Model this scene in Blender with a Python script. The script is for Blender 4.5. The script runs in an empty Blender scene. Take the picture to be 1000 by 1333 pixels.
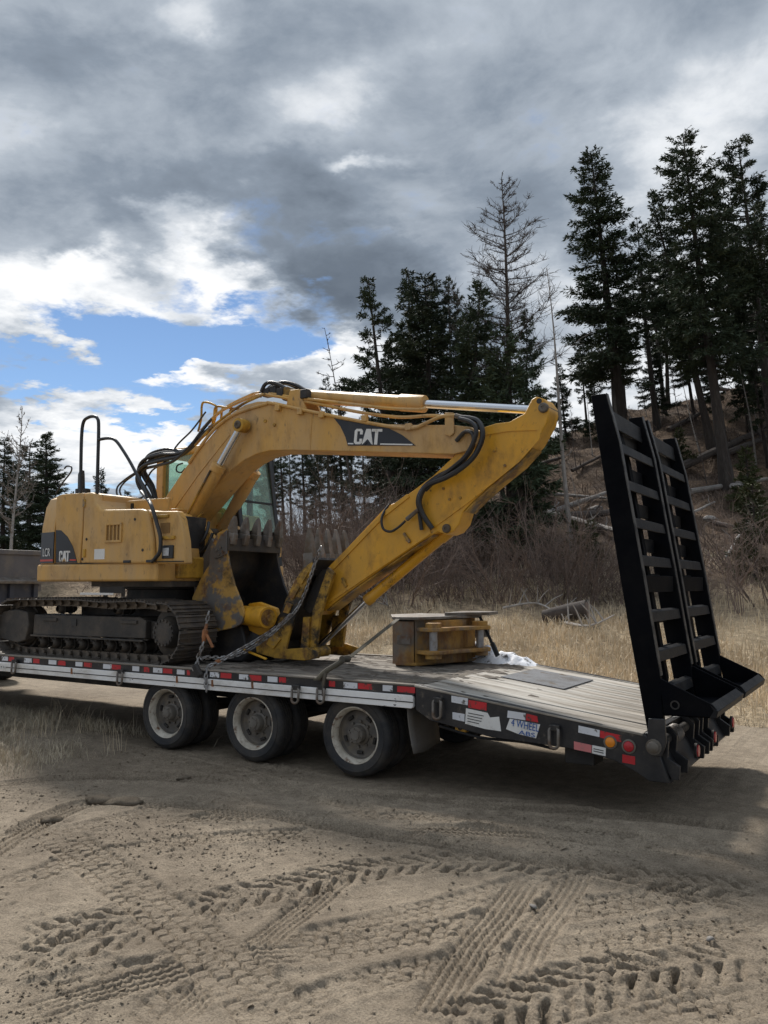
import bpy, bmesh, math, random
import numpy as np
from mathutils import Vector, Matrix
PI = math.pi
R = math.radians
scene = bpy.context.scene
COL = scene.collection

# ------------------------------------------------------------------ camera
cd = bpy.data.cameras.new('camera')
cd.sensor_fit = 'VERTICAL'; cd.sensor_height = 36.0; cd.sensor_width = 27.0
cd.lens = 29.03; cd.clip_start = 0.1; cd.clip_end = 3000
cam = bpy.data.objects.new('camera', cd); COL.objects.link(cam)
CAMX, CAMY, CAMZ = 4.475, -6.600, 1.822
PITCH, YAW = 0.0880, -0.5580
cam.location = (CAMX, CAMY, CAMZ)
cam.rotation_euler = (PI / 2 + PITCH, 0, -YAW)
scene.camera = cam

# ------------------------------------------------------------------ sky
SUN_AZ, SUN_EL = -52.0, 41.0          # degrees from +Y towards +X, and above the horizon
w = bpy.data.worlds.new('World'); scene.world = w; w.use_nodes = True
nt = w.node_tree; nt.nodes.clear()
def N(t, **k):
    n = nt.nodes.new(t)
    for a, b in k.items(): setattr(n, a, b)
    return n
def L(a, b): nt.links.new(a, b)
def M(op, a, b=None, c=None, clamp=False):
    n = N('ShaderNodeMath', operation=op, use_clamp=clamp)
    for i, v in enumerate((a, b, c)):
        if v is None: continue
        if isinstance(v, (int, float)): n.inputs[i].default_value = v
        else: L(v, n.inputs[i])
    return n.outputs[0]
def SS(x, a, b):                       # smoothstep
    n = N('ShaderNodeMapRange', interpolation_type='SMOOTHSTEP')
    L(x, n.inputs[0]); n.inputs[1].default_value = a; n.inputs[2].default_value = b
    return n.outputs[0]
sky = N('ShaderNodeTexSky', sky_type='NISHITA', sun_disc=False)
sky.sun_elevation = R(SUN_EL); sky.sun_rotation = R(SUN_AZ); sky.altitude = 1400; sky.dust_density = 0.0; sky.ozone_density = 3.0
tc = N('ShaderNodeTexCoord')
sep = N('ShaderNodeSeparateXYZ'); L(tc.outputs['Generated'], sep.inputs[0])
dx, dy, dz = sep.outputs
el = M('MULTIPLY', M('ARCSINE', dz), 57.2958)
az = M('MULTIPLY', M('ARCTAN2', dx, dy), 57.2958)
# clouds lie on a high sheet: project the direction on it
inv = M('DIVIDE', 1.0, M('ADD', M('MAXIMUM', dz, 0.0), 0.14))
cmb = N('ShaderNodeCombineXYZ'); L(M('MULTIPLY', dx, inv), cmb.inputs[0]); L(M('MULTIPLY', dy, inv), cmb.inputs[1])
def noise(scale, detail=8, rough=0.55, off=0.0, dist=0.0, vec=None):
    mp = N('ShaderNodeMapping'); L(vec or cmb.outputs[0], mp.inputs[0])
    mp.inputs['Location'].default_value = (off, off * 0.7, off * 1.3)
    n = N('ShaderNodeTexNoise'); L(mp.outputs[0], n.inputs['Vector'])
    n.inputs['Scale'].default_value = scale; n.inputs['Detail'].default_value = detail
    n.inputs['Roughness'].default_value = rough; n.inputs['Distortion'].default_value = dist
    return n.outputs[0]
n_big = noise(0.9, 3, 0.5, 3.1, 0.4)
n_mid = noise(2.6, 9, 0.58, 7.7, 0.35)
n_fine = noise(7.5, 8, 0.6, 1.9, 0.3)
wx = M('MULTIPLY', M('SUBTRACT', noise(3.0, 6, 0.6, 11.0), 0.5), 16.0)
wy = M('MULTIPLY', M('SUBTRACT', noise(3.0, 6, 0.6, 17.0), 0.5), 11.0)
azw, elw = M('ADD', az, wx), M('ADD', el, wy)
def blob(a0, e0, wa, we, rot=0.0):     # a soft cloud-sized region of the sky, ragged at its edge
    da, de = M('SUBTRACT', azw, a0), M('SUBTRACT', elw, e0)
    c, s = math.cos(R(rot)), math.sin(R(rot))
    u = M('ADD', M('MULTIPLY', da, c / wa), M('MULTIPLY', de, s / wa))
    v = M('ADD', M('MULTIPLY', da, -s / we), M('MULTIPLY', de, c / we))
    d = M('SQRT', M('ADD', M('MULTIPLY', u, u), M('MULTIPLY', v, v)))
    return SS(d, 1.45, 0.15)
def total(items, start):
    acc = start
    for k, b in items: acc = M('MULTIPLY_ADD', b, k, acc)
    return acc
# cover: 1 = cloud, 0 = open blue
cover = total([
    (-1.25, blob(-45.5, 15.8, 9.8, 3.0, 14)),
    (-0.95, blob(-54.0, 13.6, 8.0, 1.6)),
    (-0.75, blob(-45.5, 11.4, 6.5, 1.0)),
    (-0.55, blob(-40.5, 15.2, 4.5, 1.8, 20)),
    (-0.35, blob(-37.0, 20.5, 2.5, 0.8, 10)),
    (-0.45, blob(-48.0, 20.0, 2.5, 1.2, -10)),
    (0.95, blob(-46.2, 13.9, 5.0, 0.9)),
    (-0.45, blob(-49.0, 6.6, 9.0, 0.9)),
    (-0.35, blob(-44.0, 8.6, 5.0, 0.6)),
], M('ADD', M('MULTIPLY', M('SUBTRACT', n_mid, 0.5), 1.5), M('MULTIPLY', M('SUBTRACT', n_fine, 0.5), 1.25)))
cover = SS(M('ADD', cover, 0.85), 0.12, 0.66)
# thickness: high = dark grey underside, low = bright thin white
thick = total([
    (0.26, blob(-48.0, 25.0, 12.0, 3.0, 8)),
    (0.62, blob(-36.0, 21.4, 9.0, 4.0, -16)),
    (0.30, blob(-27.0, 17.0, 6.5, 4.5)),
    (0.22, blob(-22.0, 27.0, 13.0, 5.0)),
    (-0.58, blob(-44.2, 20.8, 4.8, 3.2, -30)),
    (-0.55, blob(-38.2, 17.0, 5.0, 2.2, -12)),
    (-0.48, blob(-54.0, 18.0, 7.0, 2.6, 12)),
    (0.25, blob(-54.5, 20.3, 3.0, 1.0, 8)),
    (-0.55, blob(-46.2, 13.9, 6.0, 1.3)),
    (-0.42, blob(-50.0, 9.5, 12.0, 2.6)),
    (-0.42, blob(-33.0, 14.0, 5.0, 3.6)),
    (-0.30, blob(-44.5, 34.5, 3.4, 1.6, 20)),
    (-0.24, blob(-36.0, 31.5, 7.0, 2.2, 20)), (-0.26, blob(-47.5, 24.2, 2.2, 1.0, 10)), (0.20, blob(-53.0, 31.0, 6.0, 2.5, 0)),
    (-0.36, blob(-33.5, 26.8, 3.4, 0.7, 6)),
    (-0.32, blob(-11.0, 27.0, 7.0, 5.5)),
    (-0.26, blob(-16.0, 14.0, 11.0, 7.5)),
    (-0.18, blob(-6.0, 19.0, 8.0, 7.5)),
], M('ADD', M('MULTIPLY', M('SUBTRACT', n_mid, 0.5), 1.15), M('MULTIPLY', M('SUBTRACT', n_big, 0.5), 0.5)))
thick = M('MULTIPLY', M('ADD', M('MULTIPLY_ADD', M('SUBTRACT', n_fine, 0.5), 0.48, thick), 0.47), 0.68)
cr = N('ShaderNodeValToRGB'); L(thick, cr.inputs[0])
e = cr.color_ramp.elements
e[0].position = 0.0; e[0].color = (0.285, 0.288, 0.291, 1)
e[1].position = 1.0; e[1].color = (0.028, 0.035, 0.046, 1)
for p, c in ((0.11, (0.225, 0.234, 0.245, 1)), (0.27, (0.130, 0.145, 0.164, 1)), (0.46, (0.074, 0.088, 0.107, 1)), (0.70, (0.045, 0.055, 0.069, 1))):
    q = e.new(p); q.color = c
# an overcast sky is brighter towards the zenith than near the horizon
zen = N('ShaderNodeMapRange', interpolation_type='SMOOTHSTEP'); L(el, zen.inputs[0])
zen.inputs[1].default_value = 34; zen.inputs[2].default_value = 75; zen.inputs[3].default_value = 1.0; zen.inputs[4].default_value = 1.9
cl = N('ShaderNodeVectorMath', operation='SCALE'); L(cr.outputs[0], cl.inputs[0]); L(zen.outputs[0], cl.inputs[3])
b_sky = N('ShaderNodeBackground'); L(sky.outputs[0], b_sky.inputs[0]); b_sky.inputs[1].default_value = 0.029
b_cl = N('ShaderNodeBackground'); L(cl.outputs[0], b_cl.inputs[0]); b_cl.inputs[1].default_value = 1.0
mx = N('ShaderNodeMixShader'); L(cover, mx.inputs[0]); L(b_sky.outputs[0], mx.inputs[1]); L(b_cl.outputs[0], mx.inputs[2])
wo = N('ShaderNodeOutputWorld'); L(mx.outputs[0], wo.inputs[0])

# ------------------------------------------------------------------ sun (thin cloud in front of it: soft) and exposure
sd = bpy.data.lights.new('sun', 'SUN'); sd.energy = 1.5; sd.angle = R(8); sd.color = (1.0, 0.95, 0.88)
sun = bpy.data.objects.new('sun', sd); COL.objects.link(sun)
_d = Vector((math.sin(R(SUN_AZ)) * math.cos(R(SUN_EL)), math.cos(R(SUN_AZ)) * math.cos(R(SUN_EL)), math.sin(R(SUN_EL))))
sun.rotation_euler = _d.to_track_quat('Z', 'Y').to_euler(); sun.location = _d * 60
vs = scene.view_settings
scene.display_settings.display_device = 'sRGB'
vs.view_transform = 'Standard'; vs.look = 'None'; vs.exposure = 1.85; vs.gamma = 1.0; vs.use_curve_mapping = False
scene.cycles.max_bounces = 6; scene.cycles.transparent_max_bounces = 12

# ------------------------------------------------------------------ materials
MAT = {}
def mat(name, base, rough=0.6, metal=0.0, var=0.2, vscale=3.0, dirt=None, damt=0.0, dscale=2.5, dsoft=0.12,
        bump=0.0, bscale=60.0, stretch=(1, 1, 1), spec=0.5, rnd=0.0, layers=()):
    m = bpy.data.materials.new(name); m.use_nodes = True
    t = m.node_tree; b = t.nodes['Principled BSDF']
    def n_(ty, **k):
        n = t.nodes.new(ty)
        for a, c in k.items(): setattr(n, a, c)
        return n
    co = n_('ShaderNodeTexCoord'); mp = n_('ShaderNodeMapping'); t.links.new(co.outputs['Object'], mp.inputs[0])
    mp.inputs['Scale'].default_value = stretch
    vec = mp.outputs[0]
    def noi(sc, det=6, ro=0.6, v=vec, off=0):
        q = n_('ShaderNodeTexNoise'); t.links.new(v, q.inputs['Vector'])
        q.inputs['Scale'].default_value = sc; q.inputs['Detail'].default_value = det; q.inputs['Roughness'].default_value = ro
        return q.outputs[0]
    a = noi(vscale)
    ra = n_('ShaderNodeMapRange'); t.links.new(a, ra.inputs[0]); ra.inputs[1].default_value = 0.3; ra.inputs[2].default_value = 0.7
    ra.inputs[3].default_value = 1 - var; ra.inputs[4].default_value = 1 + var
    val = ra.outputs[0]
    if rnd:
        oi = n_('ShaderNodeObjectInfo'); rr = n_('ShaderNodeMapRange'); t.links.new(oi.outputs['Random'], rr.inputs[0])
        rr.inputs[3].default_value = 1 - rnd; rr.inputs[4].default_value = 1 + rnd
        mu = n_('ShaderNodeMath', operation='MULTIPLY'); t.links.new(val, mu.inputs[0]); t.links.new(rr.outputs[0], mu.inputs[1]); val = mu.outputs[0]
    sc = n_('ShaderNodeVectorMath', operation='SCALE'); sc.inputs[0].default_value = base; t.links.new(val, sc.inputs[3])
    col = sc.outputs[0]
    rgh = None
    lay = list(layers)
    if dirt is not None: lay.append((dirt, damt, dscale, dsoft))
    for i, (dc, da, ds, so) in enumerate(lay):
        mp2 = n_('ShaderNodeMapping'); t.links.new(vec, mp2.inputs[0]); mp2.inputs['Location'].default_value = (3.7 * i + 1.3, 5.1 * i, 2.2 * i)
        d = noi(ds, 9, 0.68, mp2.outputs[0])
        rd = n_('ShaderNodeMapRange', interpolation_type='SMOOTHSTEP'); t.links.new(d, rd.inputs[0])
        thr = 0.72 - 0.44 * da                      # share of the surface the layer takes
        rd.inputs[1].default_value = thr - so; rd.inputs[2].default_value = thr + so
        mi = n_('ShaderNodeMix', data_type='RGBA'); t.links.new(rd.outputs[0], mi.inputs[0])
        t.links.new(col, mi.inputs[6]); mi.inputs[7].default_value = (*dc, 1); col = mi.outputs[2]
    t.links.new(col, b.inputs['Base Color'])
    b.inputs['Roughness'].default_value = rough; b.inputs['Metallic'].default_value = metal
    b.inputs['Specular IOR Level'].default_value = spec
    if bump:
        bn = noi(bscale, 6, 0.65); bu = n_('ShaderNodeBump'); bu.inputs['Strength'].default_value = bump; bu.inputs['Distance'].default_value = 0.02
        t.links.new(bn, bu.inputs['Height']); t.links.new(bu.outputs[0], b.inputs['Normal'])
    MAT[name] = m
    return m
DUST = (0.20, 0.165, 0.125); GREASE = (0.012, 0.011, 0.010); RUST = (0.13, 0.055, 0.022)
mat('yellow_faded', (0.62, 0.345, 0.075), 0.5, var=0.10, vscale=1.5, layers=[((0.50, 0.325, 0.15), 0.50, 1.3, 0.2), ((0.26, 0.135, 0.035), 0.15, 3.5, 0.20), ((0.16, 0.11, 0.06), 0.13, 13.0, 0.10), ((0.04, 0.028, 0.018), 0.06, 3.0, 0.06)], bump=0.05, bscale=25, stretch=(1.3, 1.3, 0.55))
mat('yellow_bright', (0.70, 0.345, 0.016), 0.42, var=0.10, vscale=1.6, layers=[((0.57, 0.30, 0.035), 0.42, 1.6, 0.2), ((0.26, 0.125, 0.02), 0.17, 3.8, 0.18), ((0.13, 0.075, 0.02), 0.12, 15.0, 0.08), ((0.035, 0.024, 0.014), 0.08, 2.6, 0.06)], bump=0.05, bscale=25, stretch=(1.2, 1.2, 0.7))
mat('yellow_worn', (0.50, 0.28, 0.035), 0.6, var=0.2, vscale=5, layers=[((0.17, 0.155, 0.145), 0.30, 2.2, 0.05), (RUST, 0.34, 4.0, 0.12), (GREASE, 0.30, 2.4, 0.12)], bump=0.25, bscale=30)
mat('yellow_greasy', (0.46, 0.26, 0.03), 0.5, var=0.2, vscale=5, layers=[(RUST, 0.36, 5.0, 0.12), (GREASE, 0.46, 2.2, 0.06)], bump=0.25, bscale=30)
mat('bucket_grey', (0.125, 0.120, 0.116), 0.55, metal=0.2, var=0.25, vscale=4, layers=[(RUST, 0.22, 5, 0.1)], bump=0.2, bscale=25)
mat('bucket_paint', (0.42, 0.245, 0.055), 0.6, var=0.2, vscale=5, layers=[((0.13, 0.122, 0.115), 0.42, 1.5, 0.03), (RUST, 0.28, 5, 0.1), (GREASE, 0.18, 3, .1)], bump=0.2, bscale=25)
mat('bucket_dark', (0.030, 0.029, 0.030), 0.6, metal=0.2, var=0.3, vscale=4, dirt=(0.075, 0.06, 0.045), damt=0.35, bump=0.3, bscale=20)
mat('bucket_rusty', (0.42, 0.235, 0.055), 0.75, var=0.3, vscale=4, layers=[((0.17, 0.15, 0.125), 0.46, 2.6, 0.1), ((0.17, 0.07, 0.022), 0.36, 4.5, 0.14)], bump=0.4, bscale=30, stretch=(1, 1, .5))
mat('worn_steel', (0.20, 0.185, 0.17), 0.5, metal=0.35, var=0.3, vscale=6, layers=[((0.11, 0.085, 0.06), 0.45, 4, 0.15), (RUST, 0.2, 7, 0.1)], bump=0.3, bscale=40)
mat('track_steel', (0.085, 0.078, 0.073), 0.5, metal=0.35, var=0.35, vscale=7, layers=[((0.15, 0.12, 0.09), 0.42, 5, 0.15)], bump=0.4, bscale=35, rnd=0.2)
mat('undercarriage', (0.032, 0.030, 0.029), 0.6, var=0.3, vscale=4, dirt=(0.105, 0.085, 0.066), damt=0.36, dscale=3.2, dsoft=0.2, bump=0.3, bscale=25)
mat('chrome', (0.62, 0.63, 0.65), 0.16, metal=1.0, var=0.05)
mat('hose_rubber', (0.018, 0.018, 0.020), 0.42, var=0.2, dirt=(0.06, 0.05, 0.04), damt=0.25)
mat('black_decal', (0.016, 0.018, 0.024), 0.35, var=0.2, dirt=(0.05, 0.045, 0.04), damt=0.2)
mat('white_print', (0.72, 0.72, 0.70), 0.5, var=0.08, dirt=(0.32, 0.28, 0.22), damt=0.18, dscale=9)
mat('red_print', (0.50, 0.05, 0.035), 0.4, var=0.1)
mat('tape_red', (0.50, 0.018, 0.028), 0.35, var=0.15, dirt=(0.06, 0.045, 0.04), damt=0.28, dscale=12, dsoft=0.05)
mat('tape_white', (0.66, 0.68, 0.72), 0.35, var=0.08, dirt=(0.10, 0.09, 0.08), damt=0.26, dscale=12, dsoft=0.05)
mat('sticker_pink', (0.62, 0.20, 0.20), 0.45, var=0.1, dirt=(0.3, 0.2, 0.18), damt=0.2, dscale=14)
mat('sticker_blue', (0.02, 0.10, 0.36), 0.4, var=0.15)
mat('black_paint', (0.008, 0.0095, 0.0135), 0.42, var=0.25, vscale=4, layers=[((0.045, 0.042, 0.04), 0.36, 3.0, 0.2), (DUST, 0.10, 8.0, 0.1)], bump=0.06, bscale=30)
mat('black_ramp', (0.0022, 0.0027, 0.0044), 0.65, var=0.25, vscale=4, layers=[((0.007, 0.007, 0.008), 0.34, 3.0, 0.2)], bump=0.06, bscale=30, spec=0.05)
mat('white_rail', (0.84, 0.84, 0.83), 0.5, var=0.06, layers=[((0.45, 0.41, 0.35), 0.24, 3.0, 0.2), ((0.035, 0.032, 0.03), 0.13, 8.0, 0.02), (RUST, 0.10, 9, 0.05)], stretch=(0.7, 1, 1.6))
mat('frame_dark', (0.020, 0.019, 0.019), 0.7, var=0.3, dirt=(0.09, 0.075, 0.06), damt=0.3)
mat('tyre_rubber', (0.020, 0.021, 0.024), 0.72, var=0.15, vscale=5, dirt=(0.085, 0.072, 0.058), damt=0.26, dscale=3.0, dsoft=0.22, bump=0.1, bscale=70)
mat('rim_white', (0.66, 0.61, 0.52), 0.5, var=0.1, layers=[((0.30, 0.26, 0.20), 0.42, 4.5, 0.2), (RUST, 0.28, 9.0, 0.07)])
mat('disc_grey', (0.115, 0.105, 0.095), 0.65, metal=0.1, var=0.3, vscale=6, dirt=(0.20, 0.165, 0.12), damt=0.36, dscale=5)
mat('hub_grey', (0.17, 0.155, 0.135), 0.6, metal=0.2, var=0.25, dirt=(0.10, 0.075, 0.05), damt=0.4)
mat('deck_wood', (0.34, 0.305, 0.26), 0.85, var=0.35, vscale=6.0, stretch=(0.10, 1.6, 1), rnd=0.22, layers=[((0.17, 0.145, 0.115), 0.44, 7.0, 0.10), ((0.07, 0.058, 0.045), 0.16, 11.0, 0.05), ((0.46, 0.44, 0.40), 0.34, 4.0, 0.15)], bump=0.5, bscale=18)
mat('deck_dirty', (0.24, 0.21, 0.175), 0.9, var=0.35, vscale=5.0, stretch=(0.14, 1.4, 1), rnd=0.2, layers=[((0.30, 0.27, 0.23), 0.36, 4.0, 0.14), ((0.055, 0.046, 0.038), 0.42, 2.4, 0.12)], bump=0.7, bscale=16)
mat('mud_cake', (0.10, 0.084, 0.068), 0.95, var=0.35, vscale=6, dirt=(0.16, 0.135, 0.105), damt=0.36, bump=0.9, bscale=22)
mat('grey_mat', (0.135, 0.140, 0.150), 0.8, var=0.2, vscale=5, dirt=(0.07, 0.06, 0.05), damt=0.35, dscale=3, bump=0.5, bscale=60)
mat('flap_rubber', (0.13, 0.122, 0.114), 0.7, var=0.2, dirt=(0.14, 0.12, 0.095), damt=0.4)
mat('amber_lens', (0.75, 0.25, 0.02), 0.25, var=0.1); mat('red_lens', (0.42, 0.02, 0.03), 0.25, var=0.1)
mat('pin_steel', (0.36, 0.36, 0.37), 0.45, metal=0.4, var=0.2, vscale=8, dirt=(0.2, 0.16, 0.12), damt=0.25, dscale=9)
mat('chain_steel', (0.26, 0.255, 0.25), 0.42, metal=0.6, var=0.3, vscale=10, dirt=(0.11, 0.07, 0.045), damt=0.34, dscale=8)
mat('binder_rust', (0.30, 0.115, 0.04), 0.65, var=0.3, vscale=8, dirt=(0.12, 0.06, 0.03), damt=0.4, dscale=9)
mat('strap_web', (0.085, 0.075, 0.055), 0.85, var=0.25, vscale=9, dirt=(0.16, 0.14, 0.10), damt=0.3, bump=0.3, bscale=90)
mat('strap_steel', (0.075, 0.07, 0.06), 0.55, metal=0.4, var=0.3, dirt=(0.12, 0.10, 0.075), damt=0.4)
mat('bar_yellow', (0.62, 0.33, 0.02), 0.45, var=0.12)
mat('cab_black', (0.018, 0.020, 0.023), 0.4, var=0.2); mat('seat_dark', (0.03, 0.03, 0.033), 0.8)
mat('louvre_brown', (0.22, 0.12, 0.035), 0.7, var=0.2)
mat('lamp_glass', (0.42, 0.43, 0.44), 0.2, var=0.2, vscale=20)
mat('truck_grey', (0.115, 0.105, 0.105), 0.6, var=0.15, dirt=(0.18, 0.15, 0.12), damt=0.35); mat('truck_blue', (0.040, 0.044, 0.060), 0.55, var=0.2, dirt=(0.11, 0.095, 0.08), damt=0.3)
mat('bark', (0.042, 0.034, 0.029), 0.95, var=0.3, vscale=5, stretch=(3, 3, 0.6), dirt=(0.075, 0.066, 0.058), damt=0.3, bump=0.8, bscale=14, rnd=0.2)
mat('bark_pale', (0.30, 0.285, 0.27), 0.9, var=0.25, vscale=3, stretch=(1, 1, 2.5), dirt=(0.05, 0.045, 0.04), damt=0.22, dscale=5, dsoft=0.05)
mat('dead_wood', (0.085, 0.069, 0.060), 0.95, var=0.3, vscale=4, stretch=(2, 2, 2), bump=0.5, bscale=20, rnd=0.25)
mat('grey_wood', (0.26, 0.24, 0.22), 0.9, var=0.3, vscale=4, bump=0.5, bscale=20, rnd=0.25)
mat('ramp_rung', (0.0075, 0.0082, 0.0105), 0.5, var=0.3, vscale=5, layers=[((0.03, 0.028, 0.026), 0.4, 4.0, 0.15), ((0.10, 0.08, 0.065), 0.13, 9.0, 0.05)], bump=0.15, bscale=30, spec=0.2)
mat('ramp_edge', (0.075, 0.072, 0.068), 0.5, metal=0.3, var=0.35, vscale=9, layers=[((0.012, 0.012, 0.014), 0.42, 6.0, 0.1)], bump=0.2, bscale=40)
mat('needles', (0.036, 0.052, 0.028), 0.75, var=0.45, vscale=1.1, spec=0.25, rnd=0.3, dirt=(0.062, 0.074, 0.035), damt=0.32, dscale=0.9)
mat('needles_bright', (0.046, 0.056, 0.022), 0.75, var=0.4, vscale=1.1, spec=0.25, rnd=0.2, dirt=(0.075, 0.078, 0.03), damt=0.3, dscale=0.9)
mat('twig_brown', (0.150, 0.110, 0.090), 0.9, var=0.3, rnd=0.25)
mat('twig_grey', (0.20, 0.175, 0.155), 0.9, var=0.3, rnd=0.2)
mat('straw', (0.66, 0.545, 0.385), 0.85, var=0.35, vscale=0.8, dirt=(0.42, 0.33, 0.22), damt=0.42, dscale=2.5)
mat('straw_grey', (0.50, 0.43, 0.32), 0.85, var=0.35, vscale=1.5, dirt=(0.17, 0.14, 0.10), damt=0.42, dscale=3.5)
mat('snow', (0.80, 0.82, 0.86), 0.7, var=0.04, dirt=(0.05, 0.045, 0.04), damt=0.30, dscale=7.0, dsoft=0.05, bump=0.4, bscale=20)
mat('sapwood', (0.34, 0.28, 0.20), 0.9, var=0.3)
mat('white_panel', (0.72, 0.73, 0.74), 0.5, var=0.06)
def glass(name, tint, alpha):
    m = bpy.data.materials.new(name); m.use_nodes = True; t = m.node_tree; t.nodes.clear()
    tr = t.nodes.new('ShaderNodeBsdfTransparent'); tr.inputs[0].default_value = (*tint, 1)
    gl = t.nodes.new('ShaderNodeBsdfGlossy'); gl.inputs['Roughness'].default_value = 0.04
    df = t.nodes.new('ShaderNodeBsdfDiffuse'); df.inputs[0].default_value = (0.42, 0.50, 0.44, 1)   # dust film
    fr = t.nodes.new('ShaderNodeValue'); fr.outputs[0].default_value = 0.07
    m1 = t.nodes.new('ShaderNodeMixShader'); m1.inputs[0].default_value = alpha; t.links.new(tr.outputs[0], m1.inputs[1]); t.links.new(df.outputs[0], m1.inputs[2])
    m2 = t.nodes.new('ShaderNodeMixShader'); t.links.new(fr.outputs[0], m2.inputs[0]); t.links.new(m1.outputs[0], m2.inputs[1]); t.links.new(gl.outputs[0], m2.inputs[2])
    o = t.nodes.new('ShaderNodeOutputMaterial'); t.links.new(m2.outputs[0], o.inputs[0]); MAT[name] = m
glass('cab_glass', (0.80, 0.93, 0.86), 0.13)

# ------------------------------------------------------------------ builders
WO = {}
def worigin(p): return WO.get(p.name, Vector((0, 0, 0))) if p else Vector((0, 0, 0))
def tag(o, label=None, cat=None, group=None, kind=None):
    for k, v in (('label', label), ('category', cat), ('group', group), ('kind', kind)):
        if v: o[k] = v
    return o
def empty(name, loc, parent=None, label=None, cat=None, group=None):
    o = bpy.data.objects.new(name, None); COL.objects.link(o); o.empty_display_size = 0.2
    loc = Vector(loc); o.parent = parent; o.location = loc - worigin(parent); WO[o.name] = loc
    return tag(o, label, cat, group)
def link(name, mesh, loc, parent=None, rot=(0, 0, 0), scale=(1, 1, 1)):
    o = bpy.data.objects.new(name, mesh); COL.objects.link(o); loc = Vector(loc)
    o.parent = parent; o.location = loc - worigin(parent); o.rotation_euler = rot; o.scale = scale; WO[o.name] = loc
    return o
class MB:
    def __init__(s): s.v = []; s.f = []
    def add(s, v, f):
        n = len(s.v); s.v += [tuple(p) for p in v]; s.f += [tuple(i + n for i in q) for q in f]; return s
    def prism(s, pts, a, b, ax='Y'):
        g = {'Y': lambda p, t: (p[0], t, p[1]), 'X': lambda p, t: (t, p[0], p[1]), 'Z': lambda p, t: (p[0], p[1], t)}[ax]
        n = len(pts); v = [g(p, a) for p in pts] + [g(p, b) for p in pts]
        return s.add(v, [tuple(range(n)), tuple(range(2 * n - 1, n - 1, -1))] + [(i, (i + 1) % n, n + (i + 1) % n, n + i) for i in range(n)])
    def box(s, x0, x1, y0, y1, z0, z1): return s.prism([(x0, y0), (x1, y0), (x1, y1), (x0, y1)], z0, z1, 'Z')
    def bar(s, p, q, wd, th, upv=(0, 0, 1)):       # a rectangular bar from p to q
        p, q = Vector(p), Vector(q); d = (q - p).normalized(); sx = d.cross(Vector(upv))
        if sx.length < 1e-4: sx = d.cross(Vector((0, 1, 0)))
        sx.normalize(); uz = sx.cross(d); c = [(-1, -1), (1, -1), (1, 1), (-1, 1)]
        v = [p + sx * a * wd / 2 + uz * b * th / 2 for a, b in c] + [q + sx * a * wd / 2 + uz * b * th / 2 for a, b in c]
        return s.add(v, [(0, 1, 2, 3), (7, 6, 5, 4)] + [(i, (i + 1) % 4, 4 + (i + 1) % 4, 4 + i) for i in range(4)])
    def tube(s, path, r, n=8, closed=False, caps=True):
        P = [Vector(p) for p in path]; m = len(P)
        rs = r if isinstance(r, (list, tuple)) else [r] * m
        prev = None; v = []
        for i in range(m):
            a = P[i - 1] if (i or closed) else P[i]; b = P[(i + 1) % m] if (i < m - 1 or closed) else P[i]
            t = (b - a).normalized()
            if prev is None:
                u = t.cross(Vector((0, 0, 1)))
                if u.length < 1e-3: u = t.cross(Vector((0, 1, 0)))
            else: u = prev - t * prev.dot(t)
            u.normalize(); prev = u; wv = t.cross(u)
            for k in range(n):
                c = 2 * PI * k / n; v.append(P[i] + (u * math.cos(c) + wv * math.sin(c)) * rs[i])
        f = [(i * n + k, i * n + (k + 1) % n, ((i + 1) % m) * n + (k + 1) % n, ((i + 1) % m) * n + k) for i in range(m if closed else m - 1) for k in range(n)]
        if caps and not closed: f += [tuple(range(n))[::-1], tuple((m - 1) * n + k for k in range(n))]
        return s.add(v, f)
    def cyl(s, p, q, r, r2=None, n=20): return s.tube([p, q], [r, r if r2 is None else r2], n)
    def lathe(s, prof, o, n=32, ax='Y', closed=False):   # prof: (radius, distance along the axis)
        o = Vector(o); m = len(prof); v = []
        for rr, t in prof:
            for k in range(n):
                c = 2 * PI * k / n; a, b = rr * math.cos(c), rr * math.sin(c)
                v.append(o + Vector({'Y': (a, t, b), 'X': (t, a, b), 'Z': (a, b, t)}[ax]))
        f = [(i * n + k, i * n + (k + 1) % n, ((i + 1) % m) * n + (k + 1) % n, ((i + 1) % m) * n + k) for i in range(m if closed else m - 1) for k in range(n)]
        return s.add(v, f)
    def mesh(s, name, m, origin=(0, 0, 0), smooth=38, recalc=True):
        me = bpy.data.meshes.new(name); og = Vector(origin)
        me.from_pydata([Vector(p) - og for p in s.v], [], s.f)
        if recalc:
            bm = bmesh.new(); bm.from_mesh(me); bmesh.ops.recalc_face_normals(bm, faces=bm.faces); bm.to_mesh(me); bm.free()
        me.materials.append(MAT[m])
        if smooth:
            me.polygons.foreach_set('use_smooth', [True] * len(me.polygons)); me.set_sharp_from_angle(angle=R(smooth))
        return me
    def build(s, name, m, parent=None, bevel=0.0, origin=None, smooth=38, seg=2):
        og = Vector(origin) if origin is not None else worigin(parent)
        o = bpy.data.objects.new(name, s.mesh(name, m, og, smooth)); COL.objects.link(o)
        o.parent = parent; o.location = og - worigin(parent); WO[o.name] = og
        if bevel:
            b = o.modifiers.new('bevel', 'BEVEL'); b.width = bevel; b.segments = seg; b.limit_method = 'ANGLE'; b.angle_limit = R(40); b.harden_normals = False
        return o
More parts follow.
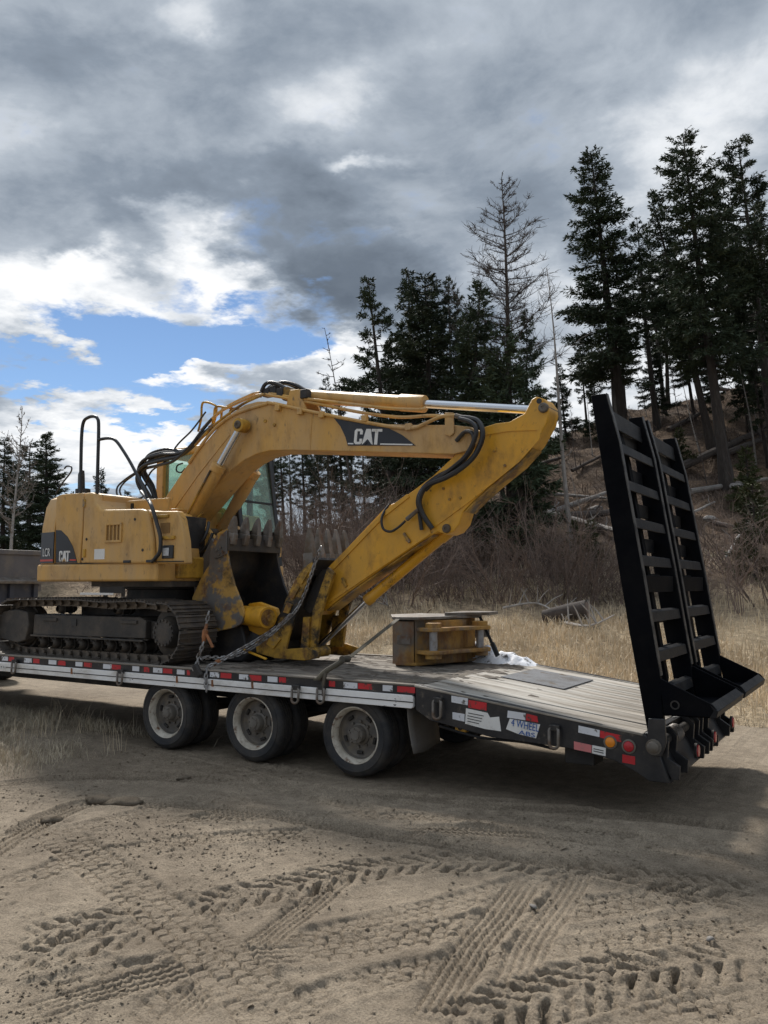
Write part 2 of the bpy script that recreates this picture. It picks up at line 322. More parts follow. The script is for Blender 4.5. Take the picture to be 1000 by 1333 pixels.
def nmesh(name, V, F, m, smooth=False):                  # numpy arrays straight to a mesh (F: quads or triangles)
    me = bpy.data.meshes.new(name); k = F.shape[1]
    me.vertices.add(len(V)); me.vertices.foreach_set('co', np.ascontiguousarray(V, dtype=np.float32).ravel())
    me.loops.add(F.size); me.loops.foreach_set('vertex_index', np.ascontiguousarray(F, dtype=np.int32).ravel())
    me.polygons.add(len(F)); me.polygons.foreach_set('loop_start', np.arange(0, F.size, k, dtype=np.int32))
    me.polygons.foreach_set('use_smooth', np.full(len(F), smooth))
    me.materials.append(MAT[m]); me.update(calc_edges=True)
    return me
def lerp(a, b, t): return tuple(x + (y - x) * t for x, y in zip(a, b))
def smooth_path(pts, n=6):                               # Catmull-Rom
    P = [Vector(p) for p in pts]; out = []
    for i in range(len(P) - 1):
        a, b, c, d = P[max(i - 1, 0)], P[i], P[i + 1], P[min(i + 2, len(P) - 1)]
        for k in range(n):
            t = k / n
            out.append(0.5 * (2 * b + (c - a) * t + (2 * a - 5 * b + 4 * c - d) * t * t + (3 * b - a - 3 * c + d) * t ** 3))
    return out + [P[-1]]
def text_mesh(body, size, name, m, depth=0.001):
    c = bpy.data.curves.new(name, 'FONT'); c.body = body; c.size = size; c.extrude = depth; c.align_x = 'CENTER'; c.align_y = 'CENTER'
    o = bpy.data.objects.new('tmp', c); COL.objects.link(o); dg = bpy.context.evaluated_depsgraph_get()
    me = bpy.data.meshes.new_from_object(o.evaluated_get(dg)); bpy.data.objects.remove(o); bpy.data.curves.remove(c)
    me.name = name; me.materials.clear(); me.materials.append(MAT[m]); return me

# ------------------------------------------------------------------ numpy noise
_rng = np.random.RandomState(7)
_tab = _rng.rand(256, 256)
def vnoise(x, y):
    xi, yi = np.floor(x).astype(int), np.floor(y).astype(int); fx, fy = x - xi, y - yi
    fx, fy = fx * fx * (3 - 2 * fx), fy * fy * (3 - 2 * fy); g = lambda i, j: _tab[i & 255, j & 255]
    return (g(xi, yi) * (1 - fx) + g(xi + 1, yi) * fx) * (1 - fy) + (g(xi, yi + 1) * (1 - fx) + g(xi + 1, yi + 1) * fx) * fy - 0.5
def fbm(x, y, o=4):
    s = 0; a = 1.0
    for i in range(o): s = s + a * vnoise(x * 2 ** i + 17.3 * i, y * 2 ** i + 9.1 * i); a *= 0.5
    return s
# ------------------------------------------------------------------ terrain
#T0
FX, FY = -0.5295, 0.8483                                   # the valley's axis on the ground, and the direction across it
def sst(t):
    t = np.clip(t, 0, 1); return t * t * (3 - 2 * t)
def terrain(x, y):
    dx, dy = x - 4.475, y + 6.6
    D = dx * FX + dy * FY; A = dx * FY - dy * FX
    base = 1.3 * sst((y - 4.6) / 11.5)
    ridge = np.interp(A, [-60, -23, -18.6, -7.2, -2.3, 4.65, 9.3, 14, 18.6, 23, 28, 60], [2.5, 2.6, 2.8, 3.8, 5.0, 7.4, 10.0, 11.4, 12.3, 14, 15.5, 20])
    t = np.clip((D - 21.5) / 26, 0, 1)
    return base + (ridge - 1.3) * (0.55 * t + 0.45 * sst(t)) - 0.12 * np.clip(D - 52, 0, 60)
#T1
def on_ground(x, y): return float(terrain(np.array(x), np.array(y)))

def axis(lo, hi, step, far_lo, far_hi, g=1.18):
    a = list(np.arange(lo, hi + step / 2, step)); s = step
    while a[-1] < far_hi: s *= g; a.append(a[-1] + s)
    s = step
    while a[0] > far_lo: s *= g; a.insert(0, a[0] - s)
    return np.array(a)
def grid_mesh(name, xs, ys, z, m, smooth=True):
    nx, ny = len(xs), len(ys); X, Y = np.meshgrid(xs, ys, indexing='ij')
    V = np.stack([X.ravel(), Y.ravel(), z.ravel()], 1); i = np.arange((nx - 1) * (ny - 1)); a = (i // (ny - 1)) * ny + i % (ny - 1)
    return nmesh(name, V, np.stack([a, a + ny, a + ny + 1, a + 1], 1), m, smooth)

# --- the dirt lot, with the tyre prints pressed into it
xs = axis(-4.4, 5.2, 0.0105, -160, 160, 1.3); ys = axis(-4.7, 0.15, 0.0105, -80, 120, 1.3)
X, Y = np.meshgrid(xs, ys, indexing='ij')
near = sst(1 - (np.hypot(X - 1.5, Y + 2) - 7) / 8)
H = 0.035 * fbm(X * 0.35, Y * 0.35, 3) * near
soft = 0.010 * fbm(X * 5, Y * 5, 4)
rough = 0.015 * fbm(X * 9 + 4, Y * 9, 4) * np.clip(fbm(X * 0.9 + 30, Y * 0.9, 3) * 2 + 0.45, 0, 1.2)
loose = np.clip(fbm(X * 0.9 + 30, Y * 0.9, 3) * 2 + 0.5, 0, 1.2)
grain = 0.004 * vnoise(X * 40, Y * 40) + 0.020 * np.clip(vnoise(X * 17 + 50, Y * 26) - 0.16, 0, 1) * loose - 0.018 * np.clip(vnoise(X * 15, Y * 22 + 9) - 0.22, 0, 1) * loose
Hd = (soft + rough + grain) * near
def print_track(path, wd, kind, depth, seed=0, pitch=0.11):
    """press one tyre print along a polyline"""
    global Hd
    P = np.array([tuple(p) for p in smooth_path([(a, b, 0) for a, b in path], 8)])[:, :2]
    pad = wd; bx = (xs > P[:, 0].min() - pad) & (xs < P[:, 0].max() + pad); by = (ys > P[:, 1].min() - pad) & (ys < P[:, 1].max() + pad)
    if not bx.any() or not by.any(): return
    ix, iy = np.where(bx)[0], np.where(by)[0]; sl = (slice(ix[0], ix[-1] + 1), slice(iy[0], iy[-1] + 1))
    x, y = X[sl], Y[sl]; best = np.full(x.shape, 9.0); uu = np.zeros(x.shape); vv = np.zeros(x.shape); acc = 0.0
    for p, q in zip(P[:-1], P[1:]):
        d = q - p; ln = np.hypot(*d); d = d / max(ln, 1e-6)
        t = np.clip((x - p[0]) * d[0] + (y - p[1]) * d[1], 0, ln); ex, ey = x - p[0] - d[0] * t, y - p[1] - d[1] * t; ds = np.hypot(ex, ey)
        s = -ex * d[1] + ey * d[0]; k = ds < best; best[k] = ds[k]; uu[k] = acc + t[k]; vv[k] = (np.sign(s) * ds)[k]; acc += ln
    uu = uu + 0.012 * fbm(x * 6, y * 6, 2); vv = vv + 0.010 * fbm(x * 5 + 9, y * 5, 2)
    ends = sst(uu / 0.35) * sst((acc - uu) / 0.35)
    edge = sst((wd / 2 - np.abs(vv)) / 0.03); wear = np.clip(0.95 + 0.9 * fbm(x * 1.7 + seed, y * 1.7, 3), 0.25, 1.2) * ends
    berm = np.exp(-((np.abs(vv) - wd / 2 - 0.02) / 0.03) ** 2) * 0.35
    if kind == 'ribs':                                      # highway tyre: smooth ribs parted by thin grooves
        c = np.abs(((vv / wd * pitch) % 1.0) - 0.5) * 2; pat = -0.35 - 0.95 * sst((c - 0.60) / 0.22)
        pat = pat + 0.30 * sst((np.abs((uu / 0.045 % 1) - 0.5) * 2 - 0.7) / 0.2)
    elif kind == 'lugs':                                    # traction tyre: slanting bars, left and right in turn
        sgn = np.sign(vv); c = np.abs(((uu / pitch + sgn * vv * 6.5 + (sgn > 0) * 0.5 + 0.25 * fbm(x * 5, y * 5 + seed, 2)) % 1.0) - 0.5) * 2
        pat = -1.5 * sst((c - 0.52) / 0.2) * sst((np.abs(vv) - 0.014) / 0.02) * np.clip(0.8 + 1.6 * fbm(x * 7 + seed, y * 7, 2), 0.1, 1.3) + 0.25
        pat = pat + 0.6 * fbm(x * 24 + seed, y * 24, 3) - 0.6 * np.clip(vnoise(x * 34 + seed, y * 34) - 0.16, 0, 1)
    elif kind == 'blocks':                                  # worn block tread: flat pads with thin cracks between them
        a = uu / pitch; b = vv / (pitch * 0.8); ia, ib = np.floor(a).astype(int), np.floor(b).astype(int); d1 = np.full(x.shape, 9.0); d2 = d1.copy(); idp = np.zeros(x.shape)
        for p_ in (-1, 0, 1):
            for q_ in (-1, 0, 1):
                ca, cb = ia + p_, ib + q_; r1 = _tab[(ca * 7 + seed) & 255, (cb * 13) & 255]; r2_ = _tab[(ca * 3 + 91) & 255, (cb * 5 + seed) & 255]
                dd_ = (ca + 0.5 + 0.5 * (cb & 1) + 0.45 * (r1 - 0.5) - a) ** 2 + (cb + 0.5 + 0.35 * (r2_ - 0.5) - b) ** 2; dd_ = np.sqrt(dd_)
                k = dd_ < d1; d2 = np.where(k, d1, np.minimum(d2, dd_)); idp = np.where(k, r1, idp); d1 = np.where(k, dd_, d1)
        crack = sst(1 - (d2 - d1) / 0.15) * np.clip(0.9 + 1.2 * fbm(x * 3 + seed, y * 3, 2), 0.3, 1.3)
        pat = -0.25 - 1.0 * crack + 0.40 * (idp - 0.5) + 0.2 * ((a % 1) - 0.5)
    else: pat = -0.6 + 0 * vv
    h = Hd[sl]; flat = np.clip((0.92 if kind != 'lugs' else 0.45) * edge * (0.35 + 0.65 * wear), 0, 0.96)
    Hd[sl] = h * (1 - flat) + depth * (pat * edge + berm) * wear
print_track([(-2.694,-2.059),(-2.133,-1.251),(-0.892,-0.693),(0.57,-0.344),(1.844,0.009)], 0.27, 'ribs', 0.045, 21, 4)
print_track([(-2.591,-1.07),(-1.312,-0.664),(0.193,-0.732),(1.354,-0.939)], 0.24, 'blocks', 0.026, 22, 0.075)
print_track([(-1.208,-2.983),(-0.838,-2.424),(-0.718,-1.534),(-0.483,-0.843)], 0.24, 'blocks', 0.029, 23, 0.075)
print_track([(1.617,-0.402),(2.637,-0.52),(3.666,-0.279)], 0.24, 'blocks', 0.029, 24, 0.075)
print_track([(3.701,-0.581),(2.974,-0.576),(1.831,-0.87),(1.11,-1.208)], 0.27, 'ribs', 0.045, 19, 4)
print_track([(1.033,-0.355),(2.241,-0.013),(3.606,0.237)], 0.28, 'ribs', 0.045, 12, 4)
print_track([(-0.199,-3.563),(-0.169,-2.82),(0.141,-2.141),(0.825,-1.499)], 0.28, 'blocks', 0.029, 17, 0.075)
print_track([(-0.505,-1.979),(0.913,-0.894),(2.069,-0.563),(3.672,-0.332)], 0.24, 'blocks', 0.034, 7, 0.062)
print_track([(3.91,-2.362),(3.519,-2.842),(3.299,-3.191)], 0.3, 'blocks', 0.031, 16, 0.088)
print_track([(2.86,-0.93),(2.499,-1.656),(2.142,-2.374),(1.801,-3.061),(1.679,-3.754),(1.748,-4.125)], 0.28, 'blocks', 0.031, 15, 0.081)
print_track([(1.009,-4.254),(1.372,-3.699),(1.921,-3.092),(2.502,-2.337),(3.005,-1.769),(3.737,-0.884)], 0.30, 'blocks', 0.031, 6, 0.088)
print_track([(2.067,-3.926),(2.327,-3.158),(2.854,-2.56),(3.811,-1.52)], 0.24, 'blocks', 0.029, 10, 0.075)
print_track([(1.346,-1.875),(1.493,-2.507),(1.626,-3.276),(1.806,-4.055)], 0.22, 'ribs', 0.022, 5, 6)
print_track([(2.6,-1.092),(2.702,-1.68),(2.789,-2.498),(2.998,-3.345)], 0.22, 'ribs', 0.022, 20, 5)
print_track([(1.187,-4.37),(1.326,-3.974),(1.616,-3.433),(1.947,-3.127)], 0.26, 'ribs', 0.026, 11, 5)
print_track([(-0.719,-3.34),(-1.292,-2.218),(-1.21,-1.755),(0.087,-1.409),(1.561,-1.317),(2.672,-1.308),(3.798,-1.405)], 0.27, 'ribs', 0.045, 2, 4)
print_track([(2.408,-1.555),(2.486,-2.093),(2.563,-2.742),(2.731,-3.478)], 0.26, 'ribs', 0.030, 4, 6)
print_track([(0.69,-4.125),(0.853,-3.684),(1.027,-3.329)], 0.36, 'lugs', 0.038, 9, 0.12)
print_track([(0.462,-3.896),(0.769,-3.419),(1.003,-3.019),(1.261,-2.505),(1.554,-1.921),(2.113,-1.486),(2.859,-1.274),(3.761,-1.091)], 0.38, 'lugs', 0.036, 1, 0.12)
print_track([(-0.901,-2.576),(0.25,-2.982),(1.052,-3.242),(1.913,-3.607),(2.28,-3.793)], 0.36, 'blocks', 0.029, 3, 0.094)
print_track([(2.772,-3.52),(3.025,-2.995),(3.387,-2.442),(3.924,-1.893)], 0.44, 'lugs', 0.038, 8, 0.125)
print_track([(-9, 2.95), (-3, 2.9), (3, 2.95), (9, 3.2)], 0.5, 'flat', 0.05, 13)
print_track([(-9, 1.0), (-1, -0.35), (3, -0.6), (8, -0.4)], 0.24, 'ribs', 0.016, 14, 5)
Hd = Hd + near * (0.0028 * fbm(X * 24, Y * 24, 3) + 0.0045 * fbm(X * 8 + 40, Y * 8, 3) * (0.4 + loose))
clods = np.clip(vnoise(X * 14 + 3, Y * 14) - 0.30, 0, 1) * 0.10 * np.clip(fbm(X * 0.8 + 3, Y * 0.8 + 8, 2) * 3, 0, 1) * near
verge = sst((-3.1 - X) / 1.0) * sst((Y + 2.6) / 1.0) * sst((0.9 - Y) / 0.8) * sst((X + 9) / 2)
H = H + Hd + clods + 0.05 * verge * (0.6 + fbm(X * 2, Y * 2, 3))
H = H - 0.6 * sst((Y - 5.6) / 3)
def ground_material():
    m = bpy.data.materials.new('dirt'); m.use_nodes = True; t = m.node_tree; b = t.nodes['Principled BSDF']
    co = t.nodes.new('ShaderNodeTexCoord')
    def nz(sc, det=8, ro=0.6):
        n = t.nodes.new('ShaderNodeTexNoise'); t.links.new(co.outputs['Object'], n.inputs['Vector']); n.inputs['Scale'].default_value = sc
        n.inputs['Detail'].default_value = det; n.inputs['Roughness'].default_value = ro; return n.outputs[0]
    def ramp(fac, stops):
        r = t.nodes.new('ShaderNodeValToRGB'); t.links.new(fac, r.inputs[0]); e = r.color_ramp.elements
        for i, (p, c) in enumerate(stops):
            q = e[i] if i < 2 else e.new(p); q.position = p; q.color = (*c, 1)
        return r.outputs[0]
    c1 = ramp(nz(0.55, 5), [(0.30, (0.185, 0.150, 0.112)), (0.70, (0.325, 0.273, 0.208))])
    c2 = ramp(nz(7, 9, 0.7), [(0.30, (0.68, 0.66, 0.64)), (0.66, (1.12, 1.11, 1.09))])
    c3 = ramp(nz(90, 5, 0.75), [(0.32, (0.55, 0.54, 0.53)), (0.60, (1.25, 1.25, 1.25))])
    def mul(a, c):
        n = t.nodes.new('ShaderNodeMix'); n.data_type = 'RGBA'; n.blend_type = 'MULTIPLY'; n.inputs[0].default_value = 1
        t.links.new(a, n.inputs[6]); t.links.new(c, n.inputs[7]); return n.outputs[2]
    t.links.new(mul(mul(c1, c2), c3), b.inputs['Base Color']); b.inputs['Roughness'].default_value = 0.95; b.inputs['Specular IOR Level'].default_value = 0.2
    bu = t.nodes.new('ShaderNodeBump'); bu.inputs['Strength'].default_value = 1.0; bu.inputs['Distance'].default_value = 0.016
    t.links.new(nz(75, 6, 0.7), bu.inputs['Height']); t.links.new(bu.outputs[0], b.inputs['Normal']); MAT['dirt'] = m
ground_material()
def crumbs():                                              # loose soil crumbs and small stones lying on the lot
    r = np.random.RandomState(15); n = 42000; cx, cy = r.uniform(-4.4, 5.2, n), r.uniform(-4.7, 0.1, n)
    k = r.rand(n) < np.clip(0.25 + 1.4 * fbm(cx * 0.9 + 30, cy * 0.9, 3) + 0.5 * fbm(cx * 4, cy * 4, 2), 0.05, 1); cx, cy = cx[k], cy[k]; n = len(cx)
    i = np.searchsorted(xs, cx) - 1; j = np.searchsorted(ys, cy) - 1; s = r.gamma(2.0, 0.0018, n) + 0.0025; c = np.stack([cx, cy, H[i, j] + s * 0.35], 1)
    o_ = np.array([(1, 0, 0), (0, 1, 0), (-1, 0, 0), (0, -1, 0), (0, 0, .8), (0, 0, -.8)], float); V = c[:, None] + (o_[None] + r.normal(0, .28, (n, 6, 3))) * s[:, None, None] * np.array([1.2, 1.2, .8])
    F = np.array([(0, 1, 4), (1, 2, 4), (2, 3, 4), (3, 0, 4), (1, 0, 5), (2, 1, 5), (3, 2, 5), (0, 3, 5)]); F = (np.arange(n)[:, None, None] * 6 + F[None]).reshape(-1, 3)
    tag(link('loose_soil', nmesh('loose_soil', V.reshape(-1, 3), F, 'dirt'), (0, 0, 0)), kind='stuff')
crumbs()
tag(link('ground', grid_mesh('ground', xs, ys, H, 'dirt'), (0, 0, 0)), kind='structure')

# --- the grassy rise and the hill behind
hx = axis(-32, 40, 0.42, -170, 150, 1.15); hy = axis(4.4, 62, 0.42, 4.2, 170, 1.15)
GX, GY = np.meshgrid(hx, hy, indexing='ij')
GZ = terrain(GX, GY)
DD = (GX - CAMX) * FX + (GY - CAMY) * FY
GZ = GZ + sst((DD - 20) / 8) * (0.9 * fbm(GX * 0.22, GY * 0.22, 4) + 0.25 * fbm(GX * 1.1, GY * 1.1, 3)) * sst((60 - DD) / 10) + 0.06 * fbm(GX * 0.9, GY * 0.9, 3) * sst((GY - 5) / 2)
GZ = GZ - 0.10 * sst((5.0 - GY) / 0.6)
def hill_z(x, y):
    i = int(np.clip(np.searchsorted(hx, x) - 1, 0, len(hx) - 2)); j = int(np.clip(np.searchsorted(hy, y) - 1, 0, len(hy) - 2))
    u, v = (x - hx[i]) / (hx[i + 1] - hx[i]), (y - hy[j]) / (hy[j + 1] - hy[j])
    return float((GZ[i, j] * (1 - u) + GZ[i + 1, j] * u) * (1 - v) + (GZ[i, j + 1] * (1 - u) + GZ[i + 1, j + 1] * u) * v)
def hill_material():
    m = bpy.data.materials.new('hill_soil'); m.use_nodes = True; t = m.node_tree; b = t.nodes['Principled BSDF']
    co = t.nodes.new('ShaderNodeTexCoord')
    def nz(sc, det=8, ro=0.6):
        n = t.nodes.new('ShaderNodeTexNoise'); t.links.new(co.outputs['Object'], n.inputs['Vector']); n.inputs['Scale'].default_value = sc
        n.inputs['Detail'].default_value = det; n.inputs['Roughness'].default_value = ro; return n.outputs[0]
    def ramp(fac, stops):
        r = t.nodes.new('ShaderNodeValToRGB'); t.links.new(fac, r.inputs[0]); e = r.color_ramp.elements
        for i, (p, c) in enumerate(stops):
            q = e[i] if i < 2 else e.new(p); q.position = p; q.color = (*c, 1)
        return r.outputs[0]
    soil = ramp(nz(0.45, 9, 0.7), [(0.34, (0.070, 0.052, 0.042)), (0.64, (0.185, 0.130, 0.090)), (0.5, (0.118, 0.085, 0.062))])
    grass = ramp(nz(0.9, 8, 0.7), [(0.35, (0.25, 0.195, 0.13)), (0.65, (0.44, 0.35, 0.235))])
    fine = ramp(nz(6, 8, 0.75), [(0.30, (0.45, 0.45, 0.45)), (0.70, (1.4, 1.4, 1.4))])
    sp = t.nodes.new('ShaderNodeSeparateXYZ'); t.links.new(co.outputs['Object'], sp.inputs[0])
    h = t.nodes.new('ShaderNodeMath'); h.operation = 'MULTIPLY_ADD'; t.links.new(nz(0.5, 5), h.inputs[0]); h.inputs[1].default_value = 1.6; t.links.new(sp.outputs[2], h.inputs[2])
    k = t.nodes.new('ShaderNodeMapRange'); t.links.new(h.outputs[0], k.inputs[0]); k.inputs[1].default_value = 1.7; k.inputs[2].default_value = 2.9
    mi = t.nodes.new('ShaderNodeMix'); mi.data_type = 'RGBA'; t.links.new(k.outputs[0], mi.inputs[0]); t.links.new(grass, mi.inputs[6]); t.links.new(soil, mi.inputs[7])
    mu = t.nodes.new('ShaderNodeMix'); mu.data_type = 'RGBA'; mu.blend_type = 'MULTIPLY'; mu.inputs[0].default_value = 1; t.links.new(mi.outputs[2], mu.inputs[6]); t.links.new(fine, mu.inputs[7])
    t.links.new(mu.outputs[2], b.inputs['Base Color']); b.inputs['Roughness'].default_value = 1.0; b.inputs['Specular IOR Level'].default_value = 0.1
    bu = t.nodes.new('ShaderNodeBump'); bu.inputs['Strength'].default_value = 1.0; bu.inputs['Distance'].default_value = 0.25
    t.links.new(nz(2.2, 8, 0.7), bu.inputs['Height']); t.links.new(bu.outputs[0], b.inputs['Normal']); MAT['hill_soil'] = m
hill_material()
tag(link('hillside', grid_mesh('hillside', hx, hy, GZ, 'hill_soil'), (0, 0, 0)), kind='structure')
# ------------------------------------------------------------------ trees
def rhombi(C, D, S, L_, W):
    """thin four-cornered leaf sprays: base C, direction D, side S, length, width"""
    n = len(C); a = C; b = C + D * (L_ * 0.45)[:, None] + S * (W / 2)[:, None]; c = C + D * L_[:, None]; d = C + D * (L_ * 0.45)[:, None] - S * (W / 2)[:, None]
    V = np.stack([a, b, c, d], 1).reshape(-1, 3); return V, np.arange(4 * n).reshape(-1, 4)
def norm(a): return a / np.maximum(np.linalg.norm(a, axis=1, keepdims=True), 1e-6)
def trunk_branches(rs, h, r0, branches, n=7, bend=0.0):
    mb = MB(); k = 9
    mb.tube([(bend * math.sin(3 * i / k) * 0.5, bend * (i / k) ** 2, h * i / k) for i in range(k + 1)], [max(r0 * (1 - 0.93 * i / k) * (1.35 if i == 0 else 1), 0.012) for i in range(k + 1)], n)
    for pts, r in branches: mb.tube(pts, [max(r * (1 - 0.8 * i / (len(pts) - 1)), 0.005) for i in range(len(pts))], 4, caps=False)
    return mb
def conifer(seed, h, base, rmax, nb, style='fir', m='needles', r0=None, dens=1.0):
    rs = np.random.RandomState(seed); C = []; Dv = []; Ls = []; Ws = []; br = []; bend = rs.uniform(-0.02, 0.02) * h
    ph = rs.uniform(0, 6.28, 6)
    for i in range(nb):
        t = (i + rs.rand()) / nb                              # 0 at the crown's foot, 1 at its tip
        z = h * (base + (1 - base) * t ** 0.92)
        a = rs.uniform(0, 2 * PI)
        if style == 'fir': prof = (1 - t) ** 0.80 * (0.55 + 0.45 * min(1, t / 0.22)) + 0.05
        elif style == 'pine': prof = (0.55 + 0.55 * math.sin(PI * min(t * 0.9 + 0.12, 1))) * (1 - t) ** 0.45 * 0.9 + 0.07
        else: prof = (1 - t) ** 0.62 * 0.9 + 0.10
        lobes = 1 + 0.28 * math.sin(a * 2 + ph[0] + 5 * t) + 0.22 * math.sin(9 * t + ph[1] + a)
        ln = rmax * prof * lobes * rs.uniform(0.55, 1.12)
        if style == 'pine' and rs.rand() < 0.22: ln *= 0.4
        if ln < 0.12: ln = 0.12
        up = rs.uniform(-0.30, 0.10) + 0.65 * t ** 2 if style != 'pine' else rs.uniform(-0.15, 0.30) + 0.4 * t
        k = 5; hd = np.array([math.cos(a), math.sin(a), 0.0]); sd_ = np.array([-math.sin(a), math.cos(a), 0.0])
        x0 = np.array([bend * math.sin(3 * z / h) * 0.5, bend * (z / h) ** 2, z]); curve = rs.uniform(-0.1, 0.28)
        P = [x0 + hd * ln * s * (1 - 0.08 * s) + np.array([0, 0, 1]) * ln * (up * s - 0.26 * s * (1 - s) + curve * s * s * 0.5) + sd_ * ln * rs.uniform(-.05, .05) * s for s in np.linspace(0, 1, k)]
        br.append(([tuple(p) for p in P], 0.012 + 0.011 * ln))
        P = np.array(P); nt_ = max(5, int(ln * 30 * dens))
        s = np.sort(rs.rand(nt_)) ** 0.8 * (0.90 if style != 'pine' else 0.62) + (0.10 if style != 'pine' else 0.38)
        f = s * (k - 1); j = np.minimum(f.astype(int), k - 2); q = P[j] + (P[j + 1] - P[j]) * (f - j)[:, None]
        tw = np.where(rs.rand(nt_) < 0.5, 1, -1) * rs.uniform(0.35, 1.25, nt_)
        dv = hd[None] * np.cos(tw)[:, None] + sd_[None] * np.sin(tw)[:, None]; dv[:, 2] += rs.uniform(-0.42, 0.22, nt_) + up * 0.5
        dv = norm(dv); tl = (0.22 + 0.30 * ln * (1 - 0.72 * s)) * rs.uniform(0.6, 1.25, nt_); tl = np.minimum(tl, 0.9)
        for rep_ in range(5 if style != 'pine' else 6):       # needles stand along each twig
            ns = rs.rand(nt_); c = q + dv * (tl * ns * 0.75)[:, None]
            d2 = norm(dv + rs.normal(0, 0.42 if style != 'pine' else 0.7, (nt_, 3)))
            C.append(c); Dv.append(d2); Ls.append(tl * 0.34 * rs.uniform(0.7, 1.3, nt_) + 0.07); Ws.append(rs.uniform(0.028, 0.07, nt_))
    C = np.concatenate(C); Dv = np.concatenate(Dv); Ls = np.concatenate(Ls); Ws = np.concatenate(Ws)
    S = norm(np.cross(Dv, rs.normal(0, 1, Dv.shape))); V, F = rhombi(C, Dv, S, Ls, Ws)
    return nmesh('crown', V, F, m), trunk_branches(rs, h, r0 or h * 0.0165 + 0.03, br, bend=bend).mesh('trunk', 'bark', recalc=False)
def bare_tree(seed, h, base, rmax, nb, m, tr, up=0.25, twigs=6, r0=None, curl=0.3, fork=False):
    rs = np.random.RandomState(seed); mb = MB(); k = 10
    mb.tube([(0.04 * h * math.sin(2.2 * i / k) * (0.4 if not fork else 1), 0.012 * h * math.sin(5 * i / k), h * i / k) for i in range(k + 1)], [max((r0 or h * 0.014) * (1 - 0.92 * i / k), 0.01) for i in range(k + 1)], 7)
    tb = MB()
    for i in range(nb):
        t = (i + rs.rand()) / nb; z = h * (base + (1 - base) * t); a = rs.uniform(0, 2 * PI)
        ln = rmax * ((1 - t) ** 0.7 + 0.10) * rs.uniform(0.6, 1.1) * (1 if t > 0.06 else 0.6)
        u0 = up * (0.3 + 1.5 * t); hd = Vector((math.cos(a), math.sin(a), 0)); zz = z / h * k
        p0 = Vector((0.04 * h * math.sin(2.2 * z / h) * (0.4 if not fork else 1), 0.012 * h * math.sin(5 * z / h), z)); P = [p0]; d = (hd + Vector((0, 0, u0))).normalized()
        for s in range(5):
            d = (d + Vector((rs.normal(0, .13), rs.normal(0, .13), curl * 0.3 + rs.normal(0, .08)))).normalized(); P.append(P[-1] + d * ln / 5)
        tb.tube(P, [0.022 * (1 - 0.16 * s) * (0.5 + ln * 0.28) for s in range(6)], 4, caps=False)
        for q in range(int(twigs * (0.4 + ln / rmax))):
            j = rs.randint(1, 6); b = P[j - 1] + (P[j] - P[j - 1]) * rs.rand()
            dd = ((P[j] - P[j - 1]).normalized() + Vector((rs.normal(0, .6), rs.normal(0, .6), rs.normal(0.15, .4)))).normalized(); l2 = ln * rs.uniform(0.14, 0.36)
            e_ = b + dd * l2 * 0.5; f_ = e_ + (dd + Vector((rs.normal(0, .35), rs.normal(0, .35), rs.normal(.15, .3)))).normalized() * l2 * 0.5
            tb.tube([b, e_, f_], [0.010, 0.008, 0.005], 3, caps=False)
            for _ in range(4):
                g = b + (e_ - b) * rs.rand() + Vector((0, 0, 0)); tb.tube([g, g + Vector((rs.normal(0, .14), rs.normal(0, .14), rs.normal(.05, .12))) * ln * 0.5], [0.007, 0.004], 3, caps=False)
    return tb.mesh('branches', m, recalc=False, smooth=0), mb.mesh('trunk', tr, recalc=False)

FIRS = [conifer(11, 12, 0.10, 2.5, 170, 'fir'), conifer(12, 13, 0.16, 2.2, 190, 'fir'), conifer(13, 12, 0.20, 2.6, 150, 'spruce'), conifer(14, 14, 0.30, 2.3, 170, 'spruce'),
        conifer(15, 14, 0.34, 2.6, 120, 'pine', dens=1.0), conifer(16, 12, 0.30, 1.7, 90, 'pine', dens=0.9), conifer(17, 7, 0.06, 1.7, 110, 'fir'), conifer(18, 15, 0.25, 2.0, 230, 'spruce'),
        conifer(19, 13, 0.42, 1.6, 80, 'pine', dens=0.8), conifer(20, 3.0, 0.04, 0.95, 60, 'fir', m='needles_bright'), conifer(21, 15, 0.38, 2.1, 170, 'fir'), conifer(22, 15, 0.34, 2.3, 190, 'spruce')]
FH = [12, 13, 12, 14, 14, 12, 7, 15, 13, 3.0, 15, 15]
def plant(kind, name, top, basexy, label, group, wide=1.0, rz=None, sink=0.15, cname='crown', meshes=None, h0=None):
    """stand a tree with its foot on the hill under basexy and its tip at top (a point in the world)"""
    bx, by = basexy; bz = hill_z(bx, by) - sink if by > 4.6 else -0.05
    base = Vector((bx, by, bz)); tip = Vector(top); ax_ = tip - base; s = ax_.length / (h0 or FH[kind])
    r = empty(name, base, None, label, 'tree', group)
    q = Vector((0, 0, 1)).rotation_difference(ax_.normalized()); rz = random.Random(int(bx * 977 + by * 131)).uniform(0, 6.28) if rz is None else rz
    r.rotation_euler = (q.to_matrix() @ Matrix.Rotation(rz, 3, 'Z')).to_euler(); r.scale = (s * wide, s * wide, s)
    for n_, me in zip((cname, 'trunk'), meshes or FIRS[kind]):
        o = bpy.data.objects.new(n_, me); COL.objects.link(o); o.parent = r; WO[o.name] = base
    return r
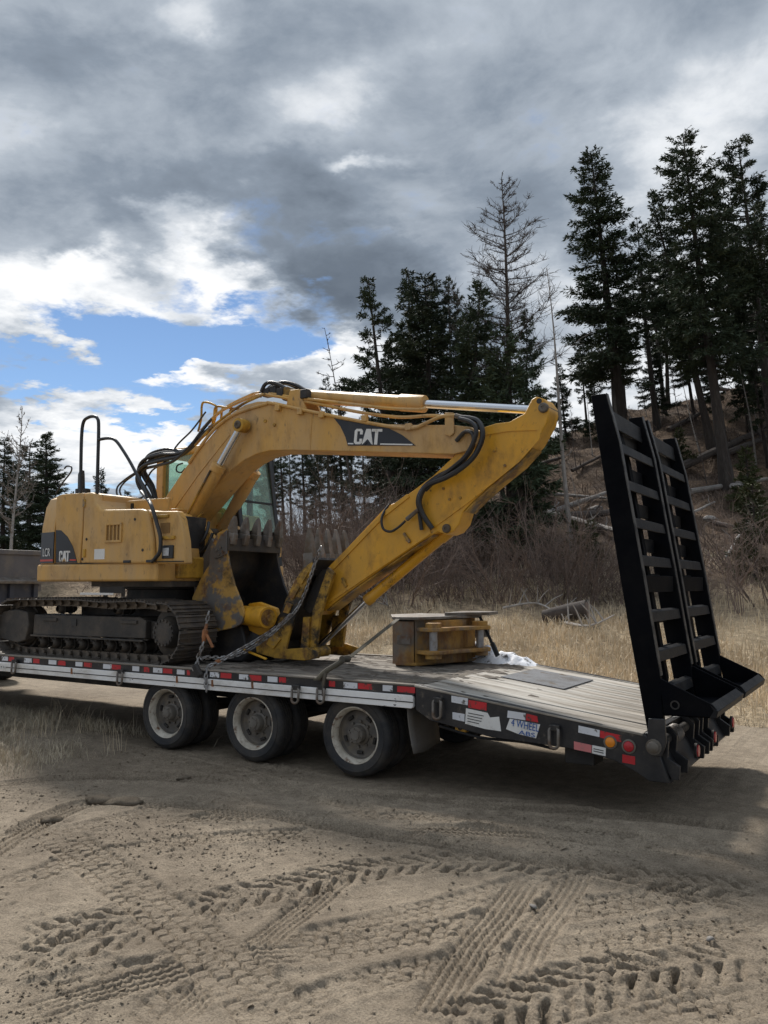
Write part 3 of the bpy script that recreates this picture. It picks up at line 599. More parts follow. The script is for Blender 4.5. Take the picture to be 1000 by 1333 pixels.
# (kind, tip, foot, width, label); tip and foot are points in the world
NAMED = [
 (7, [(-7.741,32.927,23.582)]+[(-6.698,33.578,9.38)], 1.12, 'broad dark fir rising right behind the raised loading ramps, its trunk bare at the foot'),
 (8, [(-6.565,36.019,21.034)]+[(-5.823,36.482,9.358)], 0.80, 'thin ragged pine close beside the broad fir behind the ramps'),
 (11, [(-2.294,28.075,20.477)]+[(-1.265,28.718,5.4)], 0.95, 'tallest conifer on the slope, long bare trunk leaning left'),
 (4, [(-0.598,31.491,21.537)]+[(0.162,31.966,7.104)], 0.85, 'tall pine with an open forked crown at the edge of the slope stand'),
 (10, [(-4.673,32.484,20.537)]+[(-2.69,33.722,7.557)], 0.85, 'narrow fir leaning left just beside the tallest conifer on the slope'),
 (11, [(-3.349,40.384,21.949)]+[(-1.767,41.371,10.136)], 0.95, 'bushy dark fir filling the gap behind the tallest conifer'),
 (10, [(-0.798,37.261,21.321)]+[(0.047,37.788,9.38)], 1.05, 'full dark fir half cut off at the edge of the slope stand'),
 (5, [(-14.19,21.829,14.776)]+[(-12.989,22.579,4.074)], 0.95, 'sparse layered pine leaning left above the black boom decal'),
 (5, [(-14.273,25.314,16.285)]+[(-13.799,25.61,4.273)], 0.95, 'ragged open pine just left of the densest spruce behind the boom'),
 (2, [(-11.576,22.282,14.526)]+[(-11.381,22.404,3.7)], 1.1, 'densest dark spruce with a sharp top behind the boom cylinder'),
 (4, [(-12.158,25.455,15.503)]+[(-12.024,25.539,4.207)], 0.62, 'loose crowned pine pressed against the densest spruce'),
 (0, [(-8.291,20.796,13.075)]+[(-9.006,20.35,1.444)], 1.05, 'full dark fir below the tall dead larch, behind the stick tip'),
 (0, [(-7.321,22.58,12.293)]+[(-7.362,22.554,1.432)], 0.62, 'slim pointed fir between the stick tip and the grey snag'),
 (6, [(-6.821,19.356,10.623)]+[(-6.264,19.703,1.212)], 1.05, 'low limbed fir with a thick bare trunk under the stick'),
 (6, [(-11.476,37.669,14.315)]+[(-11.153,37.871,9.201)], 0.9, 'small conifer on the ridge between the snag and the ramps'),
 (0, [(-27.242,16.041,8.521)]+[(-27.096,16.132,1.867)], 1.35, 'broad dark fir behind the counterweight near the pale birch'),
 (1, [(-26.912,13.889,7.922)]+[(-26.785,13.969,1.864)], 1.2, 'dark fir cut by the picture edge behind the pale birch'),
 (6, [(-31.387,18.169,8.694)]+[(-31.226,18.269,1.687)], 1.3, 'shorter fir standing between the birch and the broad fir'),
 (6, [(-33.351,24.016,8.241)]+[(-33.184,24.121,1.667)], 0.8, 'small pointed fir seen between the handrail posts'),
 (6, [(-36.888,28.881,7.705)]+[(-36.747,28.969,1.647)], 1.0, 'low fir seen through the loop of black hoses'),
 (5, [(-25.012,33.935,14.532)]+[(-24.766,34.089,5.134)], 0.7, 'small fir tip showing just over the boom hoses'),
 (8, [(-23.674,27.698,10.136)]+[(-23.271,27.95,4.326)], 0.95, 'thin pine under the bend of the boom'),
 (5, [(-20.161,25.176,9.953)]+[(-19.927,25.321,4.099)], 0.9, 'feathery pine under the boom beside the thin pine'),
 (1, [(-19.783,27.769,11.366)]+[(-19.422,27.994,4.212)], 1.0, 'dark fir under the middle of the boom below the white letters'),
 (5, [(-20.498,22.608,8.459)]+[(-20.086,22.865,3.808)], 0.8, 'short pine against the dark cab pillar'),
 (6, [(-14.874,23.76,8.624)]+[(-14.586,23.94,3.368)], 1.2, 'low dark fir under the boom near the stick hoses'),
]
for kind, (tp, ft), wd, lab in NAMED:
    plant(kind, 'fir_tree' if kind in (0, 1, 2, 3, 6, 7, 10, 11) else 'pine_tree', tp, ft[:2], lab, 'conifers on the hill behind the trailer', wd)
_r = random.Random(5)
FILL = [(3, 865, 330, 870, 545, 47), (8, 842, 330, 866, 560, 45), (5, 905, 350, 930, 540, 48), (11, 950, 300, 990, 545, 50), (8, 1000, 330, 1040, 560, 42), (10, 1040, 230, 1075, 560, 42),
        (4, 1080, 210, 1120, 570, 40), (10, 1130, 260, 1160, 560, 44), (8, 790, 400, 800, 560, 48), (5, 755, 440, 765, 565, 47), (1, 610, 420, 612, 690, 40), (2, 540, 430, 548, 690, 41),
        (0, 505, 440, 512, 690, 42), (2, 645, 450, 655, 660, 39), (1, 700, 500, 712, 640, 44), (5, 575, 440, 585, 690, 42), (8, 410, 560, 418, 700, 48), (8, 470, 545, 476, 700, 45),
        (1, -40, 560, -40, 760, 36), (0, -90, 545, -90, 760, 40), (7, -160, 520, -160, 770, 42), (3, 0), (2, 0), (3, 0), (7, 0), (2, 0), (3, 0), (1, 0), (6, 0), (3, 350), (8, 378), (2, 408), (8, 455), (3, 500), (2, 530), (1, 95, 640, 95, 765, 50), (6, 200, 655, 200, 760, 54), (6, 255, 640, 255, 750, 56),
        (5, 925, 420, 940, 560, 38), (5, 975, 430, 1000, 590, 36), (8, 885, 440, 905, 560, 44), (8, 1010, 420, 1040, 640, 32), (3, 1060, 300, 1110, 640, 33)]
FILLPTS = [(-6.434,41.995,21.217),(-6.813,39.4,20.391),(-5.128,43.988,20.679),(-3.621,47.286,23.946),(-0.654,39.708,19.153),(0.872,40.66,23.353),(2.391,39.251,23.136),(3.896,44.905,23.051),(-9.665,41.156,18.317),(-10.736,39.31,16.138),(-13.146,29.554,14.786),(-15.908,29.009,14.71),(-17.593,29.136,14.615),(-11.613,29.332,13.322),(-11.754,35.138,12.667),(-15.22,30.617,14.615),(-24.392,31.965,10.892),(-20.431,30.901,10.97),(-30.122,14.243,8.624),(-35.588,15.547,9.953),(-39.99,15.157,11.366),(-8.503,39.524,18.307),(-6.307,37.358,15.338),(-4.815,37.111,17.08),(-3.475,36.768,15.11),(-1.963,36.533,15.568),(-0.589,35.033,14.138),(0.457,32.15,11.463),(-9.256,36.697,13.942),(-25.395,28.982,10.514),(-26.243,31.989,10.614),(-23.257,30.316,9.638),(-22.1,32.217,10.703),(-19.881,32.423,11.393),(-18.27,32.25,11.616),(-38.076,25.782,7.478),(-36.962,31.192,7.169),(-36.068,34.108,8.157),(-2.586,33.787,14.138),(-0.771,32.562,13.138),(-5.147,39.261,15.224),(0.728,28.782,12.193),(2.097,30.815,16.424)]
FILLFT = [(-6.495,41.956,11.376),(-6.188,39.79,10.325),(-4.417,44.432,11.809),(-2.394,48.052,11.986),(0.363,40.343,9.758),(1.538,41.076,9.758),(3.1,39.693,8.999),(4.387,45.212,10.136),(-9.431,41.303,10.892),(-10.46,39.482,10.479),(-13.162,29.544,4.472),(-15.677,29.153,4.538),(-17.364,29.279,4.604),(-11.383,29.475,5.501),(-11.416,35.349,6.8),(-14.94,30.792,4.604),(-24.049,32.179,4.554),(-20.204,31.042,4.383),(-29.869,14.401,1.867),(-35.258,15.753,1.872),(-39.538,15.44,1.487),(-8.3,39.651,10.514),(-6.005,37.547,9.332),(-4.168,37.514,9.758),(-2.98,37.078,9.569),(-1.519,36.81,9.38),(-0.109,35.333,8.64),(0.859,32.401,7.104),(-8.982,36.868,9.8),(-25.253,29.07,3.797),(-26.109,32.072,3.926),(-23.075,30.43,3.797),(-21.894,32.345,4.059),(-19.699,32.537,4.226),(-18.107,32.352,4.383),(-37.912,25.885,1.654),(-36.852,31.261,1.889),(-35.97,34.169,2.409),(-2.282,33.976,9.002),(-0.236,32.896,7.597),(-4.58,39.615,10.136),(1.251,29.109,5.442),(2.984,31.37,5.555)]
for f, tp, ft in zip([f[0] for f in FILL], FILLPTS, FILLFT):
    plant(f, 'fir_tree' if f in (0, 1, 2, 3, 6, 7, 10, 11) else 'pine_tree', tp, ft[:2], 'dark conifer crowded among others in the stand on the hill', 'crowded conifers on the hill', 0.8)
# bare trees and snags
LARCH = bare_tree(31, 13, 0.42, 2.7, 95, 'dead_wood', 'dead_wood', 0.22, 13, 0.17)
tp, ft = [(-8.606,22.957,17.969),(-8.297,23.15,3.643)]
plant(0, 'dead_tree', tp, ft[:2], 'tall bare dead larch with fine brown branches above the dark firs', None, 1.0, 0.5, cname='crown', meshes=LARCH, h0=13)
BIRCH = bare_tree(33, 8, 0.42, 1.5, 34, 'twig_grey', 'bark_pale', 0.75, 7, 0.085, 0.5, True)
tp, ft = [(-19.165,9.294,7.481),(-19.173,9.29,1.495)]
plant(0, 'birch_tree', tp, ft[:2], 'bare birch with a pale trunk in front of the dark firs', None, 1.0, 2.6, cname='crown', meshes=BIRCH, h0=8)
SNAG = bare_tree(35, 8, 0.30, 0.35, 16, 'grey_wood', 'grey_wood', 0.1, 2, 0.075)
tp, ft = [(-5.319,19.115,12.429),(-4.554,19.592,4.496)]
plant(0, 'dead_tree', tp, ft[:2], 'slender grey branchless snag leaning left beside the stick tip', None, 1.0, 1, cname='crown', meshes=SNAG, h0=8)
SNAG2 = bare_tree(36, 8, 0.45, 1.1, 26, 'dead_wood', 'dead_wood', 0.1, 5, 0.06)
tp, ft = [(-16.971,22.451,13.208),(-15.439,23.407,3.871)]
plant(0, 'dead_tree', tp, ft[:2], 'small leaning dead tree with a few twigs above the boom hoses', None, 1.0, 1, cname='crown', meshes=SNAG2, h0=8)
for k, (tp, ft, lab) in enumerate([
    (*[(-5.99,16.338,3.946),(-5.777,16.471,1.623)], 'thin pale snag in front of the trunks under the stick'),
    (*[(-8.121,35.048,13.595),(-6.555,36.025,8.161)], 'thin grey pole tree leaning left beyond the top of the ramps'),
    (*[(-5.789,22.358,6.634),(-5.103,22.786,4.934)], 'short broken snag on the slope left of the ramps'),
    (*[(-1.566,36.781,12.841),(-1.04,37.11,9.38)], 'bare grey stem among the pines on the slope')]):
    plant(0, 'dead_tree', tp, ft[:2], lab, 'bare snags on the slope', 0.8, k, cname='crown', meshes=SNAG, h0=8)

for k, (tp, ft) in enumerate(zip([(-7.462,34.28,14.71),(-6.54,37.213,15.758),(-4.836,34.74,13.422),(-3.895,32.97,12.29),(-2.652,32.567,12.373),(-1.277,32.247,12.787),(-0.249,30.53,11.188),(-8.351,32.547,11.681),(-8.332,30.201,10.457),(0.284,33.221,14.194),(-2.622,29.049,9.548),(-7.466,38.992,14.218)], [(-6.924,34.616,8.983),(-5.878,37.626,8.924),(-4.209,35.132,8.048),(-3.179,33.417,7.377),(-2.022,32.96,6.706),(-0.689,32.613,6.914),(0.282,30.862,5.349),(-8.03,32.747,8.238),(-8.023,30.393,7.197),(1.116,33.74,6.914),(-2.154,29.341,5.029),(-7.021,39.271,10.11)])):
    plant(0, 'dead_tree', tp, ft[:2], 'thin bare stem among the trees of the slope', 'thin bare stems on the slope', 0.9, k, cname='crown', meshes=SNAG if k % 2 else SNAG2, h0=8)
# pale stones lying on the slope
for k, ((x, y, _), lab) in enumerate(zip([(-3.489,27.98,5.555),(-1.298,25.013,3.996),(-2.132,23.246,3.462),(-6.031,26.612,5.163),(-0.905,28.649,5.527),(-6.807,30.889,7.165)], ('pale stone on the slope just right of the ramps', 'pale stone lower on the slope right of the ramps', 'stone beside the ramp near the foot of the slope', 'stone above the grey broken log', 'stone under the tallest conifer', 'stone high on the slope left of the ramps'))):
    r2 = np.random.RandomState(140 + k); bm = bmesh.new(); bmesh.ops.create_icosphere(bm, subdivisions=2, radius=1)
    for v in bm.verts: v.co = Vector((v.co.x * 1.5, v.co.y, v.co.z * .6)) * (1 + float(r2.normal(0, .14)))
    me = bpy.data.meshes.new('stone'); bm.to_mesh(me); bm.free(); me.materials.append(MAT['grey_wood']); s_ = (.3, .22, .2, .22, .3, .2)[k]
    tag(link('stone', me, (x, y, hill_z(x, y) + s_ * .25), None, (0, 0, k), (s_, s_, s_)), lab, 'stone', 'stones on the slope')
# fallen logs on the slope
def ray_log(name, a, b, r0, r1, m, label, lift=0.1, group='fallen logs on the hillside'):
    a, b = Vector(a), Vector(b); n = 9; P = []
    for i in range(n):
        p = a.lerp(b, i / (n - 1)); z = hill_z(p.x, p.y); P.append(Vector((p.x, p.y, z)))
    # a log is stiff: straight line between its ends, raised so that it lies on the ground
    z0, z1 = P[0].z, P[-1].z; up = max(p.z - (z0 + (z1 - z0) * i / (n - 1)) for i, p in enumerate(P))
    rs = random.Random(label); Q = [Vector((p.x + rs.uniform(-.03, .03), p.y, z0 + (z1 - z0) * i / (n - 1) + up * 0.75 + r0 * 0.6 + lift)) for i, p in enumerate(P)]
    mb = MB().tube(Q, [r0 + (r1 - r0) * i / (n - 1) for i in range(n)], 9)
    for _ in range(int((b - a).length * 1.2)):
        i = rs.randrange(1, n - 1); d = Vector((rs.uniform(-1, 1), rs.uniform(-1, 1), rs.uniform(0, 1.2))).normalized(); l = rs.uniform(0.2, 0.7)
        mb.tube([Q[i], Q[i] + d * l * .6, Q[i] + d * l + Vector((rs.uniform(-.1, .1), 0, 0.05))], [r0 * 0.28, r0 * 0.2, 0.008], 5)
    return tag(mb.build(name, m, None, origin=Q[0]), label, 'log', group)
for a, b, r0, r1, m, lab in [
    (*[(-9.239,28.445,5.833),(-5.779,27.381,5.536)], 0.07, 0.04, 'grey_wood', 'pale thin log lying level on the slope left of the ramps'),
    (*[(-7.688,26.363,5.003),(-5.92,27.862,5.752)], 0.10, 0.07, 'grey_wood', 'grey log slanting up the slope just left of the ramps'),
    (*[(-7.833,25.144,4.475),(-7.954,27.675,5.587)], 0.05, 0.03, 'grey_wood', 'short grey pole crossing the grey slanting log'),
    (*[(-7.62,25.101,4.464),(-3.738,21.522,3.007)], 0.11, 0.07, 'grey_wood', 'grey broken log sloping down towards the ramps'),
    (*[(-6.312,23.668,3.901),(-4.961,25.103,4.471)], 0.14, 0.10, 'dead_wood', 'thick dark log behind the grey broken log'),
    (*[(-3.519,31.123,7.016),(-0.525,37.167,9.528)], 0.16, 0.10, 'dead_wood', 'long dark log slanting up the slope right of the ramps'),
    (*[(-2.144,32.917,7.691),(-0.303,36.627,9.229)], 0.13, 0.10, 'dead_wood', 'second dark log lying just under the long one'),
    (*[(-4.995,35.193,9.083),(-3.622,38.742,10.513)], 0.10, 0.07, 'dead_wood', 'dark log high on the slope near the ramp tops'),
    (*[(-4.068,43.811,12.568),(-2.551,58.419,17.186)], 0.10, 0.08, 'dead_wood', 'log lying near the ridge under the tall pines'),
    (*[(-0.158,21.033,2.453),(0.005,24.846,3.746)], 0.04, 0.02, 'grey_wood', 'thin stick leaning on the lower slope right of the ramps'),
    (*[(-10.938,31.798,7.199),(-9.479,32.747,7.974)], 0.09, 0.06, 'dead_wood', 'dark log beside the tip of the stick high on the slope'),
    (*[(-2.437,27.49,5.201),(0.054,30.087,5.986)], 0.10, 0.06, 'grey_wood', 'grey log lying across the middle of the slope right of the ramps'),
    (*[(-1.075,24.466,3.763),(0.889,23.456,3.075)], 0.08, 0.05, 'dead_wood', 'dark log sloping down to the picture edge low on the slope'),
    (*[(-8.227,30.215,6.832),(-7.216,32.283,7.809)], 0.07, 0.05, 'dead_wood', 'dark log high on the slope between the snag and the ramps'),
    (*[(-2.057,24.147,3.779),(-1.41,26.476,4.617)], 0.05, 0.03, 'grey_wood', 'thin pale pole lying beside the ramp low on the slope'),
    (*[(-7.016,19.809,2.649),(-6.326,21.664,3.18)], 0.09, 0.06, 'dead_wood', 'half hidden log behind the trunks under the stick')]:
    ray_log('fallen_log', a, b, r0 * 1.25, r1 * 1.25, m, lab)
# the sawn log by the field edge, and the bleached branches
a, b = Vector([(-2.695,11.977,0.912)][0]), Vector([(-2.041,12.029,0.926)][0])
lg = empty('sawn_log', a, None, 'short thick sawn log lying at the field edge left of the ramps', 'log')
_za = 0.16 + hill_z(a.x, a.y); ea, eb = Vector((a.x, a.y, _za)), Vector((b.x, b.y, _za + 0.12))
eb = ea + (eb - ea).normalized() * 1.05
MB().tube([ea, ea.lerp(eb, .35), ea.lerp(eb, .7), eb], [0.15, 0.19, 0.21, 0.22], 16).build('bark', 'dead_wood', lg)
MB().cyl(eb, eb + (eb - ea).normalized() * 0.012, 0.17, n=16).build('cut_end', 'twig_brown', lg)
def driftwood(name, pts, r, label, twigs, seed):
    rs = random.Random(seed); P = [Vector((x, y, hill_z(x, y) + dz)) for (x, y, _), dz in pts]; P = smooth_path(P, 4)
    mb = MB().tube(P, [r * (1 - 0.7 * i / (len(P) - 1)) for i in range(len(P))], 6)
    for _ in range(twigs):
        q = P[rs.randrange(1, len(P))]; d = Vector((rs.uniform(-1, 1), rs.uniform(-.5, .5), rs.uniform(0.1, 1.3))).normalized() * rs.uniform(0.25, 0.7)
        mb.tube([q, q + d * 0.5 + Vector((0, 0, 0.04)), q + d], [r * .5, r * .35, 0.006], 4)
    tag(mb.build(name, 'grey_wood', None, origin=P[0]), label, 'branch', 'bleached dead branches by the field')
H1 = [(-3.953,12.485,0.993),(-3.203,12.888,1.052),(-2.11,11.754,0.883),(-1.303,11.086,0.766),(-0.935,11.66,0.867)]
driftwood('dead_branch', list(zip(H1[:3], (0.25, 0.32, 0.15))), 0.04, 'bleached branch left of the sawn log', 9, 3)
driftwood('dead_branch', list(zip(H1[2:], (0.08, 0.18, 0.30))), 0.045, 'bleached branch stretching right of the sawn log', 7, 4)
H2 = [(-8.913,11.872,1.013),(-8.921,12.617,1.205),(-8.025,12.244,1.06),(-7.195,12.292,1.032)]
driftwood('dead_branch', list(zip(H2, (0.1, 0.5, 0.4, 0.2))), 0.035, 'pale arched branch seen under the bucket cylinder', 8, 6)
H3 = [(-9.935,11.65,1),(-8.945,11.738,0.975),(-8.218,11.433,0.878)]
driftwood('dead_branch', list(zip(H3, (0.3, 0.25, 0.3))), 0.03, 'pale branch behind the greasy bucket', 6, 8)

# bare shrubs: many thin upright twigs
def shrub(seed, h, r, n, m, up=1.0):
    rs = np.random.RandomState(seed); V = []; F = []; c = 0
    def seg(a, b, r0):
        nonlocal c
        d = b - a; u = np.cross(d, [0, 0, 1.0]); ln = np.linalg.norm(u); u = u / ln if ln > 1e-6 else np.array([1.0, 0, 0]); wv = np.cross(d / np.linalg.norm(d), u)
        for p, rr in ((a, r0), (b, r0 * 0.6)):
            for k in range(3): V.append(p + (u * math.cos(2.094 * k) + wv * math.sin(2.094 * k)) * rr)
        for k in range(3): F.append((c + k, c + (k + 1) % 3, c + 3 + (k + 1) % 3, c + 3 + k))
        c += 6
    def grow(p, d, ln, lev, rr):
        k = 3
        for i in range(k):
            d = d + rs.normal(0, 0.14, 3) + np.array([0, 0, 0.05]); d /= np.linalg.norm(d); q = p + d * ln / k; seg(p, q, rr)
            if lev > 0:
                for _ in range(2):
                    e_ = d + rs.normal(0, 0.5, 3); e_ /= np.linalg.norm(e_); grow(q, e_, ln * rs.uniform(0.3, 0.55), lev - 1, rr * 0.65)
            p = q; rr *= 0.8
    for i in range(n):
        a = rs.uniform(0, 6.28); s = rs.uniform(0, 1) ** 0.5
        d = np.array([math.cos(a) * s * 0.75, math.sin(a) * s * 0.75, up]); d /= np.linalg.norm(d)
        grow(np.array([math.cos(a) * s * r * 0.35, math.sin(a) * s * r * 0.35, -0.05]), d, h * rs.uniform(0.6, 1.1), 1 if h < 1.2 else 2, 0.008 + 0.004 * h)
    return nmesh('shrub', np.array(V), np.array(F), m)
SHR = [shrub(41, 1.3, 1.0, 16, 'twig_brown'), shrub(42, 1.7, 1.1, 13, 'twig_brown'), shrub(43, 2.3, 1.1, 8, 'twig_brown', 1.5), shrub(44, 0.9, 0.9, 26, 'twig_brown', 0.7), shrub(45, 2.5, 1.5, 15, 'twig_brown', 1.1), shrub(46, 2.9, 1.4, 13, 'twig_brown', 1.3)]
def put_shrub(k, p, s, label, group, rz):
    o = link('bare_shrub', SHR[k], (p[0], p[1], hill_z(p[0], p[1])), None, (0, 0, rz), (s, s, s)); return tag(o, label, 'shrub', group)
put_shrub(2, [(-3.027,14.338,1.249)][0], 1.25, 'bare grey willow shrub standing behind the sawn log', 'bare shrubs that stand apart', 0.3)
put_shrub(1, [(-7.171,13.057,1.219)][0], 1.1, 'dark bare shrub under the bucket cylinder', 'bare shrubs that stand apart', 1.3)
put_shrub(2, [(1.358,13.712,1.151)][0], 0.9, 'tall bare shrub on the bank right of the ramps', 'bare shrubs that stand apart', 2.0)
put_shrub(2, [(1.948,15.545,1.291)][0], 0.9, 'tall bare shrub at the picture edge right of the ramps', 'bare shrubs that stand apart', 4.0)
put_shrub(1, [(-4.353,15.837,1.633)][0], 1.2, 'bare brown shrub behind the bleached branch', 'bare shrubs that stand apart', 5.0)
_q = random.Random(9)
for x, y, _ in [(-14.055,15.653,2.07),(-13.554,16.428,2.181),(-12.399,15.918,2.064),(-12.099,16.568,2.173),(-11.664,17.242,2.283),(-10.582,16.746,2.165),(-10.108,17.155,2.217),(-9.661,17.777,2.326),(-8.582,17.167,2.156),(-11.414,14.09,1.663),(-10.509,14.068,1.619),(-10.119,14.538,1.712),(-9.153,14.149,1.578),(-8.275,14.342,1.581),(-7.516,14.751,1.627)]:
    put_shrub(_q.choice((4, 5)), (x + _q.uniform(-.4, .4), y + _q.uniform(-.6, .6)), _q.uniform(0.75, 1.1), 'tall bare brown shrub in the thicket behind the excavator arm', 'tall shrubs of the brown thicket', _q.uniform(0, 6.28))
for x, y, _ in [(-15.131,16.854,2.28),(-15.717,18.702,2.606),(-12.848,16.165,2.121),(-13.071,17.829,2.415),(-11.023,16.068,2.059),(-11.236,17.562,2.338),(-9.237,15.37,1.854),(-9.615,16.936,2.16),(-7.88,15.164,1.738),(-8.217,16.755,2.051),(-6.198,14.638,1.524),(-6.113,15.734,1.739),(-4.714,14.223,1.331),(-4.328,14.636,1.391),(-3.703,15.021,1.432),(-2.901,14.881,1.34),(-2.399,14.612,1.251),(-2.249,15.459,1.398),(-0.135,16.192,1.348),(1.444,15.468,1.286),(-10.573,13.566,1.506),(-9.542,13.506,1.446),(-8.705,13.672,1.451),(-6.636,13.617,1.32),(-16.731,17.849,2.453),(-5.615,16.565,1.853),(-4.163,16.885,1.807),(-3.14,16.938,1.741)]:
    put_shrub(_q.choice((0, 0, 1, 3, 1)), (x + _q.uniform(-.4, .4), y + _q.uniform(-.6, .6)), _q.uniform(0.75, 1.25), 'bare brown shrub in the thicket below the firs', 'shrubs of the brown thicket', _q.uniform(0, 6.28))
for (x, y, _), s, lab in zip([(-3.769,31.873,7.406),(-0.245,26.792,4.585),(-3.892,19.305,2.343),(0.935,19.352,1.852),(-4.561,19.643,2.481)], (0.6, 0.8, 0.5, 0.9, 0.45), ('small green fir sapling just right of the ramp tops', 'green fir sapling on the slope right of the ramps', 'green sapling on the lower slope left of the ramps', 'green sapling on the bank at the picture edge', 'tiny green sapling beside the willow shrub')):
    bz = hill_z(x, y)
    plant(9, 'fir_sapling', (x, y, bz + 3.0 * s), (x, y), lab, 'green fir saplings on the slope', 1.0)

# dry grass and forest litter, too many to count
def blades(rs, P, h, wd, lean=0.45):
    n = len(P); a = rs.uniform(0, 6.28, n); d = np.stack([np.cos(a), np.sin(a), np.zeros(n)], 1); s = np.stack([-d[:, 1], d[:, 0], np.zeros(n)], 1)
    b = rs.uniform(0, 6.28, n); e_ = np.stack([np.cos(b), np.sin(b), np.zeros(n)], 1) * (h * rs.uniform(0, lean, n))[:, None]; z = np.array([0, 0, 1.0])
    mid = P + e_ * 0.35 + z * (h * 0.6)[:, None]; top = P + e_ + z * (h * (1 - 0.3 * rs.rand(n)))[:, None]
    V = np.stack([P - s * wd[:, None] / 2, P + s * wd[:, None] / 2, mid + s * wd[:, None] * .35, mid - s * wd[:, None] * .35, top, top], 1).reshape(-1, 3); i = np.arange(n)[:, None] * 6
    return V, np.concatenate([i + [0, 1, 2, 3], i + [3, 2, 4, 5]])
def scatter(rs, n, x0, x1, y0, y1, f):
    x = rs.uniform(x0, x1, n); y = rs.uniform(y0, y1, n); k = f(x, y); return x[k], y[k]
def hz(x, y):
    from_i = np.clip(np.searchsorted(hx, x) - 1, 0, len(hx) - 2); j = np.clip(np.searchsorted(hy, y) - 1, 0, len(hy) - 2)
    u, v = (x - hx[from_i]) / (hx[from_i + 1] - hx[from_i]), (y - hy[j]) / (hy[j + 1] - hy[j])
    return (GZ[from_i, j] * (1 - u) + GZ[from_i + 1, j] * u) * (1 - v) + (GZ[from_i, j + 1] * (1 - u) + GZ[from_i + 1, j + 1] * u) * v
rs = np.random.RandomState(3)
def field_mask(x, y):
    dist = np.hypot(x - CAMX, y - CAMY); D = (x - CAMX) * FX + (y - CAMY) * FY
    return (y > 4.9 + 0.35 * fbm(x * 0.8, y * 0.8, 3)) & (D < 27) & (rs.rand(len(x)) < np.clip(0.55 + 1.6 * fbm(x * 0.45, y * 0.45, 3), 0.06, 1) * np.clip(13 / dist, 0.25, 1) * np.clip((29 - D) / 7, 0.15, 1))
x, y = scatter(rs, 210000, -22, 13, 4.7, 22, field_mask); n = len(x)
V, F = blades(rs, np.stack([x, y, hz(x, y) - 0.02], 1), rs.uniform(0.12, 0.40, n) * np.clip((y - 4.6) / 1.6, 0.4, 1), rs.uniform(0.009, 0.020, n), 0.7)
tag(link('dry_grass', nmesh('dry_grass', V, F, 'straw'), (0, 0, 0)), kind='stuff')
def lot_z(x, y):
    i = np.clip(np.searchsorted(xs, x) - 1, 0, len(xs) - 2); j = np.clip(np.searchsorted(ys, y) - 1, 0, len(ys) - 2); return H[i, j]
VA, VB = [(-1.614,-2.792),(-2.56,-1.443)], None
def verge_mask(x, y):
    e = x * 0.78 + y * 0.95                                  # the verge runs along the near side of the wheel ruts
    d = fbm(x * 1.3, y * 1.3, 4)
    return (x < -2.2) & (y < 0.55) & (y > -3.6) & (rs.rand(len(x)) < np.clip(0.16 + 1.7 * d + 0.75 * (-3.6 - x) / 2, 0.0, 1) * np.clip((-2.4 - x) / 1.3, 0.03, 1))
x, y = scatter(rs, 110000, -10, -2.2, -3.4, 0.6, verge_mask); n = len(x)
V, F = blades(rs, np.stack([x, y, lot_z(x, y) - 0.01], 1), rs.uniform(0.04, 0.22, n) * np.where(rs.rand(n) < 0.05, 1.9, 1), rs.uniform(0.003, 0.007, n), 1.3)
tag(link('verge_grass', nmesh('verge_grass', V, F, 'straw_grey'), (0, 0, 0)), kind='stuff')
TUFT = []
for i, ((x, y), lab) in enumerate(zip([(-3.045,-0.212),(-4.117,0.244),(-4.309,-0.179),(-4.4,-0.523),(-5.152,0.606)], ('thin dry grass stalks standing alone left of the front wheel', 'dry stalks just left of the lone stalks by the wheel', 'dry grass tuft on the verge under the track', 'dry grass tuft nearest the picture edge on the verge', 'dry grass tuft at the far edge of the verge'))):
    r2 = np.random.RandomState(60 + i); n = 14 + 5 * i; a = r2.normal(0, 0.07, (n, 2))
    V, F = blades(r2, np.stack([a[:, 0], a[:, 1], np.full(n, -0.02)], 1), r2.uniform(0.18, 0.46, n), r2.uniform(0.004, 0.007, n), 0.8)
    tag(link('grass_tuft', nmesh('grass_tuft', V, F, 'straw'), (x, y, float(lot_z(np.array([x]), np.array([y]))[0]))), lab, 'grass', 'dry tufts on the verge')
# litter on the slope: sticks and low growth
def litter_mask(x, y):
    D = (x - CAMX) * FX + (y - CAMY) * FY; A = (x - CAMX) * FY - (y - CAMY) * FX
    return (D > 21) & (D < 54) & (A > -16) & (A < 32) & (rs.rand(len(x)) < np.clip(0.5 + 2.0 * fbm(x * 0.5, y * 0.5, 3), 0.05, 1))
x, y = scatter(rs, 90000, -40, 25, 6, 52, litter_mask); n = len(x)
V, F = blades(rs, np.stack([x, y, hz(x, y) - 0.03], 1), rs.uniform(0.10, 0.50, n), rs.uniform(0.015, 0.045, n), 2.4)
tag(link('undergrowth', nmesh('undergrowth', V, F, 'twig_brown'), (0, 0, 0)), kind='stuff')
# ------------------------------------------------------------------ the trailer
DZ = 0.915                                                 # deck height
KX, WID, FRONT = 0.68, 2.59, -9.2
tr = empty('flatbed_trailer', (-3, WID / 2, 0), None, 'black tri-axle equipment trailer with wooden deck, sloped tail and raised loading ramps', 'trailer')
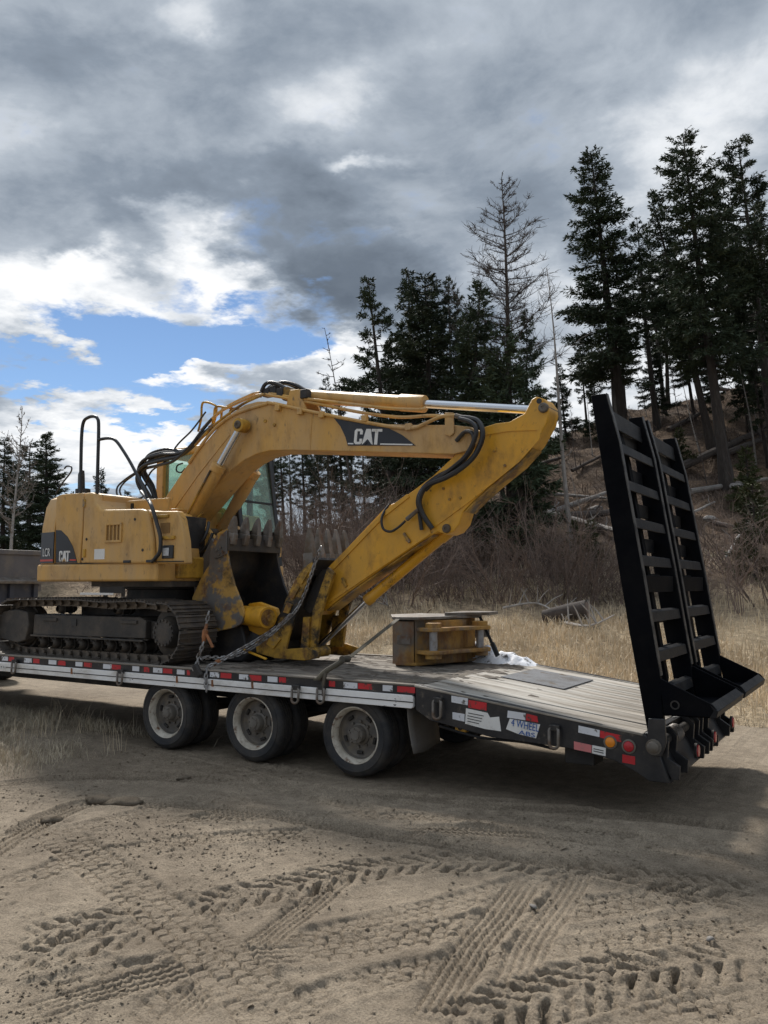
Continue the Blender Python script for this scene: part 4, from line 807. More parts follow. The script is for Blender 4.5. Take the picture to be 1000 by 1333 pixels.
# main deck planks
rw = random.Random(12)
py = np.linspace(0.085, WID - 0.085, 13)
for i in range(12):
    cuts = [FRONT + 0.1, -5.9 + rw.uniform(-.6, .6), -2.2 + rw.uniform(-.9, .5), KX - 0.01]
    for a, b in zip(cuts[:-1], cuts[1:]):
        z = DZ - 0.012 + rw.uniform(-0.004, 0.004)
        MB().box(a + 0.004, b - 0.004, py[i] + 0.005, py[i + 1] - 0.005, z - 0.04, z).build('plank', 'deck_dirty', tr, bevel=0.005, origin=((a + b) / 2, py[i], z), seg=1)
# sloped tail planks
TA, TB = (KX, DZ - 0.006), (2.70, 0.665)
py2 = [0.085, 0.43, 0.76, 1.02, 1.30, 1.58, 1.84, 2.16, WID - 0.085]
for i in range(8):
    z = rw.uniform(-0.004, 0.004)
    MB().prism([(TA[0] + 0.012, TA[1] + z), (TB[0], TB[1] + z), (TB[0], TB[1] - 0.045 + z), (TA[0] + 0.012, TA[1] - 0.045 + z)], py2[i] + (0.014 if i in (2, 4, 6) else 0.005), py2[i + 1] - 0.006).build('plank', 'deck_wood', tr, bevel=0.005, origin=(1.7, py2[i], 0.8), seg=1)
def on_tail(x): return TA[1] + (TB[1] - TA[1]) * (x - TA[0]) / (TB[0] - TA[0])
MB().prism([(0.95, on_tail(.95) + .006), (1.62, on_tail(1.62) + .006), (1.62, on_tail(1.62) + .012), (0.95, on_tail(.95) + .012)], 1.30, 2.22).build('rubber_mat', 'grey_mat', tr)
mm = MB()                                                   # dried mud on the deck
for i in range(520):
    x, y = (rw.gauss(-1.3, 1.2), rw.uniform(0.15, 2.45)) if i < 380 else (rw.gauss(0.45, 0.25), rw.uniform(.3, 2.4))
    s = rw.uniform(0.012, 0.05) * rw.choice((.6, 1, 1.5)); z = (DZ - 0.014) if x < KX else on_tail(x) - 0.004
    c = [(x + math.cos(k) * s * rw.uniform(.6, 1.5) * 1.6, y + math.sin(k) * s * rw.uniform(.6, 1.4), z) for k in (0, 1.05, 2.1, 3.14, 4.2, 5.2)]
    mm.add(c + [(x, y, z + s * 0.40)], [(k, (k + 1) % 6, 6) for k in range(6)])
tag(mm.build('mud_crumbs', 'mud_cake', tr, smooth=60), kind='stuff')
# edge rails, near and far
for y0, y1, s in ((0.0, 0.08, 1), (WID - 0.08, WID, -1)):
    MB().box(FRONT, KX, y0, y1, DZ - 0.10, DZ).build('edge_rail', 'black_paint', tr, bevel=0.006)
    MB().prism([(FRONT, 0.705), (0.655, 0.705), (0.672, 0.72), (0.672, 0.806), (0.655, 0.822), (FRONT, 0.822)], *((-0.014, 0.03) if s > 0 else (WID - .03, WID + .014))).build('rub_rail', 'white_rail', tr, bevel=0.004)
    MB().box(FRONT, KX, *((-0.008, 0.082) if s > 0 else (WID - .082, WID + .008)), DZ - 0.012, DZ + 0.004).build('deck_edge', 'deck_dirty', tr, bevel=0.004, seg=1)
    MB().box(FRONT, KX - 0.004, *((-0.018, -0.0142) if s > 0 else (WID + .0142, WID + .018)), 0.757, 0.766).build('rail_groove', 'frame_dark', tr)
    MB().prism([(0.692,0.922),(1.15,0.868),(1.586,0.817),(1.994,0.761),(2.378,0.714),(2.727,0.662),(2.812,0.607),(2.913,0.32),(2.758,0.318),(2.66,0.376),(2.494,0.445),(2.12,0.501),(1.44,0.522),(0.842,0.613),(0.691,0.696)], *((0.0, 0.05) if s > 0 else (WID - .05, WID))).build('tail_side', 'black_paint', tr, bevel=0.005)
    tail_cap = [(KX, DZ + .004), (2.72, 0.672), (2.72, 0.655), (KX, DZ - 0.016)]
    MB().prism(tail_cap, *((-0.006, 0.085) if s > 0 else (WID - .085, WID + .006))).build('tail_edge', 'deck_wood', tr, bevel=0.004, seg=1)
MB().box(FRONT - 0.05, FRONT, 0, WID, 0.55, DZ + 0.02).build('front_beam', 'black_paint', tr, bevel=0.008)
# red and white conspicuity tape along the rail
def tape(x0, x1, z0, z1, m, y=-0.002):
    MB().box(x0, x1, y, y + 0.004, z0, z1).build('tape', m, tr)
for q, m in (([-5.516,-5.384,-5.046,-4.890,-4.553,-4.404,-4.041,-3.913,-3.541,-3.393,-3.041,-2.927,-2.702,-2.556,-2.329,-2.212,-1.836,-1.704,-1.424,-1.298,-1.041,-0.911,-0.101,0.059,0.342,0.450], 'tape_white'), ([-5.368,-5.254,-4.859,-4.735,-4.374,-4.228,-3.885,-3.746,-3.393,-3.235,-2.851,-2.764,-2.544,-2.400,-2.177,-2.131,-1.682,-1.530,-1.287,-1.122,-0.891,-0.802,-0.272,-0.200,0.067,0.223,0.500,0.687], 'tape_red')):
    for a, b in zip(q[::2], q[1::2]): tape(a, b, 0.842 + rw.uniform(-.003, .003), 0.896, m)
def sticker(pts, m, name='sticker', y=-0.004): return MB().prism(pts, y, y + 0.005).build(name, m, tr)
for p, m in (([(1.059,0.848),(1.221,0.836),(1.217,0.776),(1.059,0.791)], 'tape_white'), ([(1.227,0.823),(1.4,0.81),(1.396,0.744),(1.224,0.757)], 'tape_red'), ([(1.069,0.705),(1.186,0.698),(1.185,0.633),(1.068,0.645)], 'tape_white'),
             ([(1.595,0.76),(1.755,0.751),(1.751,0.693),(1.588,0.702)], 'tape_white'), ([(1.761,0.749),(1.857,0.734),(1.866,0.684),(1.757,0.694)], 'tape_red'),
             ([(2.21,0.69),(2.383,0.669),(2.379,0.615),(2.206,0.635)], 'tape_white'), ([(2.386,0.666),(2.554,0.644),(2.552,0.593),(2.498,0.596),(2.384,0.612)], 'tape_red'), ([(2.559,0.499),(2.657,0.492),(2.656,0.43),(2.557,0.437)], 'tape_red')):
    sticker(p, m, 'tape')
sticker([(1.201,0.749),(1.406,0.726),(1.428,0.689),(1.514,0.702),(1.53,0.582),(1.383,0.588),(1.191,0.616)], 'white_print', 'notice_sticker')
sticker([(2.169,0.561),(2.314,0.545),(2.31,0.485),(2.168,0.498)], 'sticker_pink', 'notice_sticker')
sticker([(2.32,0.546),(2.429,0.535),(2.425,0.471),(2.315,0.482)], 'white_print', 'notice_sticker')
bs = sticker([(1.612,0.694),(1.882,0.67),(1.844,0.554),(1.687,0.574),(1.576,0.605)], 'white_print', 'wheel_sticker')
def flat_text(body, p0, p1, h, m, parent, name, y, shear=0.0, sx=1.0):
    """lettering on an upright plane facing the road, running from p0 to p1 (x, z)"""
    a = math.atan2(p1[1] - p0[1], p1[0] - p0[0]); me = text_mesh(body, h, name, m)
    o = link(name, me, ((p0[0] + p1[0]) / 2, y, (p0[1] + p1[1]) / 2), parent, (PI / 2, 0, 0)); o.rotation_euler = (Matrix.Rotation(-a, 3, 'Y') @ Matrix.Rotation(PI / 2, 3, 'X')).to_euler()
    wd = max(v.co.x for v in me.vertices) - min(v.co.x for v in me.vertices); o.scale = (math.hypot(p1[0] - p0[0], p1[1] - p0[1]) / wd * sx, 1, 1); return o
p = [(1.626,0.664),(1.872,0.635),(1.694,0.59),(1.837,0.575)]
flat_text('4 WHEEL', p[0], p[1], 0.088, 'sticker_blue', bs, 'lettering', -0.0075)
flat_text('ABS', p[2], p[3], 0.05, 'sticker_blue', bs, 'lettering', -0.0075)
p = [(-5.785,0.761),(-5.402,0.76)]
flat_text('mobile', (p[0][0] - .14, p[0][1]), p[1], 0.085, 'white_print', tr, 'lettering', -0.0195)
_l = MB()                                                   # lines of small print on the notices
for pa, pb in zip([(1.223,0.711),(1.216,0.687),(1.215,0.664),(1.215,0.641),(2.33,0.52),(2.329,0.502)], [(1.37,0.697),(1.355,0.673),(1.348,0.649),(1.325,0.628),(2.41,0.511),(2.41,0.493)]):
    _l.bar((pa[0], -0.005, pa[1]), (pb[0], -0.005, pb[1]), 0.003, 0.006)
_l.build('small_print', 'black_decal', tr)
# lights
for (x, z), lens, r in zip([(2.467,0.584),(2.612,0.566)], ('amber_lens', 'red_lens'), (0.042, 0.043)):
    k = empty('marker_light', (x, 0, z), tr)
    MB().lathe([(r * 1.28, 0.001), (r * 1.28, -0.012), (r * 1.0, -0.016), (r * .98, -0.010)], (x, 0, z), 24).build('grommet', 'hub_grey', k)
    MB().lathe([(r * .98, -0.008), (r * .9, -0.020), (r * .5, -0.026), (0.001, -0.028)], (x, 0, z), 24).build('lens', lens, k)
    MB().lathe([(r * .36, -0.020), (r * .30, -0.030), (0.001, -0.031)], (x, 0, z), 14).build('bulb_cap', lens, k)
# tie-down rings
def d_ring(x, z, wd, h, lean):
    k = empty('tie_down_ring', (x, 0, z), tr); r = 0.013; a = wd / 2 - r; b = h / 2 - a
    pts = [(x + a * math.cos(t), -0.035 - lean * (0.5 - 0.5 * math.sin(t)), z + (b if math.sin(t) >= 0 else -b) + a * math.sin(t)) for t in np.linspace(0, 2 * PI, 22)[:-1]]
    MB().tube(pts, r, 8, closed=True).build('ring', 'worn_steel', k)
    MB().box(x - wd * .42, x + wd * .42, -0.050, -0.0145, z + h * .30, z + h * .30 + 0.045).build('bracket', 'frame_dark', k, bevel=0.006)
for x, z in [(-5.192,0.776),(-3.198,0.757),(-0.65,0.74),(-0.34,0.762)]: d_ring(x, z, 0.11, 0.16, 0.02)
for x, z in [(0.936,0.728),(2.014,0.583)]: d_ring(x, z, 0.105, 0.175, 0.02)
for x, z in [(-4.085,0.769),(-1.783,0.767),(-1.228,0.786),(-2.308,0.775)]:
    MB().bar((x, -0.016, z + 0.05), (x + 0.01, -0.02, z - 0.02), 0.03, 0.008).build('rail_hook', 'binder_rust', tr)
# frame underneath
fr = MB()
for y in (0.72, 1.83): fr.prism([(FRONT, 0.52), (0.5, 0.52), (2.55, 0.42), (2.70, 0.60), (KX, 0.80), (FRONT, 0.80)], y, y + 0.05)
for x in np.arange(FRONT + .3, 2.6, 0.42): fr.box(x, x + 0.05, 0.06, WID - .06, 0.70 if x < KX else on_tail(x) - .22, (0.85 if x < KX else on_tail(x) - 0.06))
fr.build('frame', 'frame_dark', tr)
WX = [-0.015, -1.285, -2.555]; TR = 0.392
for x in WX: MB().cyl((x, 0.35, TR), (x, 2.24, TR), 0.065).build('axle', 'frame_dark', tr)
sp = MB()
for x in WX:
    for y in (0.74, 1.80): sp.bar((x - .55, y, .50), (x, y, .47), .08, .05); sp.bar((x, y, .47), (x + .55, y, .50), .08, .05); sp.box(x - .06, x + .06, y - .05, y + .05, .36, .56)
sp.build('suspension', 'frame_dark', tr)
# wheels: tyre and rim, dual at each end of each axle
W_ = 0.215
tyre_prof = [(0.262, 0.030), (0.275, 0.006), (0.300, -0.004), (0.335, -0.006), (0.338, -0.010), (0.346, -0.010), (0.350, -0.003), (0.372, 0.006), (0.385, 0.016), (0.394, 0.030), (0.399, 0.050), (0.390, 0.052), (0.390, 0.058), (0.400, 0.060), (0.401, 0.086), (0.391, 0.088), (0.391, 0.094), (0.401, 0.096),
             (0.401, 0.120), (0.391, 0.122), (0.391, 0.128), (0.401, 0.130), (0.400, 0.155), (0.390, 0.157), (0.390, 0.163), (0.399, 0.165), (0.394, 0.185), (0.385, 0.200), (0.35, 0.215), (0.30, 0.215), (0.262, 0.185)]
rim_prof = [(0.263, 0.028), (0.272, 0.016), (0.277, 0.006), (0.272, 0.001), (0.264, 0.004), (0.258, 0.018), (0.252, 0.030), (0.240, 0.045), (0.238, 0.078), (0.238, 0.16)]
disc_prof = [(0.2375, 0.080), (0.224, 0.112), (0.205, 0.120), (0.165, 0.112), (0.135, 0.108), (0.105, 0.112)]
tyre_me = MB().lathe(tyre_prof, (0, 0, 0), 56).mesh('tyre', 'tyre_rubber', smooth=30)
rim_me = MB().lathe(rim_prof, (0, 0, 0), 48).mesh('rim', 'rim_white', smooth=40)
disc_me = MB().lathe(disc_prof, (0, 0, 0), 40).mesh('disc', 'disc_grey', smooth=40)
hb = MB().lathe([(0.11, 0.114), (0.108, 0.098), (0.088, 0.088), (0.082, 0.035), (0.076, 0.024), (0.050, 0.020), (0.046, 0.010), (0.001, 0.008)], (0, 0, 0), 28)
for k in range(8):
    a = 2 * PI * k / 8 + .2; hb.cyl((math.cos(a) * .125, 0.112, math.sin(a) * .125), (math.cos(a) * .125, 0.084, math.sin(a) * .125), 0.013, n=6)
for k in range(6):
    a = 2 * PI * k / 6; hb.cyl((math.cos(a) * .063, 0.03, math.sin(a) * .063), (math.cos(a) * .063, 0.012, math.sin(a) * .063), 0.007, n=6)
hub_me = hb.mesh('hub', 'hub_grey', smooth=35)
hole_me = MB().tube([(.178, 0.104, t * .030) for t in (-1, 1)], [0.017, 0.017], 10).mesh('hand_hole', 'frame_dark', smooth=30)  # solid dark rod on the disc; its colour stands for shade in the hole
for i, x in enumerate(WX):
    for y, flip, full in ((0.055, 0, 1), (0.315, 0, 0), (WID - 0.055, 1, 1), (WID - 0.315, 1, 0)):
        k = empty('wheel', (x, y, TR), tr); k.scale = (0.978, 1, 0.978); k.rotation_euler = (0, 0.9 * i + 0.3, PI if flip else 0); hk_ = 0
        for nm, me in (('tyre', tyre_me), ('rim', rim_me), ('disc', disc_me), ('hub', hub_me)) + (('hand_hole', hole_me),) * 5:
            if full or nm in ('tyre', 'rim', 'disc'):
                o = bpy.data.objects.new(nm, me); COL.objects.link(o); o.parent = k
                if nm == 'hand_hole': hk_ += 1; o.rotation_euler = (0, 2 * PI * hk_ / 5, 0)
# mud flap behind the rear wheel
p = [(0.6,-0.145,0.693),(0.6,0.531,0.578),(0.6,0.621,0.193),(0.6,-0.093,0.199)]
fm_ = MB(); nu = 5
rows = []
for j in range(nu + 1):
    t = j / nu; rows.append([(0.57 + 0.05 * t * t + 0.02 * math.sin(2.6 * u + t), 0.06 + (0.62 - 0.06) * u, 0.70 - 0.41 * t - 0.012 * math.sin(5 * u)) for u in np.linspace(0, 1, 7)])
fm_.add([q for r_ in rows for q in r_], [(j * 7 + i, j * 7 + i + 1, (j + 1) * 7 + i + 1, (j + 1) * 7 + i) for j in range(nu) for i in range(6)])
fl = fm_.build('mud_flap', 'flap_rubber', tr, smooth=60); s_ = fl.modifiers.new('thickness', 'SOLIDIFY'); s_.thickness = 0.012; s_.offset = 0
x0, z0 = [(1.112,0.562)][0]
MB().box(x0 - .055, x0 + .055, 0.06, 0.16, z0 - .035, z0 + .035).build('valve_box', 'yellow_worn', tr, bevel=0.008)
MB().lathe([(.02, 0.061), (.02, 0.050), (.008, 0.049), (.008, .058)], (x0, 0, z0), 14).build('valve_port', 'frame_dark', tr)
MB().box(2.05, 2.3, 0.1, 0.35, 0.36, 0.50).build('tool_box', 'frame_dark', tr, bevel=0.01)
MB().tube(smooth_path([(0.9, .07, .56), (1.3, .06, .50), (1.7, .065, .50), (1.95, .08, .47)], 5), 0.013, 6).build('air_hose', 'hose_rubber', tr)
# tail end: hinge tube, gussets, bumper plate and lights
MB().prism([(2.70, .66), (2.75, .66), (2.93, .33), (2.91, .31), (2.76, .31), (2.68, .40)], 0.052, WID - .052).build('rear_plate', 'black_paint', tr, bevel=0.006)
MB().cyl((2.82, 0.0, .60), (2.82, WID, .60), 0.042).build('hinge_shaft', 'frame_dark', tr)
for y in (0.052, 0.34, 0.98, 1.20, 1.36, 1.62, 2.22, 2.47):
    MB().prism([(2.72, .67), (2.84, .69), (2.90, .62), (2.89, .50), (2.98, .44), (2.97, .34), (2.76, .33)], y, y + 0.035).build('gusset', 'black_paint', tr, bevel=0.004)
for y0 in (0.45, 1.72):
    MB().tube([(2.82 + 0.062 * math.cos(t), y0 + 0.20 * t / (10 * PI), .60 + 0.062 * math.sin(t)) for t in np.linspace(0, 10 * PI, 90)], 0.013, 6).build('ramp_spring', 'worn_steel', tr)
for y in (0.72, 1.46, 2.40):
    k = empty('rear_light', (2.965, y, .45), tr)
    MB().lathe([(0.062, 0), (0.062, 0.02), (0.052, 0.024)], (2.955, y, .45), 20, 'X').build('grommet', 'frame_dark', k)
    MB().lathe([(0.052, 0.02), (0.046, 0.032), (0.001, 0.036)], (2.955, y, .45), 20, 'X').build('lens', 'red_lens', k)
x, z = [(2.809,0.586)][0]
MB().lathe([(0.060, -.03), (0.060, -0.042), (0.044, -0.043), (0.044, -0.07), (0.036, -0.076), (0.001, -0.076)], (x, -0.0, z), 14).build('hinge_bolt', 'hub_grey', tr)
MB().prism([(2.774,0.797),(2.896,0.801),(2.902,0.623),(2.864,0.516),(2.795,0.515),(2.757,0.603)], -0.03, 0.0).build('hinge_plate', 'black_paint', tr, bevel=0.005)
# the two raised ramps
BEAM = [(2.359,3.391),(2.482,3.392),(2.58,2.983),(2.732,1.982),(2.855,1.117),(2.873,0.709),(2.759,0.617),(2.627,1.453),(2.496,2.378)]
RF = lambda z: BEAM[2][0] + (BEAM[4][0] - BEAM[2][0]) * (BEAM[2][1] - z) / (BEAM[2][1] - BEAM[4][1])     # rear edge of a beam at height z
LF = lambda z: BEAM[0][0] + (BEAM[6][0] - BEAM[0][0]) * (BEAM[0][1] - z) / (BEAM[0][1] - BEAM[6][1])
for y0, y1 in ((0.03, 1.22), (1.34, 2.55)):
    rp = empty('loading_ramp', (2.8, (y0 + y1) / 2, 0.62), tr)
    for ya in (y0, y1 - 0.075):
        MB().prism(BEAM, ya, ya + 0.075).build('side_beam', 'black_ramp', rp, bevel=0.007)
        E_ = [BEAM[1], BEAM[2], BEAM[3], BEAM[4]]
        MB().prism([(a + .001, b) for a, b in E_] + [(a + .007, b + .004) for a, b in E_[::-1]], ya + .006, ya + .069).build('edge_strip', 'ramp_edge', rp)
    zs = [3.30, 3.00, 2.69, 2.38, 2.07, 1.62, 1.31, 1.02]
    for i, z in enumerate(zs):
        xr = RF(z) - 0.012 if i else 2.47; h = 0.16 if i == 0 else 0.095
        MB().prism([(xr - 0.055, z), (xr, z - 0.012), (xr + 0.016, z - h), (xr - 0.004, z - h), (xr - 0.012, z - 0.03), (xr - 0.055, z - 0.022)], y0 + 0.075, y1 - 0.075).build('rung', 'ramp_rung', rp, bevel=0.003, seg=1)
    for i in range(9):
        z = 3.16 - 0.31 * i; xl = LF(z) + 0.02
        MB().box(xl, xl + 0.02, y0 + 0.075, y1 - 0.075, z - 0.12, z).build('rung', 'ramp_rung', rp, bevel=0.003, seg=1)
    MB().box(RF(1.85) - 0.05, RF(1.85) - 0.02, y0 + 0.075, y1 - 0.075, 1.76, 1.90).build('stiffener', 'black_ramp', rp, bevel=0.004)
    ym = y0 + (y1 - y0) * 0.42
    MB().prism([(LF(3.2) + .045, 3.2), (RF(2.9) - .08, 2.9), (RF(1.05) - .08, 1.05), (LF(0.9) + .045, 0.9)], ym, ym + 0.10).build('centre_beam', 'black_ramp', rp, bevel=0.005)
    FT = [(2.843,1.105),(3.232,0.926),(3.269,0.88),(3.254,0.834),(2.882,0.826)]
    for ya in (y0, y1 - 0.03): MB().prism(FT, ya + 0.002, ya + 0.028).build('foot_plate', 'black_ramp', rp, bevel=0.003)
    (xa, za), (xb, zb), (xc, zc) = FT[1], FT[2], FT[3]
    MB().prism([(xa - .02, za + .004), (xb + .004, zb), (xc + .004, zc - .006), (xc - .05, zc - .012), (xb - .03, zb)], y0, y1).build('foot_toe', 'ramp_rung', rp, bevel=0.005)
    MB().prism([(FT[4][0] - .1, FT[4][1] - .012), (xc - .04, zc - .012), (xc - .04, zc + .008), (FT[4][0] - .1, FT[4][1] + .01)], y0 + .03, y1 - .03).build('foot_floor', 'black_ramp', rp)
    hx_ = (FT[0][0] + FT[4][0]) / 2 + 0.10
    MB().lathe([(0.035, 0), (0.035, -0.006), (0.024, -0.006), (0.024, 0.0)], (hx_, y0, FT[4][1] + .08), 18).build('pin_hole', 'frame_dark', rp)
# ------------------------------------------------------------------ the excavator
ex = empty('excavator', (-4.0, 1.33, DZ), None, 'yellow tracked excavator loaded on the trailer with its arm folded down', 'excavator')
# --- tracks
def track_path():
    top = [(-2.86, 1.595), (-3.1, 1.625), (-3.7, 1.610), (-4.3, 1.635), (-4.9, 1.630), (-5.45, 1.620)]
    P = []
    cs = (-2.74, 1.275, 0.335); ci = (-5.52, 1.275, 0.335)
    P += [(x, cs[1] - cs[2] - 0.02) for x in np.linspace(-5.40, -2.86, 28)]
    P += [(cs[0] + cs[2] * math.cos(a), cs[1] + cs[2] * math.sin(a)) for a in np.linspace(-1.35, 1.35, 24)]
    P += [tuple(p)[:2] for p in smooth_path([(a, b, 0) for a, b in top], 6)]
    P += [(ci[0] + ci[2] * math.cos(a), ci[1] + ci[2] * math.sin(a)) for a in np.linspace(1.75, 4.55, 24)]
    return np.array(P)
TP = track_path(); TP2 = np.vstack([TP, TP[:1]]); sl_ = np.concatenate([[0], np.cumsum(np.hypot(*np.diff(TP2, axis=0).T))])
NS = 44; pit = sl_[-1] / NS
sm = MB(); hw = 0.30
sm.prism([(-pit * .49, 0), (pit * .47, 0), (pit * .47, .012), (pit * .36, .018), (pit * .36, .034), (pit * .31, .034), (pit * .30, .016), (pit * .02, .013), (pit * .01, .030), (-pit * .05, .030), (-pit * .06, .013), (-pit * .33, .014), (-pit * .34, .032), (-pit * .40, .032), (-pit * .43, .012), (-pit * .49, .010)], -hw, hw)
for y in (-.10, .10):
    sm.prism([(-pit * .5, -.085), (pit * .42, -.085), (pit * .5, -.05), (pit * .42, 0), (-pit * .42, 0), (-pit * .5, -.04)], y - .022, y + .022)
for y in (-.16, .16): sm.box(-pit * .12, pit * .1, y - .014, y + .014, .012, .022)
sm.cyl((pit * .38, -.16, -.045), (pit * .38, .16, -.045), 0.026, n=8)
shoe_me = sm.mesh('track_shoe', 'track_steel', smooth=30)
def at_path(s):
    s = s % sl_[-1]; i = int(np.searchsorted(sl_, s, 'right')) - 1; i = min(i, len(TP) - 1); t = (s - sl_[i]) / max(sl_[i + 1] - sl_[i], 1e-6); p = TP2[i] + (TP2[i + 1] - TP2[i]) * t; return p
for yc in (0.385, 2.275):
    tk = empty('track', (-4, yc, 1.27), ex)
    for k in range(NS):
        a, b = at_path(k * pit - pit * .45), at_path(k * pit + pit * .45); c = at_path(k * pit); d = b - a
        link('track_shoe', shoe_me, (c[0], yc, c[1]), tk, (0, -math.atan2(d[1], d[0]) + PI, 0)).rotation_euler = (Matrix(((d[0], 0, d[1]), (0, 1, 0), (d[1], 0, -d[0]))).to_3x3().normalized() if False else Matrix.Rotation(-math.atan2(d[1], d[0]), 3, 'Y') @ Matrix.Rotation(PI, 3, 'X')).to_euler()
    s = 1 if yc < 1 else -1; yo = yc - s * 0.17                # the outer face of the track frame
    tf = MB().prism([(-5.18, 1.44), (-3.18, 1.44), (-3.08, 1.40), (-3.08, 1.19), (-5.20, 1.17)], min(yo, yo + s * .34), max(yo, yo + s * .34)).build('track_frame', 'undercarriage', ex, bevel=0.012)
    ya = yo - s * 0.004
    for x, z, w_, h_ in ((-4.42, 1.31, .10, .08),): MB().box(x, x + w_, ya - .006, ya + .006, z, z + h_).build('frame_port', 'cab_black', tf)
    for x in (-4.98, -3.50): MB().box(x, x + .28, ya - .014, ya + .008, 1.36, 1.40).build('frame_step', 'undercarriage', tf, bevel=0.004)
    MB().box(-5.20, -3.09, *sorted((yo - s * .035, yo + s * .02)), 1.155, 1.178).build('frame_flange', 'undercarriage', tf, bevel=0.004)
    MB().prism([(-3.08, 1.40), (-2.69, 1.36), (-2.64, 1.28), (-2.69, 1.17), (-3.08, 1.19)], yc - .09, yc + .09).build('drive_bracket', 'undercarriage', ex, bevel=0.01)
    MB().prism([(-5.95, 1.12), (-5.62, 1.08), (-5.45, 1.06), (-5.28, 1.10), (-5.22, 1.30), (-5.26, 1.47), (-5.5, 1.50), (-5.95, 1.45)], min(yo - s * .05, yo + s * .1), max(yo - s * .05, yo + s * .1)).build('idler_guard', 'undercarriage', ex, bevel=0.012)
    MB().lathe([(0.25, -.12), (0.27, -.08), (0.27, -.04), (0.30, -.04), (0.30, .04), (0.27, .04), (0.27, .12)], (-5.52, yc, 1.275), 28).build('idler', 'undercarriage', ex)
    dv = MB().lathe([(0.30, s * .06), (0.30, -s * .06), (0.19, -s * .10), (0.165, -s * .20), (0.160, -s * .215), (0.10, -s * .222), (0.001, -s * .222)], (-2.74, yc, 1.275), 36).build('final_drive', 'undercarriage', ex)
    bt = MB()
    for k in range(16):
        a = 2 * PI * k / 16; bt.cyl((-2.74 + .142 * math.cos(a), yc - s * .205, 1.275 + .142 * math.sin(a)), (-2.74 + .142 * math.cos(a), yc - s * .232, 1.275 + .142 * math.sin(a)), .017, n=6)
    tag(bt.build('drive_bolts', 'undercarriage', dv), kind='stuff')
    sprk = MB(); q = []
    for k in range(44):
        a = 2 * PI * k / 44; r_ = 0.315 if k % 4 < 2 else 0.27; q.append((-2.74 + r_ * math.cos(a), 1.275 + r_ * math.sin(a)))
    sprk.prism(q, yc - .03, yc + .03).build('sprocket', 'undercarriage', ex)
    roll = MB().lathe([(0.045, -.19), (0.06, -.17), (0.075, -.14), (0.075, -.09), (0.095, -.088), (0.095, -.075), (0.070, -.07), (0.070, .07), (0.095, .075), (0.095, .088), (0.075, .09), (0.075, .14), (0.06, .17), (0.045, .19)], (0, 0, 0), 16).mesh('track_roller', 'undercarriage')
    for x in np.linspace(-5.05, -3.24, 8): link('track_roller', roll, (x, yc, 1.085), ex)
    for x in np.linspace(-5.05, -3.24, 8): MB().box(x - .055, x + .055, *sorted((yo + s * .01, yo + s * .05)), 1.09, 1.17).build('roller_bracket', 'undercarriage', ex, bevel=.006)
    for x in (-4.75, -3.65): link('carrier_roller', roll, (x, yc, 1.515), ex, (0, 0, 0), (.75, .75, .75))
MB().box(-4.75, -3.0, 0.60, 2.06, 1.22, 1.60).build('car_body', 'undercarriage', ex, bevel=0.03)
MB().lathe([(0.56, 0), (0.56, .16), (0.60, .17), (0.60, .27)], (-3.85, 1.33, 1.60), 40, 'Z').build('swing_ring', 'undercarriage', ex)
# --- upper works
YN = 0.15                                                  # near side of the upper works
def arc(cx, cy, r, a0, a1, n): return [(cx + r * math.cos(R(a)), cy + r * math.sin(R(a))) for a in np.linspace(a0, a1, n)]
PLAN_T = arc(-3.85, 1.33, 1.66, 137, 223, 9)                # round tail
PLAN_T = [(-4.72, 2.51)] + PLAN_T + [(-4.72, YN)]
plat = [(-2.86, YN + .02), (-2.86, 2.50)] + [(-4.74, 2.52)] + arc(-3.85, 1.33, 1.70, 137, 223, 9) + [(-4.74, YN - .02)]
MB().prism(plat, 1.865, 2.085, 'Z').build('platform', 'yellow_faded', ex, bevel=0.025)
MB().prism([(-2.86, .40), (-2.86, 2.20), (-4.3, 2.20), (-4.3, .40)], 1.80, 1.866, 'Z').build('platform_underside', 'undercarriage', ex)
# counterweight with slightly tapering rounded tail
def loft(rings, name, m, parent, bevel=0.02):
    mb = MB(); n = len(rings[0][0]); v = []
    for ring, z in rings: v += [(x, y, z) for x, y in ring]
    f = [(k * n + i, k * n + (i + 1) % n, (k + 1) * n + (i + 1) % n, (k + 1) * n + i) for k in range(len(rings) - 1) for i in range(n)]
    f += [tuple(range(n))[::-1], tuple((len(rings) - 1) * n + i for i in range(n))]
    return mb.add(v, f).build(name, m, parent, bevel=bevel)
def inset(pl, t, c=(-4.4, 1.33)): return [(x + (c[0] - x) * t * (1 if x < -4.75 else 0), y + (c[1] - y) * t) for x, y in pl]
tail = [(-4.735, 2.51)] + arc(-3.85, 1.33, 1.655, 137, 223, 9) + [(-4.735, YN)]
cw = loft([(tail, 2.09), (tail, 2.55), (inset(tail, .03), 2.82), (inset(tail, .07), 2.94), (inset(tail, .16), 3.0)], 'counterweight', 'yellow_faded', ex, 0.012)
